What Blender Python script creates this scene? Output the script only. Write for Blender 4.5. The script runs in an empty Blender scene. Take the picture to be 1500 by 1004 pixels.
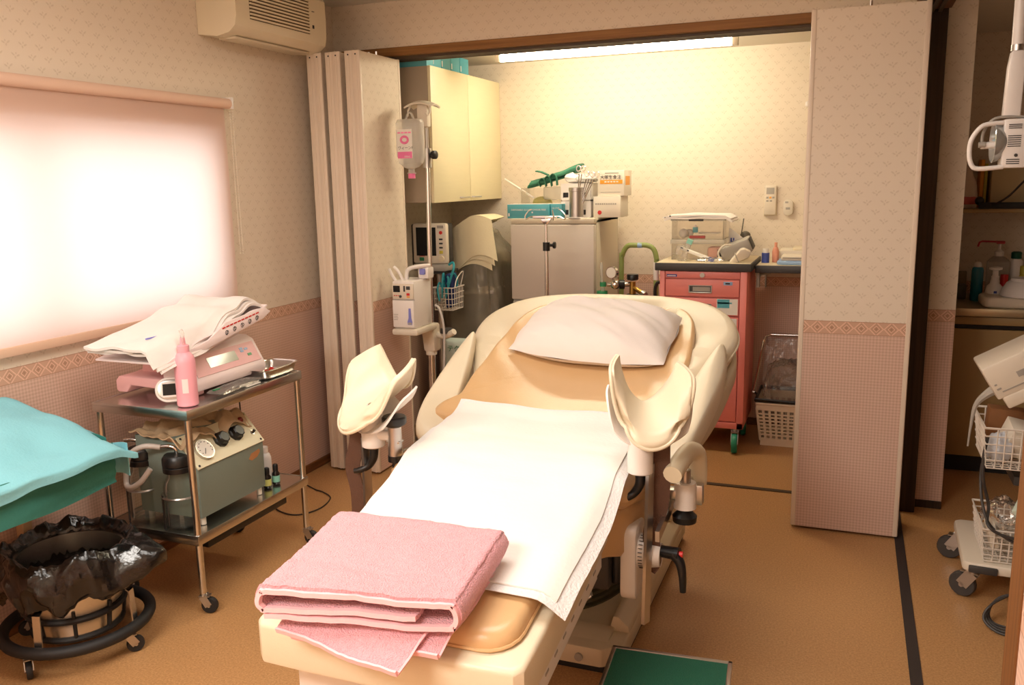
import bpy, bmesh, math, random
from math import sin, cos, pi, radians, sqrt, atan2, exp
from mathutils import Vector, Matrix, Euler, noise

random.seed(7)
scene = bpy.context.scene
COL = scene.collection

# ------------------------------------------------------------------ materials
def s2l(c):
    return c / 12.92 if c <= 0.04045 else ((c + 0.055) / 1.055) ** 2.4

def rgb(r, g, b):
    return (s2l(r / 255), s2l(g / 255), s2l(b / 255), 1.0)

MATS = {}

def new_mat(name):
    m = bpy.data.materials.new(name)
    m.use_nodes = True
    nt = m.node_tree
    for n in list(nt.nodes):
        nt.nodes.remove(n)
    out = nt.nodes.new('ShaderNodeOutputMaterial')
    MATS[name] = m
    return m, nt, out

def pm(name, col, rough=0.5, metal=0.0, bump=0.0, bscale=60.0, vary=0.0, vscale=8.0, spec=0.5,
       coat=0.0, sheen=0.0, stretch=None, sss=0.0, trans=0.0):
    """plain principled material with a little noise colour variation and noise bump"""
    m, nt, out = new_mat(name)
    p = nt.nodes.new('ShaderNodeBsdfPrincipled')
    nt.links.new(p.outputs[0], out.inputs[0])
    c = rgb(*col)
    p.inputs['Base Color'].default_value = c
    p.inputs['Roughness'].default_value = rough
    p.inputs['Metallic'].default_value = metal
    p.inputs['Specular IOR Level'].default_value = spec
    p.inputs['Coat Weight'].default_value = coat
    p.inputs['Sheen Weight'].default_value = sheen
    p.inputs['Transmission Weight'].default_value = trans
    tc = nt.nodes.new('ShaderNodeTexCoord')
    src = tc.outputs['Object']
    if stretch:
        mp = nt.nodes.new('ShaderNodeMapping')
        mp.inputs['Scale'].default_value = stretch
        nt.links.new(src, mp.inputs[0])
        src = mp.outputs[0]
    if vary > 0:
        nz = nt.nodes.new('ShaderNodeTexNoise')
        nz.inputs['Scale'].default_value = vscale
        nz.inputs['Detail'].default_value = 4
        nt.links.new(src, nz.inputs['Vector'])
        mx = nt.nodes.new('ShaderNodeMix')
        mx.data_type = 'RGBA'
        mx.inputs[6].default_value = tuple(v * (1 - vary) for v in c[:3]) + (1,)
        mx.inputs[7].default_value = tuple(min(1, v * (1 + vary)) for v in c[:3]) + (1,)
        nt.links.new(nz.outputs[0], mx.inputs[0])
        nt.links.new(mx.outputs[2], p.inputs['Base Color'])
    if bump > 0:
        nb = nt.nodes.new('ShaderNodeTexNoise')
        nb.inputs['Scale'].default_value = bscale
        nb.inputs['Detail'].default_value = 3
        nt.links.new(src, nb.inputs['Vector'])
        b = nt.nodes.new('ShaderNodeBump')
        b.inputs['Strength'].default_value = bump
        b.inputs['Distance'].default_value = 0.01
        nt.links.new(nb.outputs[0], b.inputs['Height'])
        nt.links.new(b.outputs[0], p.inputs['Normal'])
    return m

def clear_mat(name, tint, clear=0.75, rough=0.1, body=0.1, bumpy=0.0, bscale=25):
    """thin clear plastic / glass film: see-through, glossy, slightly milky"""
    m, nt, out = new_mat(name)
    t = nt.nodes.new('ShaderNodeBsdfTransparent')
    t.inputs[0].default_value = rgb(*tint)
    g = nt.nodes.new('ShaderNodeBsdfGlossy')
    g.inputs['Color'].default_value = (1, 1, 1, 1)
    g.inputs['Roughness'].default_value = rough
    d = nt.nodes.new('ShaderNodeBsdfDiffuse')
    d.inputs[0].default_value = rgb(*tint)
    m1 = nt.nodes.new('ShaderNodeMixShader')
    m1.inputs[0].default_value = body
    tl = nt.nodes.new('ShaderNodeBsdfTranslucent')
    tl.inputs[0].default_value = rgb(*tint)
    dm = nt.nodes.new('ShaderNodeMixShader')
    dm.inputs[0].default_value = 0.45
    nt.links.new(d.outputs[0], dm.inputs[1])
    nt.links.new(tl.outputs[0], dm.inputs[2])
    nt.links.new(t.outputs[0], m1.inputs[1])
    nt.links.new(dm.outputs[0], m1.inputs[2])
    fr = nt.nodes.new('ShaderNodeLayerWeight')
    fr.inputs[0].default_value = 1 - clear
    mm = nt.nodes.new('ShaderNodeMath')
    mm.operation = 'MULTIPLY'
    mm.inputs[1].default_value = 0.8
    nt.links.new(fr.outputs['Fresnel'], mm.inputs[0])
    m2 = nt.nodes.new('ShaderNodeMixShader')
    nt.links.new(mm.outputs[0], m2.inputs[0])
    nt.links.new(m1.outputs[0], m2.inputs[1])
    nt.links.new(g.outputs[0], m2.inputs[2])
    if bumpy > 0:
        nb = nt.nodes.new('ShaderNodeTexNoise')
        nb.inputs['Scale'].default_value = bscale
        tc = nt.nodes.new('ShaderNodeTexCoord')
        nt.links.new(tc.outputs['Object'], nb.inputs['Vector'])
        b = nt.nodes.new('ShaderNodeBump')
        b.inputs['Strength'].default_value = bumpy
        b.inputs['Distance'].default_value = 0.02
        nt.links.new(nb.outputs[0], b.inputs['Height'])
        nt.links.new(b.outputs[0], g.inputs['Normal'])
        nt.links.new(b.outputs[0], fr.inputs['Normal'])
    nt.links.new(m2.outputs[0], out.inputs[0])
    return m

class E:
    """tiny expression builder over math nodes"""
    nt = None
    def __init__(self, sock): self.s = sock
    @staticmethod
    def m(op, *args):
        n = E.nt.nodes.new('ShaderNodeMath')
        n.operation = op
        for i, a in enumerate(args):
            if isinstance(a, E): E.nt.links.new(a.s, n.inputs[i])
            else: n.inputs[i].default_value = a
        return E(n.outputs[0])
    def __add__(a, b): return E.m('ADD', a, b)
    def __sub__(a, b): return E.m('SUBTRACT', a, b)
    def __mul__(a, b): return E.m('MULTIPLY', a, b)
    def __truediv__(a, b): return E.m('DIVIDE', a, b)
    def __radd__(a, b): return E.m('ADD', b, a)
    def __rsub__(a, b): return E.m('SUBTRACT', b, a)
    def __rmul__(a, b): return E.m('MULTIPLY', b, a)
    def gt(a, b): return E.m('GREATER_THAN', a, b)
    def lt(a, b): return E.m('LESS_THAN', a, b)
    def floor(a): return E.m('FLOOR', a)
    def fract(a): return E.m('FRACT', a)
    def abs(a): return E.m('ABSOLUTE', a)
    def sin(a): return E.m('SINE', a)
    def mod(a, b): return E.m('FLOORED_MODULO', a, b)
    def mx(a, b): return E.m('MAXIMUM', a, b)
    def clamp(a): return E.m('MINIMUM', E.m('MAXIMUM', a, 0.0), 1.0)

def mixc(fac, a, b):
    n = E.nt.nodes.new('ShaderNodeMix')
    n.data_type = 'RGBA'
    E.nt.links.new(fac.s, n.inputs[0])
    for i, v in ((6, a), (7, b)):
        if isinstance(v, tuple): n.inputs[i].default_value = v
        else: E.nt.links.new(v, n.inputs[i])
    return n.outputs[2]

def wallpaper(name, upper, motif, band, lower):
    m, nt, out = new_mat(name)
    E.nt = nt
    p = nt.nodes.new('ShaderNodeBsdfPrincipled')
    p.inputs['Roughness'].default_value = 0.75
    p.inputs['Specular IOR Level'].default_value = 0.25
    nt.links.new(p.outputs[0], out.inputs[0])
    geo = nt.nodes.new('ShaderNodeNewGeometry')
    sp = nt.nodes.new('ShaderNodeSeparateXYZ')
    nt.links.new(geo.outputs['Position'], sp.inputs[0])
    x, y, z = E(sp.outputs[0]), E(sp.outputs[1]), E(sp.outputs[2])
    u = x + y
    # sprigs on the upper paper
    su, sv = 0.064, 0.037
    rr = (z / sv).floor()
    a = u / su + rr.mod(2.0) * 0.5
    ca = a.floor()
    fu = (a - ca - 0.5) * su
    fv = (z / sv - rr - 0.5) * sv
    cmb = nt.nodes.new('ShaderNodeCombineXYZ')
    nt.links.new(ca.s, cmb.inputs[0])
    nt.links.new(rr.s, cmb.inputs[1])
    wn = nt.nodes.new('ShaderNodeTexWhiteNoise')
    wn.noise_dimensions = '2D'
    nt.links.new(cmb.outputs[0], wn.inputs['Vector'])
    flip = E(wn.outputs['Value']).gt(0.5) * 2.0 - 1.0
    fu = fu * flip
    def leaf(cx, cy, ang, ra, rb):
        dx, dy = fu - cx, fv - cy
        X = dx * cos(ang) + dy * sin(ang)
        Y = dy * cos(ang) - dx * sin(ang)
        return ((1.0 - (X * X) * (1 / (ra * 1.1) ** 2) - (Y * Y) * (1 / (rb * 1.35) ** 2)) * 1.2).clamp()
    lf = leaf(-0.0095, 0.001, radians(-28), 0.0080, 0.0028)
    lf = lf.mx(leaf(0.0100, 0.004, radians(38), 0.0085, 0.0028))
    lf = lf.mx(leaf(0.0015, -0.0060, radians(75), 0.0055, 0.0030))
    lf = lf.mx(leaf(-0.0020, 0.0075, radians(100), 0.0045, 0.0022))
    nz = nt.nodes.new('ShaderNodeTexNoise')
    nz.inputs['Scale'].default_value = 260
    nt.links.new(geo.outputs['Position'], nz.inputs['Vector'])
    grain = E(nz.outputs[0])
    cu = mixc(lf * (grain * 0.7 + 0.2), rgb(*upper), rgb(*motif))
    # border band with lozenges
    B0, B1 = 0.857, 0.911
    bv = ((z - B0) / (B1 - B0) - 0.5).abs()
    bu = ((u / 0.056).fract() - 0.5).abs()
    d = bu + bv * 0.92
    br = tuple(band)
    lt = tuple(min(255, c + 26) for c in band)
    dk = tuple(c - 26 for c in band)
    cb = mixc((d - 0.47).abs().lt(0.045), rgb(*br), rgb(*lt))
    cb = mixc(d.lt(0.34), cb, rgb(*tuple(c - 14 for c in band)))
    cb = mixc((d - 0.22).abs().lt(0.035), cb, rgb(*lt))
    cb = mixc(d.lt(0.09), cb, rgb(*dk))
    cb = mixc(bv.gt(0.455), cb, rgb(*dk))
    # woven check on the lower paper
    k = 2 * pi / 0.0125
    w = ((u * k).sin() * 0.5 + 0.5) * 0.5 + ((z * k).sin() * 0.5 + 0.5) * 0.5
    lo = tuple(c - 13 for c in lower)
    hi = tuple(min(255, c + 13) for c in lower)
    cl = mixc(w * (grain * 0.5 + 0.75), rgb(*hi), rgb(*lo))
    c = mixc(z.gt(B0), cl, cb)
    c = mixc(z.gt(B1), c, cu)
    nt.links.new(c, p.inputs['Base Color'])
    b = nt.nodes.new('ShaderNodeBump')
    b.inputs['Strength'].default_value = 0.08
    b.inputs['Distance'].default_value = 0.005
    nt.links.new(nz.outputs[0], b.inputs['Height'])
    nt.links.new(b.outputs[0], p.inputs['Normal'])
    return m

def cork_floor():
    m, nt, out = new_mat('cork_vinyl')
    E.nt = nt
    p = nt.nodes.new('ShaderNodeBsdfPrincipled')
    p.inputs['Roughness'].default_value = 0.42
    p.inputs['Specular IOR Level'].default_value = 0.35
    nt.links.new(p.outputs[0], out.inputs[0])
    tc = nt.nodes.new('ShaderNodeTexCoord')
    n1 = nt.nodes.new('ShaderNodeTexNoise')
    n1.inputs['Scale'].default_value = 150
    n1.inputs['Detail'].default_value = 5
    n1.inputs['Roughness'].default_value = 0.7
    nt.links.new(tc.outputs['Object'], n1.inputs['Vector'])
    mp = nt.nodes.new('ShaderNodeMapping')
    mp.inputs['Scale'].default_value = (1.0, 6.0, 1.0)
    nt.links.new(tc.outputs['Object'], mp.inputs[0])
    n2 = nt.nodes.new('ShaderNodeTexNoise')
    n2.inputs['Scale'].default_value = 3.0
    nt.links.new(mp.outputs[0], n2.inputs['Vector'])
    rp = nt.nodes.new('ShaderNodeValToRGB')
    rp.color_ramp.elements[0].position = 0.32
    rp.color_ramp.elements[0].color = rgb(152, 109, 68)
    rp.color_ramp.elements[1].position = 0.68
    rp.color_ramp.elements[1].color = rgb(204, 158, 108)
    nt.links.new(n1.outputs[0], rp.inputs[0])
    c = mixc(E(n2.outputs[0]) * 0.35, rp.outputs[0], rgb(182, 132, 82))
    nt.links.new(c, p.inputs['Base Color'])
    b = nt.nodes.new('ShaderNodeBump')
    b.inputs['Strength'].default_value = 0.05
    b.inputs['Distance'].default_value = 0.003
    nt.links.new(n1.outputs[0], b.inputs['Height'])
    nt.links.new(b.outputs[0], p.inputs['Normal'])
    return m

def wood_mat(name, dark, light, axis='x', rough=0.5):
    m, nt, out = new_mat(name)
    p = nt.nodes.new('ShaderNodeBsdfPrincipled')
    p.inputs['Roughness'].default_value = rough
    p.inputs['Specular IOR Level'].default_value = 0.3
    nt.links.new(p.outputs[0], out.inputs[0])
    tc = nt.nodes.new('ShaderNodeTexCoord')
    mp = nt.nodes.new('ShaderNodeMapping')
    s = {'x': (1.5, 60, 60), 'y': (60, 1.5, 60), 'z': (60, 60, 1.5)}[axis]
    mp.inputs['Scale'].default_value = s
    nt.links.new(tc.outputs['Object'], mp.inputs[0])
    n = nt.nodes.new('ShaderNodeTexNoise')
    n.inputs['Scale'].default_value = 1.5
    n.inputs['Detail'].default_value = 5
    nt.links.new(mp.outputs[0], n.inputs['Vector'])
    rp = nt.nodes.new('ShaderNodeValToRGB')
    rp.color_ramp.elements[0].position = 0.3
    rp.color_ramp.elements[0].color = rgb(*dark)
    rp.color_ramp.elements[1].position = 0.7
    rp.color_ramp.elements[1].color = rgb(*light)
    nt.links.new(n.outputs[0], rp.inputs[0])
    nt.links.new(rp.outputs[0], p.inputs['Base Color'])
    return m

def emit_mat(name, col, strength):
    m, nt, out = new_mat(name)
    e = nt.nodes.new('ShaderNodeEmission')
    e.inputs[0].default_value = rgb(*col)
    e.inputs[1].default_value = strength
    nt.links.new(e.outputs[0], out.inputs[0])
    return m

def blind_mat():
    m, nt, out = new_mat('blind_fabric')
    d = nt.nodes.new('ShaderNodeBsdfDiffuse')
    d.inputs[0].default_value = rgb(226, 196, 180)
    t = nt.nodes.new('ShaderNodeBsdfTranslucent')
    t.inputs[0].default_value = rgb(246, 226, 218)
    x = nt.nodes.new('ShaderNodeMixShader')
    x.inputs[0].default_value = 0.5
    wv = nt.nodes.new('ShaderNodeTexNoise')
    wv.inputs['Scale'].default_value = 500
    tc = nt.nodes.new('ShaderNodeTexCoord')
    nt.links.new(tc.outputs['Object'], wv.inputs['Vector'])
    b = nt.nodes.new('ShaderNodeBump')
    b.inputs['Strength'].default_value = 0.1
    b.inputs['Distance'].default_value = 0.002
    nt.links.new(wv.outputs[0], b.inputs['Height'])
    nt.links.new(b.outputs[0], d.inputs['Normal'])
    nt.links.new(d.outputs[0], x.inputs[1])
    nt.links.new(t.outputs[0], x.inputs[2])
    nt.links.new(x.outputs[0], out.inputs[0])
    return m

WALL = wallpaper('wallpaper', (229, 214, 195), (203, 185, 162), (204, 164, 140), (210, 176, 158))
FLOOR = cork_floor()
CEIL = pm('ceiling_paper', (226, 218, 204), 0.85, bump=0.1, bscale=120)
BASEW = wood_mat('baseboard_wood', (98, 62, 34), (136, 88, 50), 'y')
HEADW = wood_mat('header_wood', (126, 86, 46), (156, 110, 62), 'x')
HEADY = wood_mat('partition_wood', (92, 58, 34), (116, 76, 46), 'y')
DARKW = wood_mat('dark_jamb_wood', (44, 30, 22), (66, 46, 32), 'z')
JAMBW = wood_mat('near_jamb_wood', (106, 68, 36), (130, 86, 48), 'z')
TRACK = pm('track_brown', (74, 56, 38), 0.55)
STRIP = pm('floor_strip', (46, 36, 34), 0.6, bump=0.2, bscale=300)
EDGE = pm('cream_aluminium', (226, 208, 188), 0.45, vary=0.04)
CREAMP = pm('cream_plastic', (226, 212, 184), 0.4, vary=0.03)
CREAMV = pm('cream_vinyl', (229, 215, 188), 0.38, bump=0.06, bscale=220, vary=0.03)
CREAMD = pm('cream_shell', (212, 197, 170), 0.42, vary=0.04)
TANV = pm('tan_vinyl', (214, 174, 126), 0.30, bump=0.05, bscale=160, vary=0.05)
WHITEC = pm('white_cloth', (236, 226, 220), 0.9, bump=0.12, bscale=400, sheen=0.2)
PADW = pm('pad_paper', (240, 234, 228), 0.85, bump=0.12, bscale=90)
PINKT = pm('pink_terry', (246, 172, 182), 0.95, bump=0.9, bscale=260, vary=0.14, vscale=70, sheen=0.4)
PINKH = pm('pink_hem', (252, 198, 204), 0.9, bump=0.15, bscale=300)
WHITEP = pm('white_plastic', (236, 228, 222), 0.35)
OFFW = pm('off_white_plastic', (222, 210, 192), 0.42, vary=0.03)
GREYP = pm('grey_plastic', (168, 160, 150), 0.45)
DGREY = pm('dark_grey_plastic', (64, 60, 58), 0.5)
BLACKP = pm('black_plastic', (20, 19, 20), 0.35)
BLACKR = pm('black_rubber', (26, 25, 26), 0.6)
BAGB = pm('black_bag', (14, 13, 14), 0.22, bump=0.7, bscale=22, coat=0.3)
STEEL = pm('stainless', (212, 210, 206), 0.24, 1.0, vary=0.05)
STEELB = pm('brushed_steel', (196, 192, 188), 0.32, 1.0, vary=0.05)
CHROME = pm('chrome', (232, 231, 230), 0.16, 1.0)
BRASS = pm('brass', (182, 142, 74), 0.3, 1.0)
STRAP = pm('brown_strap', (92, 62, 46), 0.8, bump=0.3, bscale=300)
TEAL = pm('teal_drape', (128, 192, 204), 0.85, bump=0.15, bscale=120, vary=0.04)
TEALD = pm('green_drape', (50, 122, 112), 0.85, bump=0.15, bscale=120)
TEALB = pm('teal_box', (86, 170, 184), 0.5)
PINKM = pm('pink_metal', (236, 136, 128), 0.42, vary=0.03)
PINKP = pm('pink_plastic', (226, 172, 172), 0.4)
PINKB = pm('pink_bottle', (238, 166, 178), 0.38)
PALEP = pm('pale_pink_plastic', (240, 222, 220), 0.4)
RED = pm('red_plastic', (206, 40, 36), 0.4)
PINKL = pm('pink_print', (240, 122, 172), 0.5)
BLUE = pm('blue_plastic', (50, 66, 150), 0.4)
LBLUE = pm('pale_blue_plastic', (150, 180, 216), 0.4)
VIOLET = pm('violet_print', (130, 132, 206), 0.5)
ORANGE = pm('orange_print', (236, 158, 40), 0.5)
PAPER = pm('paper', (238, 232, 222), 0.85)
CARTON = pm('white_carton', (232, 222, 206), 0.7, vary=0.02)
INK = pm('dark_ink', (44, 40, 44), 0.7)
GREENP = pm('green_plastic', (40, 132, 84), 0.4)
GREENM = pm('green_metal', (140, 152, 84), 0.4)
GREENC = pm('green_cloth', (58, 118, 92), 0.85, bump=0.3, bscale=60)
CASTG = pm('green_wheel', (34, 142, 112), 0.45)
MAT_G = pm('green_mat', (18, 92, 66), 0.75, bump=0.6, bscale=350)
GREYG = pm('grey_green_metal', (124, 136, 126), 0.5, vary=0.05, vscale=200)
CREAMM = pm('cream_metal', (226, 218, 186), 0.45)
FRIDGE = pm('fridge_door', (204, 192, 180), 0.45, bump=0.08, bscale=260)
FRIDGS = pm('fridge_side', (212, 200, 178), 0.5, bump=0.05, bscale=200)
CUPB = pm('cupboard_laminate', (238, 226, 188), 0.4, vary=0.03, stretch=(1, 1, 12))
CUPS = pm('cupboard_side', (172, 156, 136), 0.5)
TOPW = pm('bench_top', (222, 204, 172), 0.4)
TOPE = pm('bench_edge', (62, 58, 58), 0.5)
SCREEN = pm('dark_screen', (30, 32, 34), 0.12)
LCD = pm('lcd_screen', (160, 160, 140), 0.12)
WIREW = pm('white_wire', (228, 218, 206), 0.45)
CORD = pm('dark_cord', (48, 38, 34), 0.6)
TUBEG = pm('grey_tube', (196, 186, 178), 0.4)
CABT = pm('teal_cable', (44, 158, 172), 0.45)
DARKM = pm('dark_machine', (96, 88, 74), 0.5, vary=0.08)
BELLOW = pm('bellows_rubber', (92, 88, 66), 0.6)
YELLOW = pm('yellow_plastic', (206, 190, 70), 0.45)
OLIVE = pm('olive_plastic', (110, 104, 46), 0.5)
KITCH = pm('kitchen_laminate', (168, 140, 92), 0.5, vary=0.04)
KTOP = pm('kitchen_steel_top', (176, 160, 130), 0.3, 0.6)
TEALGL = pm('blue_bottle', (24, 116, 146), 0.25)
TAN_PAPER = pm('crumpled_bag', (196, 168, 134), 0.7, bump=0.5, bscale=40)
GLASS = clear_mat('clear_glass', (248, 250, 248), 0.80, 0.04, 0.03)
FILM = clear_mat('clear_film', (251, 249, 246), 0.66, 0.14, 0.12, 1.0, 22)
FILMD = clear_mat('dust_cover_film', (240, 232, 212), 0.66, 0.22, 0.36, 1.0, 9)
ACRYL = clear_mat('clear_acrylic', (254, 253, 251), 0.86, 0.08, 0.06)
MILKY = clear_mat('milky_plastic', (252, 251, 249), 0.78, 0.15, 0.30)
PANE = clear_mat('window_glass', (248, 250, 250), 0.9, 0.02, 0.0)
BLIND = blind_mat()
TUBE_E = emit_mat('lamp_tube_glow', (255, 244, 214), 48.0)

# ------------------------------------------------------------------ mesh builder
class MB:
    def __init__(self, M=None):
        self.v, self.f, self.mi = [], [], []
        self.mats = []
        self.cur = 0
        self.M = M
    def mat(self, m):
        if m not in self.mats: self.mats.append(m)
        self.cur = self.mats.index(m)
        return self
    def add(self, vs, fs):
        o = len(self.v)
        for p in vs:
            p = Vector(p)
            self.v.append(self.M @ p if self.M else p)
        for f in fs:
            self.f.append([i + o for i in f])
            self.mi.append(self.cur)
        return self
    def from_bm(self, bm, M=None):
        bm.verts.ensure_lookup_table()
        for i, v in enumerate(bm.verts): v.index = i
        vs = [(M @ v.co) if M else v.co.copy() for v in bm.verts]
        fs = [[v.index for v in f.verts] for f in bm.faces]
        bm.free()
        return self.add(vs, fs)
    def obox(self, c, s, rot=None, bev=0.0, seg=2):
        bm = bmesh.new()
        bmesh.ops.create_cube(bm, size=1)
        for v in bm.verts: v.co = Vector((v.co.x * s[0], v.co.y * s[1], v.co.z * s[2]))
        if bev > 0:
            bev = min(bev, 0.49 * min(s))
            bmesh.ops.bevel(bm, geom=list(bm.edges), offset=bev, segments=seg, profile=0.5, affect='EDGES')
        M = Matrix.Translation(c)
        if rot is not None:
            M = M @ (rot.to_4x4() if isinstance(rot, Matrix) else Euler(rot).to_matrix().to_4x4())
        return self.from_bm(bm, M)
    def box(self, x0, x1, y0, y1, z0, z1, bev=0.0, seg=2):
        return self.obox(((x0 + x1) / 2, (y0 + y1) / 2, (z0 + z1) / 2),
                         (abs(x1 - x0), abs(y1 - y0), abs(z1 - z0)), None, bev, seg)
    def cyl(self, p0, p1, r0, r1=None, seg=20, cap=True):
        p0, p1 = Vector(p0), Vector(p1)
        if r1 is None: r1 = r0
        d = (p1 - p0).normalized()
        a = d.orthogonal().normalized()
        b = d.cross(a)
        vs, fs = [], []
        for p, r in ((p0, r0), (p1, r1)):
            for i in range(seg):
                t = 2 * pi * i / seg
                vs.append(p + (a * cos(t) + b * sin(t)) * r)
        for i in range(seg):
            j = (i + 1) % seg
            fs.append([i, j, seg + j, seg + i])
        if cap:
            fs.append(list(range(seg))[::-1])
            fs.append(list(range(seg, 2 * seg)))
        return self.add(vs, fs)
    def lathe(self, prof, loc, seg=24, axis=None, sx=1.0, sy=1.0):
        """profile of (radius, height) spun about z (or about the given axis)"""
        R = Vector((0, 0, 1)).rotation_difference(Vector(axis)).to_matrix() if axis else None
        vs, fs = [], []
        n = len(prof)
        for (r, h) in prof:
            for i in range(seg):
                t = 2 * pi * i / seg
                p = Vector((r * cos(t) * sx, r * sin(t) * sy, h))
                if R: p = R @ p
                vs.append(p + Vector(loc))
        for k in range(n - 1):
            for i in range(seg):
                j = (i + 1) % seg
                fs.append([k * seg + i, k * seg + j, (k + 1) * seg + j, (k + 1) * seg + i])
        fs.append(list(range(seg))[::-1])
        fs.append([(n - 1) * seg + i for i in range(seg)])
        return self.add(vs, fs)
    def tube(self, pts, r, seg=10, closed=False, smooth=0, flat=None):
        pts = [Vector(p) for p in pts]
        if smooth: pts = catmull(pts, smooth, closed)
        n = len(pts)
        vs, fs = [], []
        prev = None
        for i, p in enumerate(pts):
            if closed: d = pts[(i + 1) % n] - pts[i - 1]
            else: d = pts[min(i + 1, n - 1)] - pts[max(i - 1, 0)]
            if d.length < 1e-9: d = Vector((0, 0, 1))
            d.normalize()
            if prev is None: a = d.orthogonal().normalized()
            else:
                a = prev - d * prev.dot(d)
                a = a.normalized() if a.length > 1e-6 else d.orthogonal().normalized()
            prev = a
            b = d.cross(a)
            rr = r(i / max(1, n - 1)) if callable(r) else r
            for k in range(seg):
                t = 2 * pi * k / seg
                vs.append(p + (a * cos(t) + b * sin(t)) * rr)
        m = n if closed else n - 1
        for i in range(m):
            i2 = (i + 1) % n
            for k in range(seg):
                k2 = (k + 1) % seg
                fs.append([i * seg + k, i * seg + k2, i2 * seg + k2, i2 * seg + k])
        if not closed:
            fs.append(list(range(seg))[::-1])
            fs.append([(n - 1) * seg + k for k in range(seg)])
        return self.add(vs, fs)
    def ribbon(self, pts, width_dir, w, th):
        """flat strap along pts: width w along width_dir, thickness th"""
        pts = [Vector(p) for p in pts]
        wd = [Vector(width_dir)] * len(pts) if not isinstance(width_dir, list) else [Vector(q) for q in width_dir]
        vs, fs = [], []
        for i, p in enumerate(pts):
            d = (pts[min(i + 1, len(pts) - 1)] - pts[max(i - 1, 0)]).normalized()
            a = wd[i] - d * wd[i].dot(d)
            a.normalize()
            nn = d.cross(a)
            ww = w(i / (len(pts) - 1)) if callable(w) else w
            for sa, sn in ((-1, -1), (1, -1), (1, 1), (-1, 1)):
                vs.append(p + a * (ww / 2 * sa) + nn * (th / 2 * sn))
        for i in range(len(pts) - 1):
            for k in range(4):
                k2 = (k + 1) % 4
                fs.append([i * 4 + k, i * 4 + k2, i * 4 + 4 + k2, i * 4 + 4 + k])
        fs.append([3, 2, 1, 0])
        e = (len(pts) - 1) * 4
        fs.append([e, e + 1, e + 2, e + 3])
        return self.add(vs, fs)
    def prism(self, poly, h0, h1, plane='xy', bev=0.0, seg=2):
        """polygon extruded between h0 and h1 along the third axis"""
        def P(a, b, h):
            return {'xy': (a, b, h), 'xz': (a, h, b), 'yz': (h, a, b)}[plane]
        bm = bmesh.new()
        lo = [bm.verts.new(P(a, b, h0)) for a, b in poly]
        hi = [bm.verts.new(P(a, b, h1)) for a, b in poly]
        n = len(poly)
        bm.faces.new(lo[::-1])
        bm.faces.new(hi)
        for i in range(n):
            j = (i + 1) % n
            bm.faces.new([lo[i], lo[j], hi[j], hi[i]])
        bmesh.ops.recalc_face_normals(bm, faces=list(bm.faces))
        if bev > 0:
            ed = [e for e in bm.edges if len(e.link_faces) == 2 and e.calc_face_angle(0) > 0.6]
            bmesh.ops.bevel(bm, geom=ed, offset=bev, segments=seg, profile=0.5, affect='EDGES')
        return self.from_bm(bm)
    def grid(self, fn, nu, nv, cu=False, cv=False):
        vs = [fn(i / (nu if cu else nu - 1), j / (nv if cv else nv - 1)) for i in range(nu) for j in range(nv)]
        fs = []
        for i in range(nu if cu else nu - 1):
            i2 = (i + 1) % nu
            for j in range(nv if cv else nv - 1):
                j2 = (j + 1) % nv
                fs.append([i * nv + j, i2 * nv + j, i2 * nv + j2, i * nv + j2])
        return self.add(vs, fs)
    def slab(self, fn, nu, nv, th):
        """closed sheet: fn(u,v) gives the upper surface; th = thickness (number or fn(u,v)) straight down its normal"""
        P = [[Vector(fn(i / (nu - 1), j / (nv - 1))) for j in range(nv)] for i in range(nu)]
        top, bot = [], []
        for i in range(nu):
            for j in range(nv):
                du = P[min(i + 1, nu - 1)][j] - P[max(i - 1, 0)][j]
                dv = P[i][min(j + 1, nv - 1)] - P[i][max(j - 1, 0)]
                nn = du.cross(dv)
                nn = nn.normalized() if nn.length > 1e-12 else Vector((0, 0, 1))
                t = th(i / (nu - 1), j / (nv - 1)) if callable(th) else th
                top.append(P[i][j])
                bot.append(P[i][j] - nn * t)
        n = nu * nv
        fs = []
        for i in range(nu - 1):
            for j in range(nv - 1):
                a, b, c, d = i * nv + j, (i + 1) * nv + j, (i + 1) * nv + j + 1, i * nv + j + 1
                fs.append([a, b, c, d])
                fs.append([n + d, n + c, n + b, n + a])
        loop = [i * nv for i in range(nu)] + [(nu - 1) * nv + j for j in range(1, nv)] + \
               [i * nv + nv - 1 for i in range(nu - 2, -1, -1)] + [j for j in range(nv - 2, 0, -1)]
        for k in range(len(loop)):
            a, b = loop[k], loop[(k + 1) % len(loop)]
            fs.append([b, a, n + a, n + b])
        return self.add(top + bot, fs)
    def pad(self, outline, top, thick, r=0.03, inner=6, bot_r=None, puff=0.0):
        """upholstered cushion: closed outline [(x,y)], top(x,y) = height, rounded rim"""
        n = len(outline)
        cx = sum(p[0] for p in outline) / n
        cy = sum(p[1] for p in outline) / n
        R = sum(sqrt((p[0] - cx) ** 2 + (p[1] - cy) ** 2) for p in outline) / n
        br = r if bot_r is None else bot_r
        rings = [(1 - br / R, -thick), (1 - 0.3 * br / R, -thick + 0.3 * br), (1, -thick + br)]
        for k in range(0, 5):
            t = pi / 2 * k / 4
            rings.append((1 - r / R * (1 - cos(t)), -r + r * sin(t)))
        s0 = 1 - r / R
        for k in range(1, inner + 1):
            s = s0 * (1 - k / (inner + 0.6))
            rings.append((s, puff * (1 - (s / s0) ** 2)))
        vs, fs = [], []
        for s, dz in rings:
            for (x, y) in outline:
                X, Y = cx + (x - cx) * s, cy + (y - cy) * s
                vs.append((X, Y, top(X, Y) + dz))
        m = len(rings)
        for k in range(m - 1):
            for i in range(n):
                j = (i + 1) % n
                fs.append([k * n + i, k * n + j, (k + 1) * n + j, (k + 1) * n + i])
        fs.append(list(range(n))[::-1])
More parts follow.
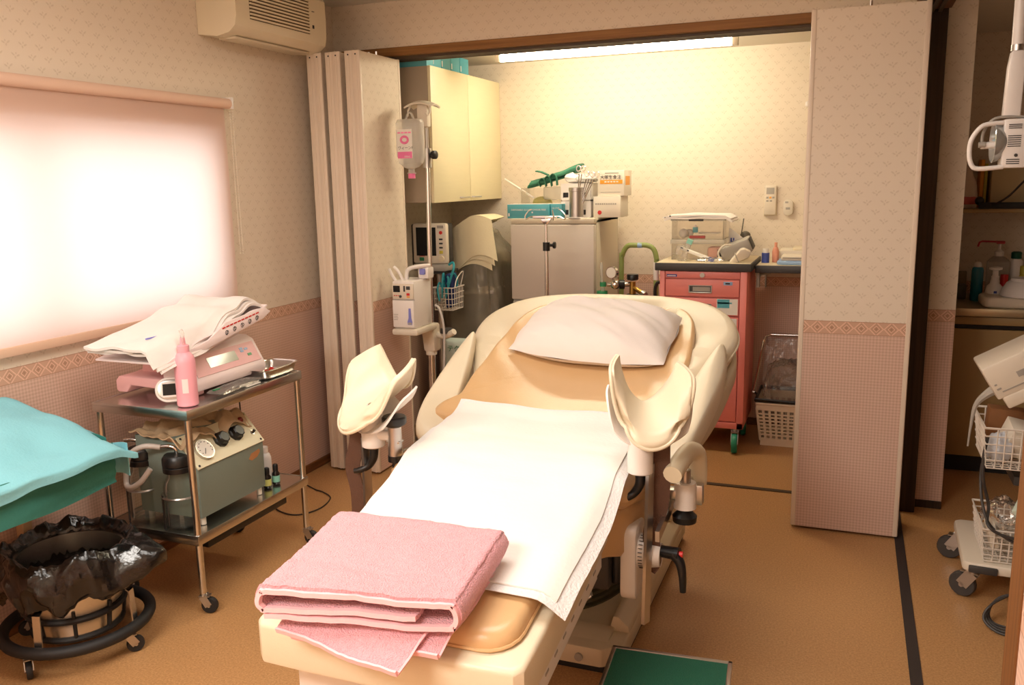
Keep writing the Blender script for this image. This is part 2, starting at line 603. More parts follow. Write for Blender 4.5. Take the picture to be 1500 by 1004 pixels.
        vs.append((cx, cy, top(cx, cy) + puff))
        for i in range(n):
            j = (i + 1) % n
            fs.append([(m - 1) * n + i, (m - 1) * n + j, m * n])
        return self.add(vs, fs)
    def sphere(self, c, r, s=(1, 1, 1), nu=14, nv=20):
        def f(u, v):
            a, b = pi * (u * 0.998 + 0.001), 2 * pi * v
            return (c[0] + r * s[0] * sin(a) * cos(b), c[1] + r * s[1] * sin(a) * sin(b), c[2] + r * s[2] * cos(a))
        return self.grid(f, nu, nv, cv=True)
    def text(self, txt, M, size, ext=0.0003, align='LEFT'):
        """lettering as flat geometry; M places the text's x/y plane"""
        cu = bpy.data.curves.new('lettering', 'FONT')
        cu.body = txt
        cu.size = size
        cu.align_x = align
        cu.extrude = ext
        cu.resolution_u = 2
        o = bpy.data.objects.new('lettering', cu)
        COL.objects.link(o)
        bpy.context.view_layer.update()
        dg = bpy.context.evaluated_depsgraph_get()
        me = o.evaluated_get(dg).to_mesh()
        vs = [M @ v.co for v in me.vertices]
        fs = [list(p.vertices) for p in me.polygons]
        o.evaluated_get(dg).to_mesh_clear()
        bpy.data.objects.remove(o)
        bpy.data.curves.remove(cu)
        return self.add(vs, fs)
    def build(self, name, parent=None, smooth=38, mat=None):
        me = bpy.data.meshes.new(name)
        off = Vector((0, 0, 0))
        q = parent
        while q is not None:
            off += q.location
            q = q.parent
        me.from_pydata([tuple(p - off) for p in self.v], [], self.f)
        for m in (self.mats or [mat]): me.materials.append(m)
        if self.mats: me.polygons.foreach_set('material_index', self.mi)
        me.validate()
        bm = bmesh.new()
        bm.from_mesh(me)
        bmesh.ops.recalc_face_normals(bm, faces=list(bm.faces))
        bm.to_mesh(me)
        bm.free()
        if smooth:
            me.polygons.foreach_set('use_smooth', [True] * len(me.polygons))
            me.set_sharp_from_angle(angle=radians(smooth))
        o = bpy.data.objects.new(name, me)
        COL.objects.link(o)
        if parent: o.parent = parent
        return o

def catmull(pts, k, closed=False):
    n = len(pts)
    out = []
    for i in range(n if closed else n - 1):
        if closed: a, b, c, d = pts[i - 1], pts[i], pts[(i + 1) % n], pts[(i + 2) % n]
        else: a, b, c, d = pts[max(i - 1, 0)], pts[i], pts[i + 1], pts[min(i + 2, n - 1)]
        for j in range(k):
            t = j / k
            out.append(0.5 * ((2 * b) + (c - a) * t + (2 * a - 5 * b + 4 * c - d) * t * t + (3 * b - a - 3 * c + d) * t ** 3))
    if not closed: out.append(pts[-1].copy())
    return out

def interp(pts, x):
    if x <= pts[0][0]: return pts[0][1]
    for (a, b), (c, d) in zip(pts, pts[1:]):
        if x <= c:
            t = (x - a) / (c - a)
            return b + (d - b) * t
    return pts[-1][1]

def sstep(a, b, x):
    t = max(0.0, min(1.0, (x - a) / (b - a)))
    return t * t * (3 - 2 * t)

def N(x, y, z=0.0, s=1.0):
    return noise.noise(Vector((x * s, y * s, z * s)))

def tag(o, label, cat, group=None, kind=None):
    o['label'] = label
    o['category'] = cat
    if group: o['group'] = group
    if kind: o['kind'] = kind
    return o

def thing(name, label, cat, loc=(0, 0, 0), group=None):
    o = bpy.data.objects.new(name, None)
    o.empty_display_size = 0.05
    COL.objects.link(o)
    o.location = loc
    return tag(o, label, cat, group)

def struct(o, label=None):
    o['kind'] = 'structure'
    if label: o['label'] = label
    return o

def copy_tree(o, parent=None):
    c = o.copy()
    COL.objects.link(c)
    c.parent = parent
    for ch in list(o.children): copy_tree(ch, c)
    return c

def rounded_rect(x0, x1, y0, y1, r, k=5):
    out = []
    for cx, cy, a0 in ((x1 - r, y1 - r, 0), (x0 + r, y1 - r, 90), (x0 + r, y0 + r, 180), (x1 - r, y0 + r, 270)):
        for i in range(k + 1):
            a = radians(a0 + 90 * i / k)
            out.append((cx + r * cos(a), cy + r * sin(a)))
    return out

def dense(poly, step=0.03):
    out = []
    n = len(poly)
    for i in range(n):
        a, b = Vector(poly[i]), Vector(poly[(i + 1) % n])
        k = max(1, int((b - a).length / step))
        for j in range(k): out.append(tuple(a.lerp(b, j / k)))
    return out

def wall_text(x, y, z, facing):
    """matrix for lettering on a vertical face; facing '-y' or '+x'"""
    if facing == '-y': R = Matrix(((1, 0, 0), (0, 0, -1), (0, 1, 0)))
    elif facing == '+x': R = Matrix(((0, 0, 1), (1, 0, 0), (0, 1, 0)))
    elif facing == '+z': R = Matrix.Identity(3)
    return Matrix.Translation((x, y, z)) @ R.to_4x4()

# ------------------------------------------------------------------ camera, world, render look
cam = bpy.data.cameras.new('camera')
cam.sensor_width = 36.0
cam.lens = 30.3797
cam.clip_start = 0.02
camo = bpy.data.objects.new('camera', cam)
COL.objects.link(camo)
camo.matrix_world = Matrix(((0.9319347, -0.04882509, 0.35932413, 0.0),
                            (0.36210265, 0.17852167, -0.91488343, 0.0),
                            (-0.01947788, 0.98272383, 0.18405023, 1.5),
                            (0, 0, 0, 1)))
scene.camera = camo
scene.cycles.transparent_max_bounces = 40
scene.view_settings.view_transform = 'Standard'
scene.view_settings.look = 'None'
scene.view_settings.gamma = 1.0
scene.view_settings.exposure = 0.40
scene.view_settings.use_curve_mapping = False

world = bpy.data.worlds.new('daylight')
world.use_nodes = True
scene.world = world
bg = world.node_tree.nodes['Background']
bg.inputs[0].default_value = (1.0, 0.98, 0.99, 1)
bg.inputs[1].default_value = 2.7

def area(name, loc, rot, sx, sy, power, col):
    l = bpy.data.lights.new(name, 'AREA')
    l.shape = 'RECTANGLE'
    l.size, l.size_y = sx, sy
    l.energy = power
    l.color = col
    o = bpy.data.objects.new(name, l)
    COL.objects.link(o)
    o.location = loc
    o.rotation_euler = rot
    return o

# the room's own ceiling lamps (above the frame) and the tube in the alcove
area('ceiling_lamp_light', (-0.95, 1.75, 2.39), (0, 0, 0), 1.3, 0.8, 20, (1.0, 0.95, 0.88))
area('ceiling_lamp_light_rear', (-1.55, -0.35, 2.39), (0, 0, 0), 1.3, 0.8, 62, (1.0, 0.95, 0.88))

# ------------------------------------------------------------------ room shell
XL, YP, YB, ZC, ZA = -2.62, 4.154, 5.30, 2.42, 2.23
m = MB().box(-2.9, 2.4, -1.2, 5.45, -0.1, 0.0)
fl = m.build('floor', mat=FLOOR, smooth=0)
struct(fl)

# left wall with window hole
WY0, WY1, WZ0, WZ1 = 1.30, 3.14, 0.985, 1.725
m = MB().mat(WALL)
m.box(XL - 0.14, XL, -1.2, WY0, 0, ZC)
m.box(XL - 0.14, XL, WY1, YP + 0.12, 0, ZC)
m.box(XL - 0.14, XL, WY0, WY1, 0, WZ0)
m.box(XL - 0.14, XL, WY0, WY1, WZ1, ZC)
struct(m.build('wall_left', smooth=0))
win = bpy.data.objects.new('window_1', None)
COL.objects.link(win)
win.location = (XL - 0.08, (WY0 + WY1) / 2, WZ0)
struct(win)
m = MB()
for a in ((WY0, WY0 + 0.04), (WY1 - 0.04, WY1), ((WY0 + WY1) / 2 - 0.02, (WY0 + WY1) / 2 + 0.02)):
    m.box(XL - 0.11, XL - 0.06, a[0], a[1], WZ0, WZ1, 0.003)
m.box(XL - 0.11, XL - 0.06, WY0, WY1, WZ0, WZ0 + 0.04, 0.003)
m.box(XL - 0.11, XL - 0.06, WY0, WY1, WZ1 - 0.04, WZ1, 0.003)
m.build('window_frame', win, mat=EDGE)
m = MB().box(XL - 0.088, XL - 0.082, WY0 + 0.03, WY1 - 0.03, WZ0 + 0.03, WZ1 - 0.03)
m.build('pane', win, mat=PANE, smooth=0)

# front wall (behind the camera), right wall beside the camera, far side room walls
struct(MB().box(-2.9, 2.4, -1.2, -1.1, 0, ZC).build('wall_front', mat=WALL, smooth=0))
struct(MB().box(0.2525, 0.33, -1.1, 1.316, 0, ZC).build('wall_right', mat=WALL, smooth=0))
struct(MB().box(2.3, 2.4, -1.2, 5.4, 0, ZC).build('wall_side_room', mat=WALL, smooth=0))
# partition wall above the alcove opening
struct(MB().box(XL, 0.33, YP, YP + 0.12, 2.165, ZC).build('wall_header', mat=WALL, smooth=0))
# wall above the right-hand partition track
struct(MB().box(0.215, 0.325, 1.315, YP, 2.165, ZC).build('wall_header_side', mat=WALL, smooth=0))
# wall between alcove and kitchenette
struct(MB().box(0.325, 0.44, YP, YB, 0, ZC).build('wall_alcove_right', mat=WALL, smooth=0))
struct(MB().box(-2.62, -2.50, YP + 0.12, YB, 0, ZC).build('wall_alcove_left', mat=WALL, smooth=0))
struct(MB().box(-2.62, 2.4, YB, YB + 0.12, 0, ZC).build('wall_back', mat=WALL, smooth=0))
struct(MB().box(-2.9, 2.4, -1.2, YP + 0.06, ZC, ZC + 0.1).build('ceiling', mat=CEIL, smooth=0))
struct(MB().box(-2.62, 0.34, YP + 0.12, YB, ZA, ZA + 0.08).build('ceiling_alcove', mat=CEIL, smooth=0))
struct(MB().box(0.43, 2.4, YP + 0.06, YB, 2.21, 2.29).build('ceiling_kitchenette', mat=CEIL, smooth=0))

# wooden header rail and its sliding track
m = MB().mat(HEADW).box(XL, 0.33, YP - 0.008, YP + 0.125, 2.150, 2.192, 0.003)
m.mat(TRACK)
for k in range(4):
    m.box(XL, 0.33, YP + 0.028 + k * 0.022, YP + 0.040 + k * 0.022, 2.136, 2.152)
m.box(XL, 0.33, YP + 0.112, YP + 0.127, 2.134, 2.16)
struct(m.build('trim_1', smooth=0))
m = MB().mat(HEADY).box(0.205, 0.335, 1.40, YP - 0.09, 2.150, 2.192, 0.003)
m.mat(TRACK)
for k in range(3): m.box(0.225 + k * 0.03, 0.24 + k * 0.03, 1.40, YP - 0.09, 2.138, 2.152)
struct(m.build('trim_2', smooth=0))
# floor strips under both partitions
struct(MB().box(-2.24, 0.23, YP - 0.012, YP + 0.020, 0.0, 0.004).build('trim_3', mat=TRACK, smooth=0))
struct(MB().box(0.231, 0.266, 1.40, YP - 0.09, 0.0, 0.004).build('trim_4', mat=STRIP, smooth=0))
# dark jamb at the far end, wooden jamb at the near end
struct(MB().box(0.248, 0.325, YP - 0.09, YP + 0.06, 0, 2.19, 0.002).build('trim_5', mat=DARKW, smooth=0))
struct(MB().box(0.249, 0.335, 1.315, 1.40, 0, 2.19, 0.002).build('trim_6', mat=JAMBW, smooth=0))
# baseboards
struct(MB().box(XL, XL + 0.012, -1.1, 4.12, 0, 0.045, 0.002).build('baseboard_left', mat=BASEW, smooth=0))
struct(MB().box(-2.5, 0.325, YB - 0.012, YB, 0, 0.045, 0.002).build('baseboard_back', mat=BASEW, smooth=0))
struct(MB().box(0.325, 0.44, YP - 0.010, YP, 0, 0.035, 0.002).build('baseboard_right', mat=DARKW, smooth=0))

# folding partition panels, left stack (folded along y) and right stack (folded along x)
def panel(door, x0, x1, y0, y1, along):
    z0, z1 = 0.012, 2.128
    p = MB().mat(WALL).box(x0, x1, y0, y1, z0, z1).build('panel', door, smooth=0)
    e = MB().mat(EDGE)
    w = 0.014
    for s in (0, 1):
        if along == 'y':
            ya, yb = (y0 - w, y0 + 0.004) if s == 0 else (y1 - 0.004, y1 + w)
            e.box(x0 - 0.003, x1 + 0.003, ya, yb, z0, z1 + 0.003, 0.003)
            xm = (x0 + x1) / 2
            yy = ya - 0.002 if s == 0 else yb - 0.002
            e.box(xm - 0.004, xm + 0.004, yy, yy + 0.004, z0, z1)
        else:
            xa, xb = (x0 - w, x0 + 0.004) if s == 0 else (x1 - 0.004, x1 + w)
            e.box(xa, xb, y0 - 0.003, y1 + 0.003, z0, z1 + 0.003, 0.003)
            ym = (y0 + y1) / 2
            xx = xa - 0.002 if s == 0 else xb - 0.002
            e.box(xx, xx + 0.004, ym - 0.004, ym + 0.004, z0, z1)
    e.mat(BLACKP)
    if along == 'y':
        e.cyl(((x0 + x1) / 2, y0 - w - 0.003, z1 - 0.016), ((x0 + x1) / 2, y0 - w, z1 - 0.016), 0.004, seg=8)
    e.build('edge_trim', p)
    h = MB().mat(CHROME)
    h.cyl(((x0 + x1) / 2, (y0 + y1) / 2, z1), ((x0 + x1) / 2, (y0 + y1) / 2, z1 + 0.02), 0.006, seg=8)
    h.build('hanger', p)

d1 = bpy.data.objects.new('door_1', None); COL.objects.link(d1); d1.location = (-2.4, 3.95, 0)
struct(d1, 'cream edged folding partition panels folded together at the left of the alcove opening')
for xa in (-2.532, -2.426, -2.316):
    panel(d1, xa, xa + 0.036, 3.78, 4.150, 'y')
    panel(d1, xa + 0.044, xa + 0.080, 3.775, 4.150, 'y')
d2 = bpy.data.objects.new('door_2', None); COL.objects.link(d2); d2.location = (0.03, 3.9, 0)
struct(d2, 'cream edged folding partition panels folded together beside the dark jamb')
for i, ya in enumerate((3.722, 3.762, 3.86, 3.90)):
    panel(d2, -0.168, 0.226, ya, ya + 0.030, 'x')

# ------------------------------------------------------------------ window blind
t = thing('roller_blind', 'pale pink roller blind pulled down over the bright window', 'blind', (XL + 0.03, 2.3, 1.0))
m = MB().mat(BLIND)
def bl(u, v):
    y = 1.25 + (3.19 - 1.25) * u
    z = 0.985 + (1.845 - 0.985) * v
    return (XL + 0.030 + 0.0025 * sin(v * 3.0) + 0.0015 * N(y, z, 0, 3), y, z)
m.grid(bl, 30, 20).build('fabric', t)
MB().mat(pm('blind_roll', (226, 190, 168), 0.7, bump=0.1, bscale=300)).cyl((XL + 0.036, 1.24, 1.857), (XL + 0.036, 3.215, 1.857), 0.022, seg=24).build('roller', t)
MB().mat(pm('blind_bar', (222, 184, 158), 0.6)).box(XL + 0.022, XL + 0.036, 1.25, 3.19, 0.955, 0.988, 0.005).build('bottom_bar', t)
for (ya, yb) in ((3.216, 3.232), (1.222, 1.238)): MB().mat(WHITEP).box(XL, XL + 0.055, ya, yb, 1.835, 1.885, 0.003).build('bracket', t)
m = MB().mat(OFFW)
cp = []
for k in range(60):
    a = k / 59
    cp.append((XL + 0.045, 3.226 + 0.006, 1.86 - 0.66 * a))
for k in range(60):
    cp.append((XL + 0.030, 3.226 + 0.006, 1.86 - 0.66 * k / 59))
for p in cp: m.obox(p, (0.004, 0.004, 0.006))
m.build('pull_chain', t)

# ------------------------------------------------------------------ air conditioner
t = thing('air_conditioner', 'cream wall air conditioner high on the left wall above the folded panels', 'air conditioner', (XL, 3.45, 2.13))
prof = [(XL + 0.002, 2.135), (XL + 0.10, 2.122), (XL + 0.165, 2.135), (XL + 0.195, 2.16), (XL + 0.205, 2.20), (XL + 0.205, 2.36), (XL + 0.19, 2.38), (XL + 0.002, 2.38)]
MB().mat(CREAMP).prism(prof, 3.10, 3.77, 'xz').build('body', t, smooth=30)
m = MB().mat(pm('vent_dark', (92, 70, 46), 0.7)).box(XL + 0.2048, XL + 0.2062, 3.19, 3.63, 2.195, 2.35)
m.mat(CREAMP)
for k in range(11): m.box(XL + 0.205, XL + 0.212, 3.19, 3.63, 2.198 + k * 0.0142, 2.2055 + k * 0.0142)
m.build('grille', t, smooth=0)
m = MB().mat(CREAMD).box(XL + 0.06, XL + 0.15, 3.16, 3.70, 2.117, 2.127, 0.002)
m.mat(BLACKP).box(XL + 0.02, XL + 0.028, 3.25, 3.262, 2.128, 2.134).box(XL + 0.02, XL + 0.028, 3.45, 3.462, 2.128, 2.134)
m.build('outlet_flap', t)
MB().mat(INK).box(XL + 0.205, XL + 0.207, 3.655, 3.668, 2.225, 2.24).build('indicator', t)
MB().mat(INK).box(XL + 0.205, XL + 0.2065, 3.655, 3.675, 2.30, 2.303).build('marking', t)

# ------------------------------------------------------------------ alcove: lamp, wall cupboard, boxes
t = thing('fluorescent_light', 'long lit white tube lamp under the alcove ceiling', 'ceiling light', (-1.2, 4.63, ZA))
a, b = Vector((-1.835, 4.60, 2.164)), Vector((-0.60, 4.60, 2.164))
MB().mat(TUBE_E).cyl(a, b, 0.0215, seg=18).build('tube', t)
m = MB().mat(WHITEP).prism([(4.56, 2.229), (4.64, 2.229), (4.62, 2.195), (4.58, 2.195)], -1.90, -0.54, 'yz', 0.003)
m.build('housing', t)
for xa in (-1.868, -0.598): MB().mat(OFFW).box(xa, xa + 0.031, 4.58, 4.62, 2.140, 2.2, 0.004).build('socket', t)

t = thing('wall_cupboard', 'cream two-door wall cupboard above the covered machine', 'cupboard', (-2.3, 4.8, 1.39))
MB().mat(CUPS).box(-2.495, -2.150, 4.312, 5.298, 1.390, 2.112, 0.002).build('body', t)
for (ya, yb, hy) in ((4.312, 4.803, 4.70), (4.807, 5.298, 4.87)):
    d = MB().mat(CUPB).box(-2.150, -2.132, ya, yb, 1.388, 2.114, 0.003).build('door', t)
    h = MB().mat(STEELB)
    h.tube([(-2.132, hy - 0.055, 1.410), (-2.115, hy - 0.05, 1.410), (-2.112, hy, 1.410), (-2.115, hy + 0.05, 1.410), (-2.132, hy + 0.055, 1.410)], 0.0045, 8)
    h.build('handle', d)

o = tag(MB().mat(TEALB).box(-2.46, -2.155, 4.32, 4.50, 2.112, 2.20, 0.002).mat(WHITEP).box(-2.1545, -2.154, 4.40, 4.405, 2.13, 2.19).build('storage_box'),
        'darker teal box at the near end of the wall cupboard top', 'box', 'teal boxes on the wall cupboard')
for k, (ya, lab) in enumerate(((4.51, 'teal box with white tab standing second from the near end of the cupboard top'),
                               (4.635, 'teal box third from the near end of the cupboard top'),
                               (4.76, 'teal box farthest from the room on the cupboard top'))):
    m = MB().mat(TEALB).box(-2.44, -2.158, ya, ya + 0.118, 2.112, 2.208, 0.002)
    m.mat(WHITEP).box(-2.158, -2.1575, ya + 0.004, ya + 0.014, 2.13, 2.16)
    tag(m.build('storage_box'), lab, 'box', 'teal boxes on the wall cupboard')

# small wall fittings on the back wall
t = thing('remote_control', 'white air conditioner remote in its holder on the back wall', 'remote control', (-0.445, YB, 1.36))
MB().mat(OFFW).box(-0.478, -0.412, YB - 0.026, YB - 0.006, 1.275, 1.445, 0.006).build('body', t)
MB().mat(GREYP).box(-0.468, -0.424, YB - 0.0272, YB - 0.0258, 1.395, 1.432).build('display', t)
m = MB().mat(ORANGE)
for i in range(3):
    m.mat(ORANGE if i == 1 else GREYP).box(-0.468 + i * 0.017, -0.456 + i * 0.017, YB - 0.028, YB - 0.0255, 1.370, 1.380, 0.001)
m.mat(GREYP)
for i in range(2): m.box(-0.468 + i * 0.02, -0.455 + i * 0.02, YB - 0.028, YB - 0.0255, 1.352, 1.360, 0.001)
m.build('button', t)
MB().mat(CREAMP).box(-0.482, -0.408, YB - 0.006, YB, 1.27, 1.37, 0.002).build('holder', t)
t = thing('thermostat', 'small white round-bottomed control beside the wall remote', 'wall control', (-0.345, YB, 1.32))
m = MB().mat(OFFW).prism(rounded_rect(-0.372, -0.318, 1.272, 1.362, 0.024), YB - 0.022, YB, 'xz', 0.003)
m.build('body', t)
MB().mat(GREYP).box(-0.362, -0.345, YB - 0.0235, YB - 0.0215, 1.342, 1.352).build('display', t)
MB().mat(GREYP).box(-0.358, -0.334, YB - 0.0235, YB - 0.0215, 1.305, 1.318).build('button', t)
t = MB().mat(OFFW).box(-0.262, -0.205, YB - 0.010, YB, 1.27, 1.385, 0.003)
t.box(-0.250, -0.217, YB - 0.014, YB - 0.009, 1.30, 1.355, 0.002)
tag(t.build('light_switch'), 'white switch plate partly hidden by the right folding panel', 'switch')
m = MB().mat(WHITEP).box(-0.275, -0.235, YB - 0.012, YB, 1.88, 1.905, 0.003)
m.tube([(-0.262, YB - 0.01, 1.895), (-0.262, YB - 0.035, 1.885), (-0.262, YB - 0.04, 1.905)], 0.004, 6)
m.tube([(-0.245, YB - 0.01, 1.895), (-0.245, YB - 0.035, 1.885), (-0.245, YB - 0.04, 1.905)], 0.004, 6)
tag(m.build('wall_hook'), 'small white hook high on the back wall beside the right folding panel', 'hook')

# ------------------------------------------------------------------ delivery bed
AX = -0.92
CEN = [(1.45, 0.525), (1.56, 0.548), (2.10, 0.640), (2.25, 0.680), (2.69, 0.695), (2.90, 0.735), (3.127, 0.790), (3.36, 0.880), (3.62, 0.980), (3.8, 1.05)]
def czn(y):
    return (interp(CEN, y - 0.06) + interp(CEN, y) * 2 + interp(CEN, y + 0.06)) / 4
def bed_top(x, y):
    d = (x - AX) / 0.38
    return czn(y) + 0.045 * sstep(2.6, 3.1, y) * min(d * d, 1.6)
def mirror_pts(right):
    return right + [(-dx, y) for dx, y in reversed(right)]
def world_outline(right, step=0.03):
    return dense([(AX + dx, y) for dx, y in mirror_pts(right)], step)
def smooth_outline(right, k=6):
    pts = [Vector((AX + dx, y, 0)) for dx, y in mirror_pts(right)]
    return [(p.x, p.y) for p in catmull(pts, k, True)]

bed = thing('delivery_bed', 'cream and tan padded examination bed with leg rests in the middle of the room', 'examination bed', (AX, 2.7, 0))

# floor plinth with raised rim and recess
pl = [(-0.10, 2.346), (0.27, 2.346), (0.33, 2.40), (0.33, 3.46), (-0.33, 3.46), (-0.33, 2.40), (-0.27, 2.346)]
m = MB().mat(CREAMD).prism([(AX + a, b) for a, b in pl], 0.022, 0.085, 'xy', 0.008)
for s in (-1, 1):
    m.prism([(AX + s * 0.33, 0.08), (AX + s * 0.326, 0.105), (AX + s * 0.292, 0.135), (AX + s * 0.275, 0.135), (AX + s * 0.262, 0.08)], 2.47, 3.45, 'xz', 0.006)
m.prism([(2.38, 0.08), (2.44, 0.098), (2.475, 0.10), (2.48, 0.08)], AX - 0.28, AX + 0.28, 'yz', 0.005)
m.box(AX - 0.3, AX + 0.3, 3.30, 3.45, 0.08, 0.165, 0.006)
plinth = m.build('base', bed)
MB().mat(BLACKR).prism([(AX + a * 0.97, 2.36 if b < 2.5 else b) for a, b in pl], 0.0, 0.024, 'xy').build('foot_strip', plinth)
MB().mat(GREYP).cyl((AX + 0.20, 2.346, 0.05), (AX + 0.20, 2.338, 0.05), 0.013, seg=16).build('screw_cap', plinth)
prof = []
for k in range(6):
    z0 = 0.082 + k * 0.019
    prof += [(0.235 - k * 0.004, z0), (0.235 - k * 0.004, z0 + 0.009), (0.222 - k * 0.004, z0 + 0.011), (0.222 - k * 0.004, z0 + 0.015)]
MB().mat(BELLOW).lathe(prof, (AX, 2.84, 0), 48, sx=1.05, sy=1.42).build('lift_bellows', bed)
m = MB().mat(OFFW).prism(rounded_rect(AX - 0.17, AX + 0.17, 2.62, 3.10, 0.05), 0.18, 0.40, 'xy', 0.01)
m.build('lift_column', bed)
m = MB().mat(STEELB).cyl((AX + 0.20, 2.42, 0.30), (AX + 0.23, 2.38, 0.24), 0.006, seg=8)
m.cyl((AX + 0.23, 2.38, 0.24), (AX + 0.20, 2.36, 0.22), 0.006, seg=8).cyl((AX + 0.2, 2.50, 0.34), (AX + 0.2, 2.40, 0.28), 0.012, seg=10)
m.mat(BLACKP).sphere((AX + 0.19, 2.41, 0.305), 0.02, nu=8, nv=10)
m.build('release_lever', bed)
m = MB().mat(CREAMD).box(AX - 0.335, AX + 0.335, 2.34, 3.15, 0.38, 0.50, 0.02)
m.mat(DGREY).box(AX - 0.30, AX + 0.32, 2.25, 2.50, 0.33, 0.46, 0.01)
m.build('seat_frame', bed)

# leg section: tapered shell, inner housing, cushion
def leg_z(y): return 0.494 + (y - 1.525) * 0.165
m = MB().mat(CREAMV)
right = [(0.20, 1.505), (0.315, 1.508), (0.333, 1.525), (0.336, 1.60), (0.338, 2.05), (0.335, 2.18)]
ol = [(AX + a, b) for a, b in mirror_pts(right)]
m.pad(dense(ol, 0.06), lambda x, y: leg_z(y) + 0.012, 0.105, 0.014, 4, bot_r=0.010)
leg = m.build('leg_section', bed)
def slanted(mb, x0, x1, y0, y1, t0, t1, bev):
    for (a, b) in ((y0, y1),):
        vs = []
        for x in (x0, x1):
            for y in (a, b):
                for t in (t0, t1): vs.append((x, y, leg_z(y) + t))
        fs = [[0, 1, 3, 2], [4, 6, 7, 5], [0, 4, 5, 1], [2, 3, 7, 6], [0, 2, 6, 4], [1, 5, 7, 3]]
        mb.add(vs, fs)
m = MB().mat(WHITEP)
slanted(m, AX - 0.285, AX + 0.30, 1.60, 2.20, -0.215, -0.09, 0)
slanted(m, AX + 0.295, AX + 0.318, 1.66, 2.18, -0.165, -0.105, 0)
slanted(m, AX - 0.318, AX - 0.295, 1.66, 2.18, -0.165, -0.105, 0)
m.mat(GREYP)
for k in range(7):
    y = 1.70 + k * 0.066
    slanted(m, AX + 0.3175, AX + 0.3195, y, y + 0.022, -0.140, -0.134, 0)
m.cyl((AX - 0.24, 1.598, leg_z(1.6) - 0.14), (AX - 0.24, 1.603, leg_z(1.6) - 0.14), 0.006, seg=8)
m.build('leg_section_housing', leg, smooth=20)
rc = rounded_rect(AX - 0.298, AX + 0.298, 1.545, 2.20, 0.075)
m = MB().mat(TANV).pad(dense(rc, 0.05), lambda x, y: czn(y) + 0.006, 0.062, 0.03, 6, puff=0.006)
lc = m.build('leg_cushion', bed)
# seam piping round the cushion
MB().mat(TANV).tube([(AX + (x - AX) * 1.004, 1.87 + (y - 1.87) * 1.004, czn(y) - 0.028) for x, y in dense(rc, 0.04)], 0.004, 6, True).build('piping', lc)

# seat block (two padded layers with the seam between)
right = [(0.20, 2.160), (0.31, 2.180), (0.375, 2.245), (0.408, 2.36), (0.405, 2.55), (0.41, 2.74)]
ol = [(AX + a, b) for a, b in mirror_pts(right)]
m = MB().mat(TANV).pad(dense(ol, 0.04), lambda x, y: bed_top(x, y) + 0.004 - 0.04 * sstep(0.30, 0.42, abs(x - AX)), 0.085, 0.040, 6)
m.build('seat_cushion', bed)
ol2 = [(AX + (a - AX) * 0.955, 2.45 + (b - 2.45) * 0.955) for a, b in ol]
def crease(x, y): return bed_top(x, y) - 0.075 - 0.04 * sstep(0.30, 0.42, abs(x - AX))
MB().mat(TANV).pad(dense(ol2, 0.04), crease, 0.155, 0.025, 3).build('seat_block', bed)

# backrest: side shell, head cushion, side bolsters, dished tan pad
def head_top(x, y):
    d = abs(x - AX)
    sink = (1 - sstep(0.31, 0.385, d)) * (1 - sstep(3.47, 3.56, y + 0.9 * max(0, d - 0.15)))
    return czn(y) + 0.030 + 0.02 * min((d / 0.5) ** 2, 1.2) - 0.075 * sink
right = [(0.34, 2.66), (0.435, 2.70), (0.50, 2.95), (0.53, 3.20), (0.535, 3.34), (0.49, 3.46), (0.38, 3.56), (0.20, 3.615), (0.03, 3.625)]
ol = smooth_outline(right, 5)
MB().mat(CREAMD).pad(ol, lambda x, y: czn(y) - 0.045, 0.13, 0.02, 4, bot_r=0.06).build('back_shell', bed)
right = [(0.30, 2.82), (0.385, 2.94), (0.462, 3.10), (0.512, 3.20), (0.540, 3.33), (0.505, 3.455), (0.40, 3.565), (0.22, 3.628), (0.03, 3.642)]
ol = smooth_outline(right, 6)
hd = MB().mat(CREAMV).pad(ol, head_top, 0.105, 0.045, 6).build('head_cushion', bed)
MB().mat(CREAMV).tube([(AX + (x - AX) * 1.001, y, head_top(x, y) - 0.05) for x, y in ol], 0.004, 6, True).build('piping', hd)
for s in (-1, 1):
    pts = [(0.37, 2.60), (0.45, 2.585), (0.492, 2.66), (0.522, 2.90), (0.530, 3.08), (0.515, 3.185), (0.495, 3.195), (0.462, 3.10), (0.425, 2.95), (0.385, 2.75)]
    ol = [(p.x, p.y) for p in catmull([Vector((AX + s * a, b, 0)) for a, b in pts], 5, True)]
    def bt(x, y, s=s):
        d = abs(x - AX)
        return 0.655 + 0.385 * (y - 2.62) + 0.035 * sstep(0.36, 0.50, d) - 0.03 * sstep(0.49, 0.54, d)
    MB().mat(CREAMV).pad(ol, bt, 0.085, 0.035, 4, puff=0.004).build('side_bolster', bed)
right = [(0.38, 2.655), (0.392, 2.80), (0.392, 3.05), (0.385, 3.25), (0.355, 3.42), (0.28, 3.53), (0.15, 3.585), (0.03, 3.592)]
ol = smooth_outline(right, 6)
def tan_top(x, y):
    w = 0.004 * sin((x + 0.6 * y) * 46) * sstep(0.14, 0.36, abs(x - AX)) * sstep(2.7, 2.85, y) * (1 - sstep(3.25, 3.4, y))
    return bed_top(x, y) + w + 0.012
MB().mat(TANV).pad(ol, tan_top, 0.075, 0.022, 12).build('back_cushion', bed)

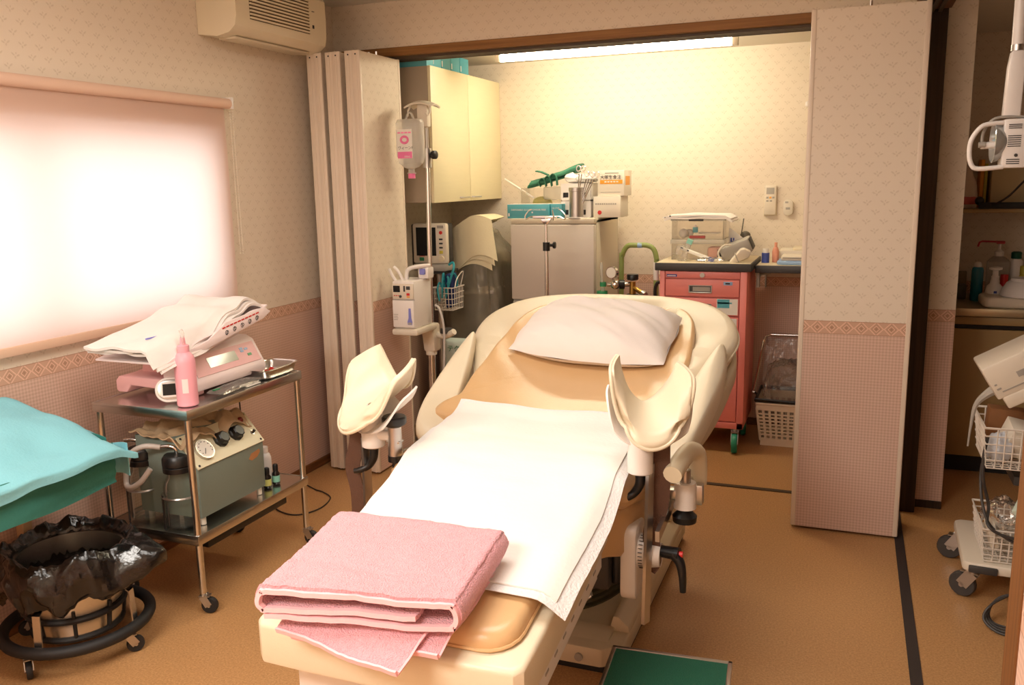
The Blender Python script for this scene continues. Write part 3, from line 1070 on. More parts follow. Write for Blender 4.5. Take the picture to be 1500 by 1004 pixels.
# leg supports (knee crutches) on both sides
def cup_parts(c, yaw, pitch, s, par, L=0.24, fin=0.18, fout=0.18, W=0.110):
    """c = centre of trough floor; gutter runs along local +y; s = mirror sign"""
    R = Euler((pitch, 0, yaw)).to_matrix().to_4x4()
    M = Matrix.Translation(c) @ R
    def surf(u, v, grow=0.0, drop=0.0):
        # u: 0 front .. 1 back ; v: 0 inner wing .. 1 outer wing
        q = v * 2 - 1
        k = sin(pi * min(1, 0.16 + u * 0.62)) ** 0.6
        hw = (W + grow) * k
        lift = (0.155 if q < 0 else 0.125) * (0.25 + 0.75 * sstep(0.0, 0.6, u))
        ang = abs(q) * radians(84)
        xx = s * hw * sin(ang) * (1 if q > 0 else -1) * (1.0 + (fin if q < 0 else fout) * abs(q) ** 2)
        zz = lift * (1 - cos(ang)) / (1 - cos(radians(84))) * (1 - (0.30 if (q < 0 and fin > 0.4) else 0.0)) - drop
        yy = L * (u - 0.5) + 0.05 * abs(q) ** 2 * (1 - u) - 0.035 * (1 - abs(q)) * sstep(0.6, 1, u)
        return M @ Vector((xx, yy, zz))
    # cushion = closed sheet with rounded rim
    th = lambda u, v: 0.004 + 0.022 * min(1, 6 * min(u, 1 - u, v, 1 - v) + 0.25)
    m = MB().mat(CREAMV)
    m.slab(lambda u, v: surf(u, v) + Vector((0, 0, 0.004)), 22, 34, (lambda u, v: th(u, v)) if s > 0 else (lambda u, v: -th(u, v)))
    cu = m.build('knee_cushion', par, smooth=60)
    rim = [surf(0, j / 30) for j in range(31)] + [surf(i / 16, 1) for i in range(1, 17)] + [surf(1, 1 - j / 30) for j in range(1, 31)] + [surf(1 - i / 16, 0) for i in range(1, 16)]
    m = MB().mat(CREAMV).tube(rim, 0.0055, 8, True)
    m.build('piping', par)
    m = MB().mat(WHITEP)
    def sh(u, v):
        return surf(0.16 + 0.68 * u, 0.09 + 0.82 * v) + (M.to_3x3() @ Vector((0, 0, -0.033))) + (M.to_3x3() @ Vector((s * (v - 0.5) * 0.035, 0, 0)))
    m.slab(sh, 14, 22, 0.006)
    m.build('shell', par, smooth=60)
    return M

def support(s, c, yaw, pitch, hx, hy, **kw):
    """hx,hy: position of the upright below the cup"""
    bar = MB().mat(STEELB)
    bx = hx + s * 0.028
    bar.ribbon([(bx, hy, 0.72), (bx - s * 0.002, hy - 0.005, 0.55), (bx - s * 0.004, hy - 0.01, 0.40), (bx - s * 0.006, hy - 0.015, 0.25)], (0.35, 1, 0), 0.030, 0.010)
    ls = bar.build('leg_support', bed)
    cup_parts(c, yaw, pitch, s, ls, **kw)
    m = MB().mat(WHITEP).lathe([(0.030, 0.0), (0.036, 0.004), (0.036, 0.06), (0.032, 0.11), (0.026, 0.118)], (hx, hy, 0.692), 22)
    m.build('joint_housing', ls)
    m = MB().mat(CHROME).sphere((hx, hy, 0.815), 0.020, nu=10, nv=14).cyl((hx, hy, 0.82), (c[0], c[1], c[2] - 0.045), 0.010, seg=12)
    m.build('ball_joint', ls)
    m = MB().mat(WHITEP).lathe([(0.018, 0), (0.026, 0.01), (0.028, 0.045), (0.03, 0.055)], (c[0], c[1], c[2] - 0.095), 18)
    m.build('cup_mount', ls)
    m = MB().mat(BLACKP).tube([(hx, hy, 0.70), (hx, hy - 0.002, 0.662), (hx - 0.016, hy - 0.004, 0.632), (hx - 0.038, hy - 0.015, 0.618), (hx - 0.062, hy - 0.02, 0.612)], lambda t: 0.016 - 0.008 * t, 10, smooth=5)
    m.build('clamp_lever', ls)
    return ls

lsr = support(1, (-0.507, 2.310, 0.828), radians(22), radians(28), -0.515, 2.270, L=0.215, fin=0.05, fout=0.22, W=0.102)
lsl = support(-1, (-1.352, 2.285, 0.815), radians(-34), radians(28), -1.357, 2.255, L=0.27, fin=0.55, fout=0.10, W=0.108)
# straps
m = MB().mat(STRAP)
m.ribbon(catmull([Vector(p) for p in ((-0.472, 2.29, 0.80), (-0.470, 2.295, 0.70), (-0.468, 2.30, 0.62), (-0.478, 2.305, 0.55), (-0.488, 2.30, 0.49), (-0.480, 2.295, 0.425), (-0.492, 2.29, 0.395))], 5), (1, 0.25, 0), lambda t: 0.072 - 0.034 * t, 0.004)
m.build('strap', lsr)
m = MB().mat(STRAP)
m.ribbon(catmull([Vector(p) for p in ((-1.415, 2.27, 0.80), (-1.420, 2.262, 0.70), (-1.437, 2.255, 0.62), (-1.422, 2.25, 0.54), (-1.424, 2.25, 0.44), (-1.428, 2.25, 0.30))], 5), (1, 0.1, 0), lambda t: 0.058 - 0.022 * t, 0.004)
m.build('strap', lsl)
# right mount: gear plate, dial, lever
m = MB().mat(WHITEP).prism(rounded_rect(2.265, 2.385, 0.300, 0.525, 0.03), -0.572, -0.525, 'yz', 0.008)
gp = m.build('gear_plate', lsr)
m = MB().mat(WHITEP).cyl((-0.525, 2.32, 0.44), (-0.494, 2.32, 0.44), 0.050, 0.046, 28).cyl((-0.486, 2.315, 0.435), (-0.462, 2.315, 0.435), 0.040, 0.034, 24)
m.mat(INK)
for k in range(14):
    a = radians(100 + k * 13)
    p = Vector((-0.515, 2.32 + 0.0502 * cos(a), 0.44 + 0.0502 * sin(a)))
    m.obox(p, (0.012, 0.0016, 0.0016), (a, 0, 0))
m.build('angle_dial', lsr)
m = MB().mat(BLACKP).cyl((-0.465, 2.31, 0.450), (-0.408, 2.30, 0.452), 0.017, 0.019, 14)
m.tube([(-0.425, 2.30, 0.452), (-0.405, 2.295, 0.43), (-0.396, 2.29, 0.39), (-0.394, 2.288, 0.345)], lambda t: 0.017 - 0.008 * t, 10, smooth=4)
m.mat(RED).cyl((-0.408, 2.30, 0.452), (-0.398, 2.30, 0.452), 0.009, seg=12)
m.build('angle_lever', lsr)
MB().mat(BLACKP).box(-0.600, -0.572, 2.28, 2.40, 0.34, 0.50, 0.006).build('motor_block', lsr)
m = MB().mat(STEELB).obox((-0.455, 2.36, 0.545), (0.012, 0.28, 0.032), (radians(6), 0, 0))
m.build('side_rail', lsr)
m = MB().mat(WHITEP).cyl((-0.412, 2.40, 0.555), (-0.412, 2.40, 0.632), 0.033, 0.031, 20)
m.mat(STEELB).box(-0.385, -0.362, 2.40, 2.43, 0.565, 0.625, 0.003).cyl((-0.412, 2.40, 0.632), (-0.412, 2.40, 0.67), 0.016, seg=12).box(-0.47, -0.43, 2.38, 2.42, 0.58, 0.61, 0.003)
m.mat(BLACKP).lathe([(0.012, 0), (0.034, 0.004), (0.036, 0.022), (0.024, 0.034), (0.014, 0.048)], (-0.412, 2.40, 0.508), 18)
m.build('rail_clamp', lsr)
m = MB().mat(CREAMP).tube([(-0.428, 2.285, 0.690), (-0.418, 2.36, 0.708), (-0.408, 2.425, 0.716), (-0.393, 2.47, 0.70), (-0.388, 2.478, 0.65), (-0.388, 2.472, 0.605)], 0.027, 14, smooth=5)
m.build('grab_handle', bed)
MB().mat(CREAMD).box(-0.56, -0.375, 2.45, 2.50, 0.600, 0.635, 0.008).build('handle_bracket', bed)
# left mount: arm, metal clamp and black knob
m = MB().mat(WHITEP).cyl((-1.345, 2.25, 0.735), (-1.285, 2.25, 0.735), 0.018, 0.016, 14)
m.mat(STEELB).cyl((-1.277, 2.25, 0.672), (-1.277, 2.25, 0.765), 0.023, 0.021, 18).box(-1.30, -1.255, 2.235, 2.265, 0.715, 0.722, 0.001)
m.mat(BLACKP).cyl((-1.277, 2.25, 0.655), (-1.277, 2.25, 0.675), 0.024, seg=16).cyl((-1.277, 2.25, 0.50), (-1.277, 2.25, 0.656), 0.012, seg=12)
m.box(-1.285, -1.24, 2.24, 2.50, 0.50, 0.53, 0.004)
m.lathe([(0.014, 0.0), (0.018, 0.012), (0.034, 0.020), (0.038, 0.026), (0.038, 0.042), (0.034, 0.047)], (-1.277, 2.25, 0.752), 26)
m.build('rail_clamp', lsl)

# ------------------------------------------------------------------ pillow, absorbent pad, towel
t = thing('pillow', 'white pillow in a loose cotton case at the head of the tan bed', 'pillow', (-0.92, 3.2, 0.85))
def pil(side):
    def f(u, v):
        a, b = u * 2 - 1, v * 2 - 1
        # outline with pulled corners
        w = 0.300 * (1 + 0.02 * (1 - abs(b) ** 2)) - 0.012 * b
        h = 0.178 * (1 + (0.20 if b < 0 else 0.04) * (1 - abs(a) ** 2.2))
        px = a * w + 0.012 * N(b * 1.5, side, 3)
        py = b * h + 0.012 * N(a * 2.0, side, 5)
        puff = max(0.0, (1 - abs(a) ** 3.2)) ** 0.6 * max(0.0, (1 - abs(b) ** 2.8)) ** 0.6
        wr = 0.017 * N(px * 1.0, py * 2.6, 1.3, 4.5) + 0.009 * N(px * 2 + py * 4, py, 2.1, 7)
        sag = 0.008 * sin((px * 0.5 + py) * 40) * (1 - abs(b)) * abs(a)
        pz = (0.112 * puff + (wr + sag) * min(1, puff * 2)) if side > 0 else -0.058 * puff
        q = Euler((radians(20), radians(1.5), radians(-5))).to_matrix() @ Vector((px, py, pz))
        return Vector((-0.912, 3.255, 0.900)) + q
    return f
m = MB().mat(WHITEC).grid(pil(1), 56, 44).grid(pil(-1), 30, 24)
m.build('case', t, smooth=80)

t = thing('absorbent_pad', 'white disposable absorbent pad spread over the bed seat', 'bed pad', (-0.92, 2.2, 0.7))
def padf(off, e):
    def f(u, v):
        # u across, v from foot to head
        yl = 1.70 - e + (2.70 + e - (1.70 - e)) * v
        xl = interp([(0.0, -1.165), (0.25, -1.175), (0.6, -1.215), (1.0, -1.243)], v) - e
        xr = interp([(0.0, -0.572), (0.35, -0.568), (0.7, -0.585), (1.0, -0.600)], v) + e
        x = xl + (xr - xl) * u
        y = yl + 0.035 * (u - 0.3) * (1 - v) * 0 - 0.02 * sin(pi * u) * v
        z = bed_top(x, y) + 0.022 + off
        d = abs(x - AX)
        z -= 0.045 * sstep(0.30, 0.40, d) * (1 - sstep(2.1, 2.3, y)) + 0.030 * sstep(0.31, 0.42, d) * sstep(2.1, 2.3, y) * (1 - sstep(2.65, 2.8, y))
        z += 0.006 * N(x, y, 0, 7) + 0.004 * N(x * 0.7, y * 2.0, 4, 10) + 0.012 * sstep(0.93, 1, v)
        return Vector((x, y, z))
    return f
m = MB().mat(PADW).slab(padf(0.002, 0.0), 40, 50, 0.004)
sh = m.build('sheet', t, smooth=70)
m = MB().mat(pm('pad_border', (236, 232, 230), 0.7, bump=0.4, bscale=140)).slab(padf(-0.003, 0.028), 42, 52, 0.0015)
m.build('border', t, smooth=70)

t = thing('pink_towel', 'folded pink terry towel lying across the foot of the bed', 'towel', (-0.95, 1.65, 0.6))
def tow(c, h, droop, seed):
    """c = corners front-left, front-right, back-right, back-left; h(u,v) = height above the cushion; u across, v front to back"""
    C4 = [Vector(q) for q in c]
    def P(u, v, hh):
        a = C4[0].lerp(C4[1], u)
        b = C4[3].lerp(C4[2], u)
        p = a.lerp(b, v)
        x, y = p.x + 0.006 * N(p.y, seed, 1, 9), p.y + 0.006 * N(p.x, seed, 2, 8)
        z = czn(max(y, 1.55)) + 0.013 - max(0.0, 1.52 - y) * droop
        z -= 0.05 * sstep(AX - 0.285, AX - 0.345, x) * (1 if droop > 0.2 else 0.2)
        z += hh + 0.005 * N(x, y, seed, 9) + 0.0016 * N(x, y, seed, 45) + 0.0022 * N(x, y, seed, 110)
        return Vector((x, y, z))
    return P
m = MB().mat(PINKT)
hm = MB().mat(PINKH)
def hem(pts, w=0.013):
    hm.ribbon(pts, (0, -0.4, 1), w, 0.005)
for c, hh, sd, right_hem in (
    ([(-1.10, 1.445), (-0.752, 1.462), (-0.735, 1.78), (-1.16, 1.77)], 0.006, 1.0, True),
    ([(-1.135, 1.440), (-0.815, 1.398), (-0.745, 1.785), (-1.16, 1.765)], 0.018, 2.0, True)):
    P = tow(c, None, 0.42, sd)
    m.slab(lambda u, v: P(u, v, hh), 80, 76, 0.011)
    hem([P(i / 24, 0.0, hh - 0.004) + Vector((0, -0.002, 0)) for i in range(25)])
    hm.ribbon([P(1.0, j / 10 * 0.9, hh - 0.004) + Vector((0.002, 0, 0)) for j in range(11)], (0.5, 0, 1), 0.012, 0.005)
path = catmull([Vector((a, b, 0)) for a, b in ((0.03, 0.034), (0.5, 0.033), (0.94, 0.034), (0.975, 0.038), (0.995, 0.052), (0.992, 0.070), (0.972, 0.082), (0.93, 0.085), (0.5, 0.088), (0.06, 0.090), (0.022, 0.086), (0.004, 0.074), (0.004, 0.060), (0.022, 0.050), (0.06, 0.048), (0.40, 0.052), (0.80, 0.055))], 6)
P = tow([(-1.163, 1.425), (-0.722, 1.500), (-0.727, 1.785), (-1.170, 1.768)], None, 0.10, 4.0)
def loop(u, v):
    k = u * (len(path) - 1)
    i = min(int(k), len(path) - 2)
    q = path[i].lerp(path[i + 1], k - i)
    # the fold closes down toward the back edge
    hq = q.y
    rim = 0.010 * (1 - min(1, (1 - v) * 12)) ** 2
    return P(q.x, v, hq - rim * (1 if hq > 0.06 else -0.5))
m.slab(loop, 200, 80, 0.010)
tw = m.build('folded_body', t, smooth=80)
nh = 150
hm.ribbon([loop(i / nh, 0.0) + Vector((0, -0.003, -0.004)) for i in range(nh + 1)], (0, 1, 0), 0.012, 0.011)
hm.build('hem', t, smooth=60)

# ------------------------------------------------------------------ step
t = thing('step_stool', 'low step with green mat top and metal rim beside the bed', 'step stool', (-0.40, 2.0, 0))
Mst = Matrix.Translation((-0.395, 2.015, 0)) @ Euler((0, 0, radians(4))).to_matrix().to_4x4()
W2, D2, HT = 0.165, 0.195, 0.195
m = MB(Mst).mat(MAT_G).box(-W2 + 0.008, W2 - 0.008, -D2 + 0.008, D2 - 0.008, HT - 0.012, HT, 0.002)
m.build('mat_top', t)
m = MB(Mst).mat(STEELB)
for a in ((-W2, -W2 + 0.012, -D2, D2), (W2 - 0.012, W2, -D2, D2), (-W2, W2, -D2, -D2 + 0.012), (-W2, W2, D2 - 0.012, D2)):
    m.box(a[0], a[1], a[2], a[3], HT - 0.024, HT + 0.003, 0.002)
m.box(-W2 + 0.01, W2 - 0.01, -D2 + 0.01, D2 - 0.01, HT - 0.022, HT - 0.012)
m.build('rim_frame', t)
for sx in (-1, 1):
    for sy in (-1, 1):
        l = MB(Mst).mat(STEELB).cyl((sx * (W2 - 0.02), sy * (D2 - 0.02), HT - 0.022), (sx * (W2 - 0.012), sy * (D2 - 0.012), 0.012), 0.011, seg=12).build('leg', t)
        MB(Mst).mat(BLACKR).cyl((sx * (W2 - 0.012), sy * (D2 - 0.012), 0.0), (sx * (W2 - 0.012), sy * (D2 - 0.012), 0.02), 0.014, seg=12).build('rubber_foot', l)

# ================================================================== alcove things
def casters(par, spots, r=0.03, w=0.02, wheel=None, zt=None, name='caster'):
    for (x, y, a) in spots:
        m = MB().mat(STEELB).cyl((x, y, 2 * r + 0.004), (x, y, zt or 2 * r + 0.03), r * 0.4, seg=12)
        d = Vector((cos(a), sin(a), 0))
        q = Vector((-sin(a), cos(a), 0))
        c = Vector((x, y, r)) + d * r * 0.7
        for s in (-1, 1):
            p0 = Vector((x, y, 2 * r + 0.006)) + q * s * (w / 2 + 0.003)
            p1 = c + q * s * (w / 2 + 0.003)
            m.ribbon([p0, p1], d, r * 0.9, 0.002)
        m.obox((x + d.x * r * 0.2, y + d.y * r * 0.2, 2 * r + 0.006), (r * 1.3, w + 0.008, 0.003), (0, 0, a))
        o = m.build(name, par)
        m = MB().mat(wheel or BLACKR).lathe([(r * 0.55, -w / 2), (r * 0.92, -w / 2), (r, -w / 4), (r, w / 4), (r * 0.92, w / 2), (r * 0.55, w / 2)], c, 20, axis=q)
        m.mat(STEELB).cyl(c - q * (w / 2 + 0.004), c + q * (w / 2 + 0.004), r * 0.2, seg=8)
        m.build('wheel', o)

def star_base(par, x, y, R, n=5, z=0.07, mat=None):
    m = MB().mat(mat or STEELB)
    m.cyl((x, y, z - 0.02), (x, y, z + 0.04), 0.028, seg=18)
    for k in range(n):
        a = 2 * pi * k / n + 0.3
        m.tube([(x, y, z + 0.01), (x + R * cos(a) * 0.6, y + R * sin(a) * 0.6, z), (x + R * cos(a), y + R * sin(a), z - 0.012)], 0.012, 8)
    m.build('base', par)
    casters(par, [(x + R * cos(2 * pi * k / n + 0.3), y + R * sin(2 * pi * k / n + 0.3), 0.7 * k) for k in range(n)], 0.024, 0.016)

# --- infusion stand with tray, pump and bottle
px, py = -2.085, 4.135
t = thing('infusion_stand', 'tall steel drip stand with a beige tray beside the folded panels', 'drip stand', (px, py, 0))
star_base(t, px, py, 0.24, z=0.075)
MB().mat(CHROME).cyl((px - 0.012, py, 0.09), (px - 0.008, py, 0.70), 0.019, seg=20).build('lower_pole', t)
MB().mat(CHROME).cyl((px - 0.006, py, 0.70), (px + 0.008, py, 1.60), 0.0125, seg=18).build('upper_pole', t)
m = MB().mat(OFFW).box(-2.185, -2.035, 3.865, 4.10, 0.728, 0.762, 0.012)
m.prism([(4.06, 0.752), (4.17, 0.752), (4.18, 0.60), (4.10, 0.60), (4.085, 0.68)], -2.125, -2.055, 'yz', 0.012)
m.cyl((px - 0.01, py, 0.58), (px - 0.01, py, 0.70), 0.030, 0.034, 20)
m.build('tray', t)
m = MB().mat(OFFW).tube([(-2.06, 4.14, 0.69), (-2.01, 4.13, 0.685), (-1.96, 4.10, 0.705), (-1.935, 4.09, 0.72)], 0.017, 10, smooth=4)
m.mat(DGREY).cyl((-1.995, 4.12, 0.705), (-1.995, 4.12, 0.73), 0.034, 0.030, 20)
m.build('side_handle', t)
m = MB().mat(STEELB).cyl((px + 0.006, py, 1.575), (px + 0.008, py, 1.675), 0.024, 0.022, 20)
m.mat(BLACKP).lathe([(0.010, 0), (0.012, 0.012), (0.022, 0.016), (0.022, 0.034), (0.012, 0.038)], (px + 0.026, py, 1.64), 12, axis=(1, -0.2, 0))
m.build('height_clamp', t)
MB().mat(STEELB).cyl((px + 0.008, py, 1.67), (px + 0.008, py, 1.90), 0.009, seg=14).build('hook_rod', t)
m = MB().mat(OFFW)
def capf(u, v):
    a, b = u * 2 - 1, v * 2 - 1
    return Vector((px + 0.002 + a * 0.075, py - 0.03 + b * 0.05, 1.905 - 0.020 * a * a - 0.012 * b * b))
m.slab(capf, 14, 10, -0.008)
m.box(px - 0.022, px + 0.038, py - 0.045, py - 0.005, 1.78, 1.895, 0.006)
for s in (-1, 1):
    m.tube([(px + s * 0.05, py - 0.05, 1.892), (px + s * 0.062, py - 0.06, 1.865), (px + s * 0.062, py - 0.066, 1.845), (px + s * 0.055, py - 0.078, 1.836), (px + s * 0.05, py - 0.088, 1.848)], 0.005, 8, smooth=3)
m.build('hook_head', t)
cord = MB().mat(TUBEG).tube([(-2.03, 4.07, 0.86), (-2.00, 4.06, 0.84), (-1.975, 4.05, 0.74), (-1.975, 4.04, 0.55), (-1.985, 4.04, 0.25)], 0.006, 8, smooth=6)
cord.build('power_cord', t)

t = thing('drip_bottle', 'clear plastic drip bottle with pink label hanging from the stand', 'drip bottle', (-2.125, 4.045, 1.58))
cx_, cy_ = -2.125, 4.045
outl = [(0.0, 1.545), (0.016, 1.547), (0.016, 1.570), (0.036, 1.577), (0.062, 1.598), (0.073, 1.635), (0.073, 1.80), (0.064, 1.818), (0.0, 1.822)]
def bottle(u, v):
    k = u * (len(outl) - 1)
    i = min(int(k), len(outl) - 2)
    r = outl[i][0] + (outl[i + 1][0] - outl[i][0]) * (k - i)
    z = outl[i][1] + (outl[i + 1][1] - outl[i][1]) * (k - i)
    a = 2 * pi * v
    ca, sa = cos(a), sin(a)
    rx = r * (abs(ca) ** 0.6) * (1 if ca >= 0 else -1)
    ry = r * 0.55 * (abs(sa) ** 0.6) * (1 if sa >= 0 else -1)
    return Vector((cx_ + rx, cy_ + ry, z))
MB().mat(MILKY).grid(bottle, 41, 40, cv=True).build('body', t, smooth=60)
m = MB().mat(MILKY).tube([(cx_ - 0.022, cy_, 1.818), (cx_ - 0.012, cy_, 1.842), (cx_, cy_, 1.852), (cx_ + 0.012, cy_, 1.842), (cx_ + 0.022, cy_, 1.818)], 0.006, 8, smooth=4)
m.build('hanging_loop', t)
m = MB().mat(RED).mat(PINKL).cyl((cx_, cy_, 1.522), (cx_, cy_, 1.548), 0.018, seg=18).mat(MILKY).cyl((cx_, cy_, 1.546), (cx_, cy_, 1.551), 0.024, seg=18)
m.build('port_cap', t)
ly = cy_ - 0.0412
m = MB().mat(PAPER).box(cx_ - 0.056, cx_ + 0.030, ly - 0.0008, ly + 0.002, 1.622, 1.768)
m.mat(PINKL).box(cx_ - 0.054, cx_ + 0.028, ly - 0.0016, ly, 1.623, 1.656)
for k in range(4): m.box(cx_ - 0.051 + k * 0.020, cx_ - 0.035 + k * 0.020, ly - 0.0016, ly, 1.747, 1.754)
rp = [(cx_ - 0.013 + 0.020 * cos(a * pi / 12), ly - 0.001, 1.715 + 0.016 * sin(a * pi / 12)) for a in range(24)]
m.tube(rp, 0.006, 6, True)
m.mat(INK).text('ヴィーンF', wall_text(cx_ - 0.052, ly - 0.0012, 1.668, '-y'), 0.0195)
m.mat(PAPER).text('500mL', wall_text(cx_ - 0.016, ly - 0.002, 1.628, '-y'), 0.012)
m.build('label', t, smooth=0)

t = thing('infusion_pump', 'white box-shaped infusion pump standing on the drip stand tray', 'infusion pump', (-2.11, 3.98, 0.763))
x0, x1, y0, y1 = -2.178, -2.052, 3.875, 4.075
m = MB().mat(WHITEP).box(x0, x1, y0 + 0.006, y1, 0.763, 1.008, 0.008)
m.build('body', t)
MB().mat(WHITEP).box(x0 + 0.002, x1 - 0.002, y0 - 0.004, y0 + 0.010, 0.770, 0.910, 0.004).mat(GREYP).box(x0, x1, y0 + 0.004, y0 + 0.0065, 0.911, 0.914).build('door', t)
m = MB().mat(VIOLET).prism([(-2.083, 0.87), (-2.071, 0.87), (-2.069, 0.82), (-2.064, 0.80), (-2.066, 0.785), (-2.090, 0.785), (-2.092, 0.80), (-2.085, 0.82)], y0 - 0.0055, y0 - 0.003, 'xz')
m.mat(GREYP).box(-2.088, -2.068, y0 - 0.0065, y0 - 0.005, 0.787, 0.797)
m.build('door_latch', t)
m = MB().mat(OFFW).box(x0 + 0.003, x1 - 0.003, y0 - 0.001, y0 + 0.010, 0.916, 0.995, 0.003)
m.mat(SCREEN).box(-2.168, -2.130, y0 - 0.003, y0, 0.952, 0.985)
m.mat(RED).box(-2.093, -2.075, y0 - 0.003, y0, 0.935, 0.948, 0.001)
m.mat(ORANGE).box(-2.093, -2.075, y0 - 0.003, y0, 0.925, 0.932, 0.001)
m.mat(DGREY).box(-2.110, -2.100, y0 - 0.003, y0, 0.955, 0.985, 0.001).box(-2.094, -2.072, y0 - 0.003, y0, 0.965, 0.983, 0.001)
m.cyl((-2.128, y0 - 0.006, 0.930), (-2.128, y0, 0.930), 0.007, seg=14)
m.mat(RED)
for k in range(3): m.box(-2.166 + k * 0.012, -2.158 + k * 0.012, y0 - 0.003, y0, 0.932, 0.936)
m.build('control_panel', t)
m = MB().mat(GREYP)
for k in range(4): m.box(-2.17, -2.145 - 0.003 * (k % 2), y0 - 0.005, y0 - 0.0035, 0.835 - k * 0.009, 0.838 - k * 0.009)
m.build('print', t)
m = MB().mat(WHITEP).tube([(-2.13, 3.95, 1.005), (-2.125, 3.95, 1.05), (-2.105, 3.96, 1.068), (-2.065, 3.99, 1.075), (-2.035, 4.03, 1.075)], 0.011, 10, smooth=4)
m.mat(VIOLET).box(-2.075, -2.045, 3.985, 4.035, 1.03, 1.06, 0.005)
m.mat(WHITEP).box(-2.09, -2.03, 4.0, 4.07, 1.008, 1.066, 0.008)
m.build('handle', t)
m = MB().mat(WHITEP).tube([(-2.165, 3.90, 1.006), (-2.185, 3.895, 1.04), (-2.195, 3.89, 1.07)], 0.008, 8, smooth=3)
m.tube([(-2.14, 3.93, 1.006), (-2.16, 3.925, 1.05), (-2.185, 3.92, 1.078)], 0.008, 8, smooth=3)
m.build('tube_hook', t)

# --- patient monitor on its stand
t = thing('monitor_stand', 'slim steel stand carrying the patient monitor and a white wire basket', 'monitor stand', (-2.27, 4.60, 0))
MB().mat(STEELB).cyl((-2.27, 4.62, 0.06), (-2.27, 4.62, 0.985), 0.016, seg=16).build('pole', t)
star_base(t, -2.27, 4.62, 0.18, z=0.065)
MB().mat(DGREY).box(-2.36, -2.18, 4.52, 4.70, 0.975, 0.992, 0.004).build('plate', t)
bx0, bx1, by0, by1, bz0, bz1 = -2.215, -2.105, 4.44, 4.58, 0.775, 0.905
m = MB().mat(WIREW)
for k in range(5):
    z = bz0 + (bz1 - bz0) * k / 4
    e = 0.008 * k / 4
    m.tube([(bx0 - e, by0 - e, z), (bx1 + e, by0 - e, z), (bx1 + e, by1 + e, z), (bx0 - e, by1 + e, z)], 0.0032 if k == 4 else 0.0022, 6, True)
for k in range(6):
    x = bx0 + (bx1 - bx0) * k / 5
    m.tube([(x, by0 - 0.008, bz1), (x, by0, bz0), (x, by1, bz0), (x, by1 + 0.008, bz1)], 0.0022, 6)
for k in range(1, 6):
    y = by0 + (by1 - by0) * k / 6
    m.tube([(bx0 - 0.008, y, bz1), (bx0, y, bz0), (bx1, y, bz0), (bx1 + 0.008, y, bz1)], 0.0022, 6)
m.tube([(bx1 - 0.01, by1, bz1), (bx1, by1 + 0.02, bz1 + 0.08), (bx1 + 0.01, by0 + 0.05, bz1 + 0.05), (bx1 + 0.02, by0 - 0.005, bz1)], 0.003, 6, smooth=4)
m.build('wire_basket', t)
t = thing('patient_monitor', 'white patient monitor with dark screen behind the drip stand pole', 'monitor', (-2.27, 4.58, 0.992))
MB().mat(OFFW).box(-2.378, -2.160, 4.50, 4.545, 1.035, 1.268, 0.014).mat(DGREY).box(-2.41, -2.19, 4.545, 4.66, 1.0, 1.262, 0.01).mat(GREYP).box(-2.375, -2.165, 4.49, 4.60, 0.992, 1.035, 0.01).build('body', t)
MB().mat(SCREEN).box(-2.352, -2.226, 4.4975, 4.501, 1.082, 1.245).build('screen', t)
m = MB().mat(GREYP).box(-2.215, -2.175, 4.497, 4.501, 1.240, 1.256)
m.mat(RED).cyl((-2.193, 4.496, 1.215), (-2.193, 4.501, 1.215), 0.010, seg=14)
m.mat(DGREY)
for k in range(3): m.box(-2.205, -2.183, 4.497, 4.501, 1.172 - k * 0.024, 1.182 - k * 0.024, 0.001)
m.mat(YELLOW).box(-2.205, -2.183, 4.497, 4.501, 1.094, 1.112, 0.001)
m.mat(CREAMP).cyl((-2.193, 4.492, 1.065), (-2.193, 4.501, 1.065), 0.017, 0.019, 18)
m.mat(GREENP).box(-2.335, -2.305, 4.497, 4.501, 1.052, 1.072, 0.003)
m.mat(RED).box(-2.335, -2.300, 4.497, 4.501, 1.078, 1.081)
m.build('button', t)
t = thing('monitor_leads', 'coiled teal cables lying in the white wire basket', 'cables', (-2.16, 4.5, 0.78))
m = MB().mat(CABT)
for k in range(7):
    a = k * 0.55
    pts = []
    for j in range(15):
        s = j / 14
        pts.append((-2.175 + 0.008 * k - 0.02 * sin(s * pi) + 0.085 * s * (k % 3) / 2 * sin(pi * s), 4.445 + 0.012 * k + 0.03 * sin(s * 5 + a), 0.80 + (0.13 + 0.055 * ((k * 3) % 4) / 3) * sin(pi * (0.12 + 0.8 * s))))
    m.tube(pts, 0.0055, 7)
m.tube([(-2.15, 4.45, 0.86), (-2.115, 4.44, 0.95), (-2.09, 4.44, 1.02), (-2.10, 4.45, 1.05), (-2.125, 4.45, 1.035)], 0.007, 8, smooth=5)
m.build('cable', t)
m = MB().mat(pm('navy_cuff', (28, 44, 96), 0.7)).pad(rounded_rect(-2.165, -2.115, 4.47, 4.54, 0.015), lambda x, y: 0.985 + 0.3 * (x + 2.14), 0.20, 0.015, 3)
m.build('cuff', t)

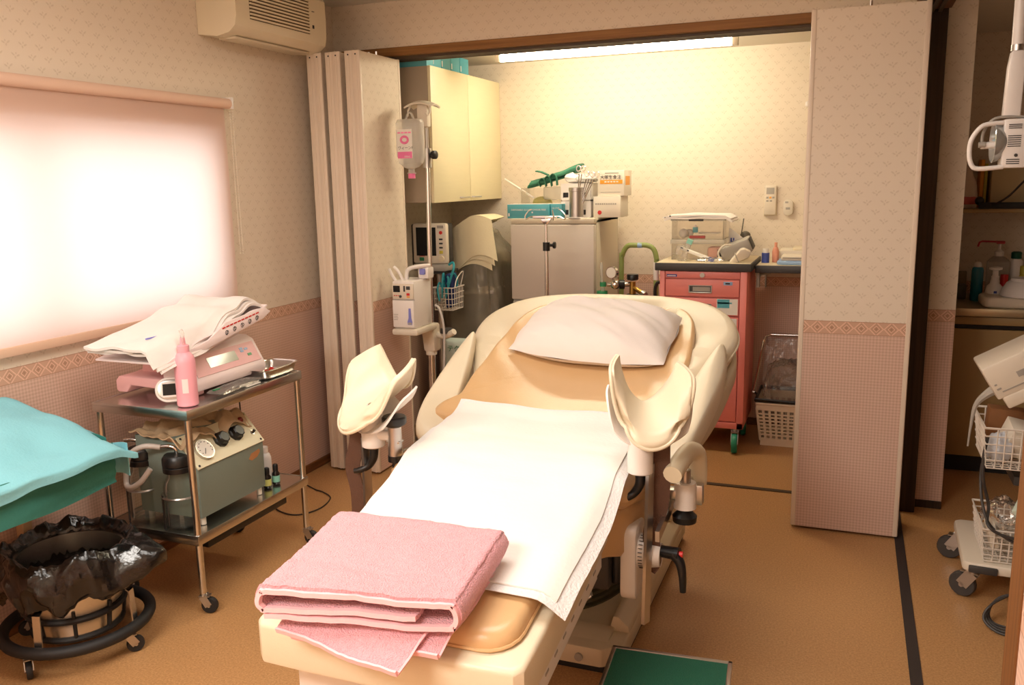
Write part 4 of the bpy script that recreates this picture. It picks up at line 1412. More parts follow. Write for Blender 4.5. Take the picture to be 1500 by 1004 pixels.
# --- machine under a dust cover
t = thing('covered_machine', 'dark machine under a clear plastic dust cover left of the fridge', 'medical machine', (-2.13, 4.95, 0))
m = MB().mat(DARKM).box(-2.33, -2.02, 4.78, 5.18, 0.08, 0.70, 0.02).box(-2.33, -2.12, 4.82, 5.18, 0.70, 1.165, 0.02).box(-2.10, -2.0, 4.9, 5.1, 0.7, 1.0, 0.02)
m.build('body', t)
MB().mat(GREYP).obox((-2.13, 4.77, 0.84), (0.30, 0.03, 0.025), (0, radians(-2), 0), 0.006).build('crossbar', t)
def cover(u, v):
    a = 2 * pi * v
    z = 1.235 - 1.15 * u
    k = 0.55 + 0.45 * sstep(0, 0.12, u) + 0.22 * u
    sx, sy = 0.185, 0.235
    ca, sa = cos(a), sin(a)
    ex = 0.55
    x = sx * k * (abs(ca) ** ex) * (1 if ca > 0 else -1)
    y = sy * k * (abs(sa) ** ex) * (1 if sa > 0 else -1)
    w = 0.022 * sin(9 * a + 3 * u) * u + 0.05 * N(3 * ca, 3 * sa, 4 * u) + 0.03 * N(9 * ca, 9 * sa, 7 * u)
    zz = z - (0.06 * sstep(0.3, 1, (x + 0.15) / 0.3) if u < 0.3 else 0.0)
    return Vector((max(-2.16 + x * (1 + w * 2) + 0.04 * u, -2.47), min(4.98 + y * (1 + w * 2), 5.27), zz + 0.02 * N(4 * ca, 4 * sa, 9)))
m = MB().mat(FILMD).grid(cover, 30, 72, cv=True)
m.grid(lambda u, v: Vector((-2.16, 4.98, 1.245)).lerp(cover(0, v), u), 3, 72, cv=True)
m.build('dust_cover', t, smooth=70)
t = thing('folded_sheet', 'cream folded sheet laid over the top of the plastic-covered machine', 'sheet', (-2.13, 4.85, 1.2))
def fs(k):
    def f(u, v):
        x = -2.285 + 0.035 * k + (0.25 - 0.012 * k) * u + 0.06 * v
        s = v * 0.46
        r = 0.20
        if s < r: y, z = 4.98 - s, 1.262 + 0.012 * k
        else: y, z = 4.735 - 0.014 * k, 1.262 + 0.012 * k - (s - r) * (0.98 - 0.03 * k)
        if s >= r - 0.06:
            q = sstep(r - 0.06, r + 0.05, s)
            y = 4.98 - s if s < r else y
            y = y
        z += -0.10 * (1 - u) * (0.8 - 0.3 * v) + 0.05 * sin(pi * u) - 0.03 * u * v + 0.004 * N(x, s, k, 5) + 0.008 * k * v
        return Vector((x, y - 0.02 * sin(pi * u), z))
    return f
m = MB().mat(pm('cream_cloth', (232, 220, 186), 0.9, bump=0.15, bscale=200))
for k in range(3): m.slab(fs(k), 20, 40, -0.004)
m.build('cloth', t, smooth=70)

t = thing('waste_container', 'olive yellow container on the floor behind the drip stand', 'container', (-2.12, 4.5, 0))
MB().mat(OLIVE).pad(rounded_rect(-2.20, -2.02, 4.42, 4.58, 0.03), lambda x, y: 0.375, 0.373, 0.012, 2).build('body', t)
MB().mat(YELLOW).pad(rounded_rect(-2.205, -2.015, 4.415, 4.585, 0.03), lambda x, y: 0.40, 0.03, 0.008, 2).build('lid', t)
t = thing('wipes_pack', 'white and green plastic wipes pack on top of the olive container', 'wipes pack', (-2.1, 4.5, 0.40))
def wp(side):
    def f(u, v):
        a, b = u * 2 - 1, v * 2 - 1
        p = max(0, 1 - a ** 4) ** 0.5 * max(0, 1 - b ** 4) ** 0.5
        return Vector((-2.095 + 0.092 * a, 4.50 + side * (0.045 * p + 0.004 * N(a * 3, b * 3, side)), 0.505 + 0.10 * b))
    return f
m = MB().mat(pm('pack_white', (206, 220, 212), 0.3)).grid(wp(-1), 20, 20).grid(wp(1), 20, 20)
m.build('body', t, smooth=70)
m = MB().mat(GREENP).box(-2.16, -2.03, 4.449, 4.458, 0.428, 0.455)
m.text('テクノ', wall_text(-2.155, 4.452, 0.535, '-y'), 0.042)
m.build('print', t, smooth=0)

# --- fridge and what stands on it
fx0, fx1, fy0, fy1, fz = -1.842, -1.340, 4.70, 5.24, 1.285
t = thing('fridge', 'grey two-door fridge in the alcove behind the head of the bed', 'fridge', ((fx0 + fx1) / 2, 5.0, 0))
m = MB().mat(FRIDGS).box(fx0, fx1, fy0 + 0.055, fy1, 0.03, fz - 0.005, 0.006)
m.box(fx0, fx1, fy0 + 0.004, fy1, fz - 0.032, fz, 0.006)
m.build('body', t)
for x in (fx0 + 0.04, fx1 - 0.04):
    for y in (fy0 + 0.09, fy1 - 0.05):
        MB().mat(DGREY).cyl((x, y, 0), (x, y, 0.035), 0.018, seg=12).build('foot', t)
MB().mat(FRIDGE).box(fx0, fx1, fy0, fy0 + 0.05, 0.815, fz - 0.034, 0.008).build('freezer_door', t)
d = MB().mat(FRIDGE).box(fx0, fx1, fy0, fy0 + 0.05, 0.06, 0.765, 0.008).build('fridge_door', t)
MB().mat(BLUE).box(fx0 + 0.04, fx0 + 0.20, fy0 - 0.001, fy0 + 0.002, 0.728, 0.733).build('badge', d)
m = MB().mat(GREYP).box(fx0 + 0.005, fx1 - 0.005, fy0 + 0.02, fy0 + 0.06, 0.765, 0.815)
m.prism([(fx0 + 0.01, 0.805), (fx0 + 0.26, 0.795), (fx0 + 0.26, 0.785), (fx0 + 0.01, 0.78)], fy0 - 0.004, fy0 + 0.02, 'xz', 0.003)
m.build('handle', t)

for (xa, xb, ya, lab) in ((-1.865, -1.612, 4.715, 'long teal glove box at the left front of the fridge top'),
                          (-1.606, -1.540, 4.735, 'short teal box beside the steel canister on the fridge')):
    g = thing('glove_box', lab, 'box', ((xa + xb) / 2, ya + 0.05, fz), 'teal boxes on the fridge')
    MB().mat(TEALB).box(xa, xb, ya, ya + 0.11, fz, fz + 0.080, 0.002).mat(WHITEP).box(xa + 0.001, xb - 0.001, ya + 0.001, ya + 0.109, fz + 0.0795, fz + 0.0815).build('carton', g)
    m = MB().mat(WHITEP)
    if xb - xa > 0.2:
        m.text('DISPOSABLE GLOVE POWDER FREE', wall_text(xa + 0.024, ya - 0.0006, fz + 0.044, '-y'), 0.0135)
        m.box(xa + 0.006, xa + 0.014, ya - 0.0008, ya, fz + 0.012, fz + 0.03)
        m.box(xa + 0.15, xa + 0.158, ya - 0.0008, ya, fz + 0.03, fz + 0.038)
    else:
        m.text('GLOVE', wall_text(xa + 0.008, ya - 0.0006, fz + 0.052, '-y'), 0.014)
    m.build('print', g, smooth=0)
t = thing('plastic_tray', 'clear plastic tray with a yellow bundle at the back left of the fridge top', 'tray', (-1.72, 4.98, fz))
m = MB().mat(ACRYL)
m.box(-1.84, -1.58, 4.88, 5.10, fz, fz + 0.006).box(-1.84, -1.834, 4.88, 5.10, fz, fz + 0.17).box(-1.586, -1.58, 4.88, 5.10, fz, fz + 0.17)
m.box(-1.84, -1.58, 4.88, 4.886, fz, fz + 0.17).box(-1.84, -1.58, 5.094, 5.10, fz, fz + 0.17)
m.build('box', t)
MB().mat(MILKY).box(-1.70, -1.575, 4.875, 5.105, fz + 0.10, fz + 0.176, 0.01).build('lid', t)
m = MB().mat(pm('pale_yellow_film', (232, 218, 120), 0.5)).sphere((-1.73, 4.95, fz + 0.085), 0.05, (1.2, 0.9, 0.7))
tag(m.build('yellow_bundle'), 'pale yellow bundle inside the clear plastic tray', 'bundle')
m = MB().mat(WHITEP).cyl((-1.985, 4.99, fz + 0.225), (-1.755, 4.86, fz + 0.115), 0.006, seg=10)
tag(m.build('white_rod'), 'thin white rod leaning out of the clear plastic tray', 'rod')
for k, (z, lab) in enumerate(((fz, 'lower white paper-towel holder under another behind the steel canister'), (fz + 0.098, 'upper white paper-towel holder under the white packets'))):
    t = thing('organizer_box', lab, 'holder', (-1.45, 4.9, z), 'white holders stacked on the fridge')
    m = MB().mat(WHITEP)
    xa, xb, ya, yb, h = -1.565, -1.385, 4.80, 5.02, 0.095
    m.box(xa, xb, yb - 0.006, yb, z, z + h).box(xa, xa + 0.006, ya, yb, z, z + h).box(xb - 0.006, xb, ya, yb, z, z + h)
    m.box(xa, xb, ya, yb, z, z + 0.004).box(xa, xb, ya, yb, z + h - 0.004, z + h)
    for (a, b) in ((xa, xa + 0.012), (xa + 0.045, xb - 0.062), (xb - 0.032, xb)): m.box(a, b, ya, ya + 0.006, z, z + h)
    m.box(xa, xb, ya + 0.0005, ya + 0.0055, z + 0.044, z + h).box(xa, xb, ya + 0.0005, ya + 0.0055, z, z + 0.016)
    m.build('shell', t, smooth=0)
    MB().mat(DGREY).box(xa + 0.01, xb - 0.01, ya + 0.02, yb - 0.01, z + 0.004, z + 0.06).build('content', t)
t = thing('steel_canister', 'tall brushed steel canister holding forceps at the fridge front edge', 'canister', (-1.455, 4.745, fz))
m = MB().mat(STEELB).lathe([(0.040, 0), (0.040, 0.148), (0.044, 0.150), (0.044, 0.170), (0.040, 0.172), (0.037, 0.16), (0.037, 0.02)], (-1.455, 4.745, fz), 30)
m.build('body', t)
MB().mat(WHITEP).cyl((-1.455, 4.745, fz), (-1.455, 4.745, fz + 0.006), 0.052, seg=28).build('saucer', t)
for k, (dx, tx, tz, lab) in enumerate(((0.004, 0.030, 0.275, 'forceps with the highest ring standing in the steel canister'),
                                   (0.016, 0.078, 0.245, 'middle one of the three forceps in the steel canister'),
                                   (0.022, 0.112, 0.240, 'forceps leaning farthest right in the steel canister'))):
    a = Vector((-1.455 + dx * 0.4, 4.745, fz + 0.03))
    b = Vector((-1.455 + tx, 4.735 - 0.004 * k, fz + tz))
    d = (b - a).normalized()
    m = MB().mat(CHROME)
    for s in (-1, 1):
        off = Vector((0.004 * s, 0, 0))
        m.tube([a + off, a.lerp(b, 0.55) + off, b + off * 2 - d * 0.03], 0.0035, 6)
        c = b + Vector((0.013 * s, 0.002 * s, 0))
        m.tube([c + Vector((0.012 * cos(q * pi / 8), 0, 0.016 * sin(q * pi / 8))) for q in range(16)], 0.0028, 6, True)
    tag(m.build('forceps'), lab, 'forceps', 'forceps in the canister')
t = thing('wrapped_instruments', 'dark green cloth instrument bundle on the clear tray and white holders', 'cloth bundle', (-1.66, 4.93, fz + 0.19))
def gb(k):
    def f(u, v):
        x = -1.795 + 0.285 * u + 0.012 * k
        y = 4.865 + 0.13 * v - 0.006 * k + 0.02 * u
        z = fz + 0.186 + 0.014 * k + (0.080 + 0.006 * k) * u ** 1.2 - 0.012 * (1 - sstep(0, 0.12, v)) + 0.006 * N(x, y, k, 14)
        return Vector((x, y, z))
    return f
m = MB().mat(GREENC)
for k in range(3): m.slab(gb(k), 22, 14, 0.009)
m.tube([gb(2)(i / 12, 0.02) + Vector((0, -0.004, -0.012)) for i in range(13)], 0.012, 9)
m.build('fold', t, smooth=60)
m = MB().mat(GREENC)
for k in range(3):
    x = -1.705 + 0.034 * k
    m.ribbon(catmull([Vector(q) for q in ((x, 4.855, fz + 0.18), (x - 0.006, 4.845, fz + 0.205 + 0.012 * k), (x + 0.012, 4.842, fz + 0.226 + 0.012 * k), (x + 0.030, 4.845, fz + 0.212 + 0.012 * k), (x + 0.034, 4.85, fz + 0.184))], 4), (0, 1, 0), 0.030, 0.004)
m.ribbon([(-1.735, 4.86, fz + 0.268), (-1.70, 4.85, fz + 0.262), (-1.655, 4.848, fz + 0.243)], (0, 1, 0.2), 0.022, 0.006)
m.build('tie_band', t)
def packet(c, sx, sy, sz, rz, mat, name, lab, cat, grp=None, ry=0.0):
    def f(side):
        def g(u, v):
            a, b = u * 2 - 1, v * 2 - 1
            p = max(0, 1 - a ** 4) ** 0.5 * max(0, 1 - b ** 4) ** 0.5
            q = Euler((0, ry, rz)).to_matrix() @ Vector((a * sx, b * sy, side * sz * p * (1 + 0.4 * N(a * 3, b * 3, side * 2 + c[0])) + 0.004 * N(a * 5, b * 5, 7)))
            return Vector(c) + q
        return g
    m = MB().mat(mat).grid(f(1), 18, 18).grid(f(-1), 18, 18)
    return tag(m.build(name, smooth=70), lab, cat, grp)
packet((-1.50, 4.88, fz + 0.222), 0.065, 0.05, 0.026, 0.3, WHITEP, 'white_packet', 'white plastic packet with grey print on the upper white holder', 'packet', ry=0.1)
packet((-1.425, 4.86, fz + 0.218), 0.055, 0.045, 0.022, -0.2, pm('grey_film', (206, 204, 200), 0.25), 'clear_packet', 'clear plastic packet behind the forceps handles on the white holder', 'packet')

def carton(x0, x1, y0, y1, z0, z1, lab):
    g = thing('carton', lab, 'carton', ((x0 + x1) / 2, (y0 + y1) / 2, z0), 'white cartons on the fridge')
    MB().mat(CARTON).box(x0, x1, y0, y1, z0, z1, 0.002).build('box', g)
    return g
g = carton(-1.372, -1.215, 4.80, 4.98, fz, fz + 0.118, 'lower white carton with a small red mark on the fridge')
m = MB().mat(GREYP)
for k in range(10): m.box(-1.36 + k * 0.0125, -1.351 + k * 0.0125, 4.7992, 4.8005, fz + 0.072, fz + 0.080)
m.mat(RED).cyl((-1.335, 4.7992, fz + 0.028), (-1.335, 4.8005, fz + 0.028), 0.012, seg=18)
m.build('print', g, smooth=0)
g = carton(-1.352, -1.198, 4.82, 4.99, fz + 0.119, fz + 0.262, 'upper white carton with orange stripe and dark lettering')
zz = fz + 0.119
m = MB().mat(INK).text('大塚生食注', wall_text(-1.338, 4.8194, zz + 0.096, '-y'), 0.0245)
m.mat(ORANGE).box(-1.338, -1.208, 4.819, 4.8205, zz + 0.068, zz + 0.090)
m.box(-1.1985, -1.1975, 4.85, 4.95, zz + 0.06, zz + 0.11)
m.mat(PAPER)
for k in range(5): m.box(-1.312 + k * 0.017, -1.300 + k * 0.017, 4.8185, 4.8195, zz + 0.076, zz + 0.083)
m.mat(GREYP).box(-1.31, -1.23, 4.8192, 4.8205, zz + 0.126, zz + 0.130).box(-1.335, -1.22, 4.8192, 4.8205, zz + 0.020, zz + 0.022)
m.build('print', g, smooth=0)

# --- small drip stand before the fridge
x, y = -1.505, 4.36
t = thing('small_drip_stand', 'slim drip stand with two hooks standing before the fridge', 'drip stand', (x, y, 0))
star_base(t, x, y, 0.20, z=0.06)
MB().mat(CHROME).cyl((x, y, 0.08), (x, y, 1.15), 0.011, seg=16).build('lower_pole', t)
MB().mat(CHROME).cyl((x, y, 1.15), (x, y, 1.305), 0.008, seg=14).build('upper_pole', t)
m = MB().mat(BLACKP).cyl((x, y, 1.13), (x, y, 1.175), 0.019, seg=16).cyl((x, y, 1.16), (x + 0.045, y - 0.005, 1.16), 0.008, seg=10)
m.lathe([(0.008, 0), (0.018, 0.003), (0.018, 0.014), (0.008, 0.016)], (x + 0.036, y, 1.16), 8, axis=(1, 0, 0))
m.build('height_clamp', t)
m = MB().mat(CHROME).box(x - 0.075, x + 0.06, y - 0.006, y + 0.006, 1.300, 1.315, 0.002).prism([(x - 0.03, 1.30), (x + 0.03, 1.30), (x + 0.012, 1.27), (x - 0.012, 1.27)], y - 0.008, y + 0.008, 'xz', 0.002)
for s, e in ((-1, 0.085), (1, 0.075)):
    m.tube([(x + s * 0.05, y, 1.31), (x + s * e, y, 1.310), (x + s * (e + 0.028), y, 1.296), (x + s * (e + 0.032), y, 1.315), (x + s * (e + 0.012), y, 1.34), (x + s * (e - 0.005), y, 1.348)], 0.0035, 7, smooth=3)
m.tube([(x + 0.045, y - 0.004, 1.31), (x + 0.05, y - 0.03, 1.295), (x + 0.052, y - 0.035, 1.32), (x + 0.045, y - 0.03, 1.345)], 0.0035, 7, smooth=3)
m.build('hook_head', t)

# --- oxygen trolley and cylinder
t = thing('cylinder_trolley', 'green tubular hand trolley between the fridge and the pink cart', 'hand trolley', (-1.12, 4.85, 0))
m = MB().mat(GREENM).tube([(-1.225, 4.87, 0.08), (-1.222, 4.86, 0.98), (-1.216, 4.855, 1.065), (-1.185, 4.85, 1.12), (-1.135, 4.85, 1.126), (-1.075, 4.85, 1.126), (-1.035, 4.85, 1.105), (-1.018, 4.852, 1.05), (-1.020, 4.86, 0.95), (-1.030, 4.87, 0.08)], 0.0145, 12, smooth=4)
m.tube([(-1.225, 4.87, 0.45), (-1.03, 4.87, 0.45)], 0.011, 8)
m.build('frame', t)
MB().mat(GREYP).box(-1.24, -1.01, 4.64, 4.88, 0.03, 0.045, 0.004).build('toe_plate', t)
MB().mat(WHITEP).cyl((-1.0195, 4.853, 1.03), (-1.021, 4.861, 0.93), 0.0158, seg=12).mat(LBLUE).cyl((-1.125, 4.85, 1.126), (-1.10, 4.85, 1.126), 0.0155, seg=12).build('tape', t)
for xx in (-1.26, -0.995):
    MB().mat(BLACKR).cyl((xx - 0.014, 4.87, 0.06), (xx + 0.014, 4.87, 0.06), 0.06, seg=24).build('wheel', t)
t = thing('oxygen_cylinder', 'dark gas cylinder with chrome regulator standing in the green trolley', 'gas cylinder', (-1.13, 4.75, 0.045))
MB().mat(DGREY).lathe([(0.07, 0.046), (0.072, 0.06), (0.072, 0.70), (0.062, 0.77), (0.045, 0.81), (0.034, 0.83)], (-1.13, 4.75, 0), 28).build('bottle', t)
m = MB().mat(BRASS).cyl((-1.13, 4.75, 0.83), (-1.13, 4.75, 0.93), 0.020, 0.017, 16).cyl((-1.13, 4.75, 0.90), (-1.06, 4.72, 0.865), 0.013, seg=12).mat(STEELB).cyl((-1.07, 4.73, 0.87), (-1.05, 4.715, 0.86), 0.018, seg=10)
m.build('valve', t)
MB().mat(BLACKP).lathe([(0.012, 0), (0.032, 0.006), (0.034, 0.03), (0.030, 0.036)], (-1.13, 4.75, 0.935), 12).build('valve_wheel', t)
MB().mat(BLACKP).lathe([(0.058, 0.80), (0.064, 0.815), (0.050, 0.845), (0.03, 0.86)], (-1.13, 4.75, 0), 22).build('collar', t)
m = MB().mat(CHROME).cyl((-1.145, 4.74, 0.915), (-1.265, 4.70, 0.915), 0.013, seg=14).sphere((-1.22, 4.71, 0.915), 0.028).cyl((-1.235, 4.70, 0.94), (-1.235, 4.70, 0.965), 0.008, seg=10)
m.mat(BLACKP).cyl((-1.20, 4.72, 0.915), (-1.172, 4.73, 0.915), 0.026, seg=16)
m.build('regulator', t)
m = MB().mat(CHROME).cyl((-1.23, 4.70, 0.985), (-1.235, 4.675, 0.985), 0.034, seg=26).mat(PAPER).cyl((-1.235, 4.675, 0.985), (-1.2355, 4.673, 0.985), 0.029, seg=24)
m.build('pressure_gauge', t)
m = MB().mat(GREENP).cyl((-1.285, 4.69, 0.905), (-1.285, 4.69, 0.93), 0.018, seg=16).cyl((-1.29, 4.69, 0.82), (-1.29, 4.69, 0.88), 0.034, 0.030, 20)
m.mat(MILKY).cyl((-1.29, 4.69, 0.70), (-1.29, 4.69, 0.80), 0.032, seg=20).cyl((-1.287, 4.69, 0.865), (-1.287, 4.69, 0.90), 0.012, seg=12).cyl((-1.292, 4.69, 0.92), (-1.295, 4.69, 1.04), 0.008, seg=10)
m.build('humidifier', t)

# --- pink drawer cart
t = thing('pink_cart', 'pink metal drawer cart on green wheels right of the bed head', 'cart', (-0.735, 4.92, 0))
m = MB().mat(PINKM).box(-0.965, -0.500, 4.715, 5.14, 0.135, 1.0, 0.004)
m.box(-0.965, -0.938, 4.695, 4.72, 0.135, 1.0, 0.002).box(-0.535, -0.500, 4.695, 4.72, 0.135, 1.0, 0.002).box(-0.965, -0.50, 4.695, 4.72, 0.135, 0.17, 0.002)
m.build('cabinet', t)
m = MB().mat(TOPW).box(-0.985, -0.485, 4.69, 5.185, 1.012, 1.046, 0.003).mat(TOPE)
for b in ((-0.990, -0.480, 4.682, 4.694), (-0.990, -0.480, 5.18, 5.19), (-0.992, -0.98, 4.684, 5.188), (-0.49, -0.478, 4.684, 5.188)): m.box(b[0], b[1], b[2], b[3], 1.002, 1.044, 0.004)
m.build('worktop', t)
m = MB().mat(PINKM).box(-0.936, -0.537, 4.697, 4.716, 0.962, 0.998, 0.002)
m.mat(BLUE).box(-0.928, -0.872, 4.6955, 4.698, 0.968, 0.982).mat(STEELB).cyl((-0.735, 4.690, 0.980), (-0.735, 4.698, 0.980), 0.013, seg=18)
m.mat(WHITEP).box(-0.924, -0.878, 4.6945, 4.696, 0.972, 0.976)
m.build('lock_strip', t)
for k, (za, zb) in enumerate(((0.862, 0.956), (0.762, 0.856), (0.47, 0.756), (0.175, 0.464))):
    d = MB().mat(PINKM).box(-0.934, -0.539, 4.697, 4.716, za, zb, 0.004).build('drawer', t)
    hz = zb - 0.052 if k < 2 else zb - 0.06
    m = MB().mat(DGREY).box(-0.805, -0.685, 4.6945, 4.698, hz - 0.018, hz + 0.018).mat(STEELB)
    m.box(-0.805, -0.685, 4.690, 4.696, hz - 0.022, hz - 0.016, 0.001).box(-0.807, -0.802, 4.692, 4.697, hz - 0.02, hz + 0.02).box(-0.688, -0.683, 4.692, 4.697, hz - 0.02, hz + 0.02).box(-0.807, -0.683, 4.692, 4.697, hz + 0.017, hz + 0.021)
    m.mat(GREYP).box(-0.785, -0.692, 4.694, 4.6952, hz - 0.012, hz + 0.012)
    m.build('handle', d)
    m = MB()
    if k == 0: m.mat(LBLUE).box(-0.622, -0.575, 4.6945, 4.698, 0.928, 0.946).mat(INK).box(-0.612, -0.588, 4.694, 4.695, 0.933, 0.941)
    elif k == 1: m.mat(PAPER).box(-0.655, -0.545, 4.6945, 4.698, 0.768, 0.854).mat(TEALB).box(-0.652, -0.588, 4.694, 4.695, 0.805, 0.852).box(-0.652, -0.575, 4.694, 4.695, 0.828, 0.836)
    elif k == 2: m.mat(PAPER).box(-0.66, -0.548, 4.6945, 4.698, 0.60, 0.748).mat(TEALB).prism([(-0.655, 0.745), (-0.61, 0.743), (-0.598, 0.73), (-0.615, 0.718), (-0.65, 0.722)], 4.694, 4.695, 'xz').mat(INK).box(-0.60, -0.592, 4.694, 4.695, 0.685, 0.692).box(-0.585, -0.577, 4.694, 4.695, 0.672, 0.680)
    if k < 3: m.build('paper_label', d, smooth=0)
casters(t, [(-0.545, 4.735, -1.5), (-0.925, 4.735, -1.6), (-0.545, 5.10, -1.4), (-0.925, 5.10, -1.5)], 0.055, 0.03, CASTG, 0.138)
MB().mat(BLACKP).tube([(-0.966, 4.75, 0.93), (-0.99, 4.75, 0.925), (-1.002, 4.75, 0.89), (-1.0, 4.75, 0.84), (-0.985, 4.75, 0.81), (-0.966, 4.75, 0.81)], 0.010, 8, smooth=4).build('side_handle', t)

CZ = 1.0465
t = thing('acrylic_drawers', 'clear two-tier acrylic drawer box on the pink cart', 'drawer box', (-0.79, 4.97, CZ))
m = MB().mat(ACRYL)
x0, x1, y0, y1 = -0.935, -0.650, 4.86, 5.12
for (z0, z1) in ((CZ, CZ + 0.088), (CZ + 0.112, CZ + 0.222)):
    m.box(x0, x0 + 0.004, y0, y1, z0, z1).box(x1 - 0.004, x1, y0, y1, z0, z1).box(x0, x1, y1 - 0.004, y1, z0, z1).box(x0, x1, y0, y0 + 0.004, z0, z1)
    m.box(x0, x1, y0, y1, z0, z0 + 0.004)
m.build('drawer', t)
m = MB().mat(MILKY).box(x0 - 0.006, x1 + 0.006, y0 - 0.006, y1, CZ + 0.088, CZ + 0.112, 0.003).box(x0 - 0.006, x1 + 0.006, y0 - 0.004, y1, CZ + 0.216, CZ + 0.226, 0.002)
m.build('frame', t)
MB().mat(DGREY).box(-0.84, -0.76, y0 - 0.012, y0 - 0.004, CZ + 0.214, CZ + 0.225, 0.002).build('latch', t)
m = MB().mat(TEALB).box(-0.822, -0.794, 4.875, 4.89, CZ + 0.150, CZ + 0.180, 0.002).mat(WHITEP).prism([(-0.818, CZ + 0.18), (-0.798, CZ + 0.18), (-0.806, CZ + 0.196), (-0.81, CZ + 0.196)], 4.876, 4.889, 'xz')
tag(m.build('teal_bottle'), 'tiny teal bottle in the top tier of the clear drawer box', 'bottle')
m = MB().mat(RED).box(-0.845, -0.758, 4.90, 4.93, CZ + 0.117, CZ + 0.131, 0.003)
tag(m.build('red_package'), 'flat red package in the top tier of the clear drawer box', 'package')
m = MB().mat(PAPER).sphere((-0.885, 4.95, CZ + 0.142), 0.026).sphere((-0.86, 4.99, CZ + 0.140), 0.024)
m.box(-0.80, -0.68, 4.93, 4.98, CZ + 0.14, CZ + 0.146, 0.002, 1)
tag(m.build('cotton_wool', smooth=60), 'white cotton wool in the top tier of the clear drawer box', 'cotton wool', kind='stuff')
m = MB().mat(pm('skin_pink', (232, 176, 156), 0.6)).box(-0.74, -0.66, 4.88, 4.96, CZ + 0.006, CZ + 0.07, 0.015)
tag(m.build('pink_packet'), 'pink packet in the lower tier of the clear drawer box', 'packet')
t = thing('folded_towel', 'flat white towel folded on top of the clear drawer box', 'towel', (-0.785, 4.97, CZ + 0.227))
for k in range(2):
    def ft(u, v, k=k):
        return Vector((-0.975 + 0.375 * u - 0.008 * k, 4.83 + 0.28 * v, CZ + 0.234 + 0.012 * k + 0.010 * sin(pi * u) ** 2 * 0.5 + 0.004 * N(u * 4, v * 4, k) - 0.016 * sstep(0.90, 1, u) - 0.008 * sstep(0.08, 0, u)))
    MB().mat(WHITEC).slab(ft, 26, 16, 0.010).build('layer', t, smooth=70)
m = MB().mat(BLACKP).sphere((-0.968, 4.834, CZ + 0.236), 0.005).sphere((-0.94, 4.832, CZ + 0.243), 0.005)
m.build('print', t)
packet((-0.86, 4.77, CZ + 0.045), 0.035, 0.012, 0.04, 0.2, FILM, 'clear_bag', 'crumpled clear bag leaning on the clear drawer box', 'bag')
t = thing('syringe_pack', 'white and blue syringe packet lying across the cart top', 'syringe packet', (-0.79, 4.77, CZ))
Ms = Matrix.Translation((-0.775, 4.775, CZ + 0.038)) @ Euler((0, radians(20), radians(-5))).to_matrix().to_4x4()
MB(Ms).mat(PAPER).box(-0.105, 0.10, -0.012, 0.012, -0.009, 0.009, 0.004).build('wrapper', t)
MB(Ms).mat(BLUE).box(0.065, 0.098, -0.013, 0.013, -0.010, 0.010, 0.003).mat(INK).box(-0.10, -0.085, -0.0125, -0.0118, 0.0, 0.008).box(-0.06, -0.05, -0.0125, -0.0118, -0.002, 0.006).build('print', t)
m = MB(Matrix.Translation((-0.835, 4.80, CZ + 0.075)) @ Euler((0, radians(-68), 0)).to_matrix().to_4x4()).mat(MILKY).box(-0.06, 0.04, -0.014, 0.014, -0.014, 0.014, 0.004).mat(pm('mint_label', (140, 204, 190), 0.5)).box(0.02, 0.045, -0.0145, 0.0145, -0.0145, 0.0145)
tag(m.build('vial_pack'), 'clear pack with mint label standing in front of the drawer box', 'package')
t = thing('leaflet_stand', 'white triangular leaflet with blue print behind the grey device', 'leaflet', (-0.60, 5.0, CZ))
MB().mat(PAPER).prism([(-0.640, CZ), (-0.638, CZ + 0.168), (-0.632, CZ + 0.17), (-0.535, CZ + 0.095), (-0.54, CZ)], 4.985, 4.992, 'xz').build('sheet', t)
m = MB().mat(BLUE).box(-0.628, -0.620, 4.982, 4.986, CZ + 0.095, CZ + 0.115).box(-0.628, -0.606, 4.982, 4.986, CZ + 0.092, CZ + 0.097).box(-0.614, -0.607, 4.982, 4.986, CZ + 0.10, CZ + 0.115)
for k in range(5): m.box(-0.600 + k * 0.010, -0.593 + k * 0.010, 4.982, 4.986, CZ + 0.094, CZ + 0.102)
m.build('print', t, smooth=0)
m = MB().mat(DARKM).sphere((-0.555, 5.05, CZ + 0.125), 0.024, (1.2, 0.8, 1)).cyl((-0.58, 5.04, CZ + 0.1), (-0.565, 5.04, CZ + 0.22), 0.003, seg=8).cyl((-0.555, 5.05, CZ), (-0.555, 5.05, CZ + 0.12), 0.02, seg=14)
tag(m.build('brush_holder'), 'dark round brush head sticking up behind the white leaflet', 'brush')
t = thing('grey_device', 'tilted grey plastic device lying at the right end of the cart top', 'device', (-0.56, 4.86, CZ))
Mg = Matrix.Translation((-0.575, 4.85, CZ + 0.066)) @ Euler((radians(12), radians(-22), radians(-8))).to_matrix().to_4x4()
MB(Mg).mat(GREYP).box(-0.085, 0.085, -0.045, 0.045, -0.038, 0.038, 0.010).build('body', t)
MB(Mg).mat(DGREY).box(0.083, 0.088, -0.035, 0.035, -0.030, 0.032, 0.006).build('end_cap', t)
t = thing('cream_device', 'small cream plastic device leaning against the grey device on the cart', 'device', (-0.54, 4.76, CZ))
Mg = Matrix.Translation((-0.545, 4.745, CZ + 0.036)) @ Euler((radians(10), radians(-24), radians(5))).to_matrix().to_4x4()
MB(Mg).mat(OFFW).prism([(-0.065, -0.022), (0.04, -0.022), (0.06, 0.0), (0.035, 0.03), (0.015, 0.034), (-0.06, -0.005)], -0.022, 0.022, 'xz', 0.005).build('body', t)
MB(Mg).mat(GREYP).box(-0.022, -0.017, -0.024, 0.024, -0.024, 0.022).build('strap', t)
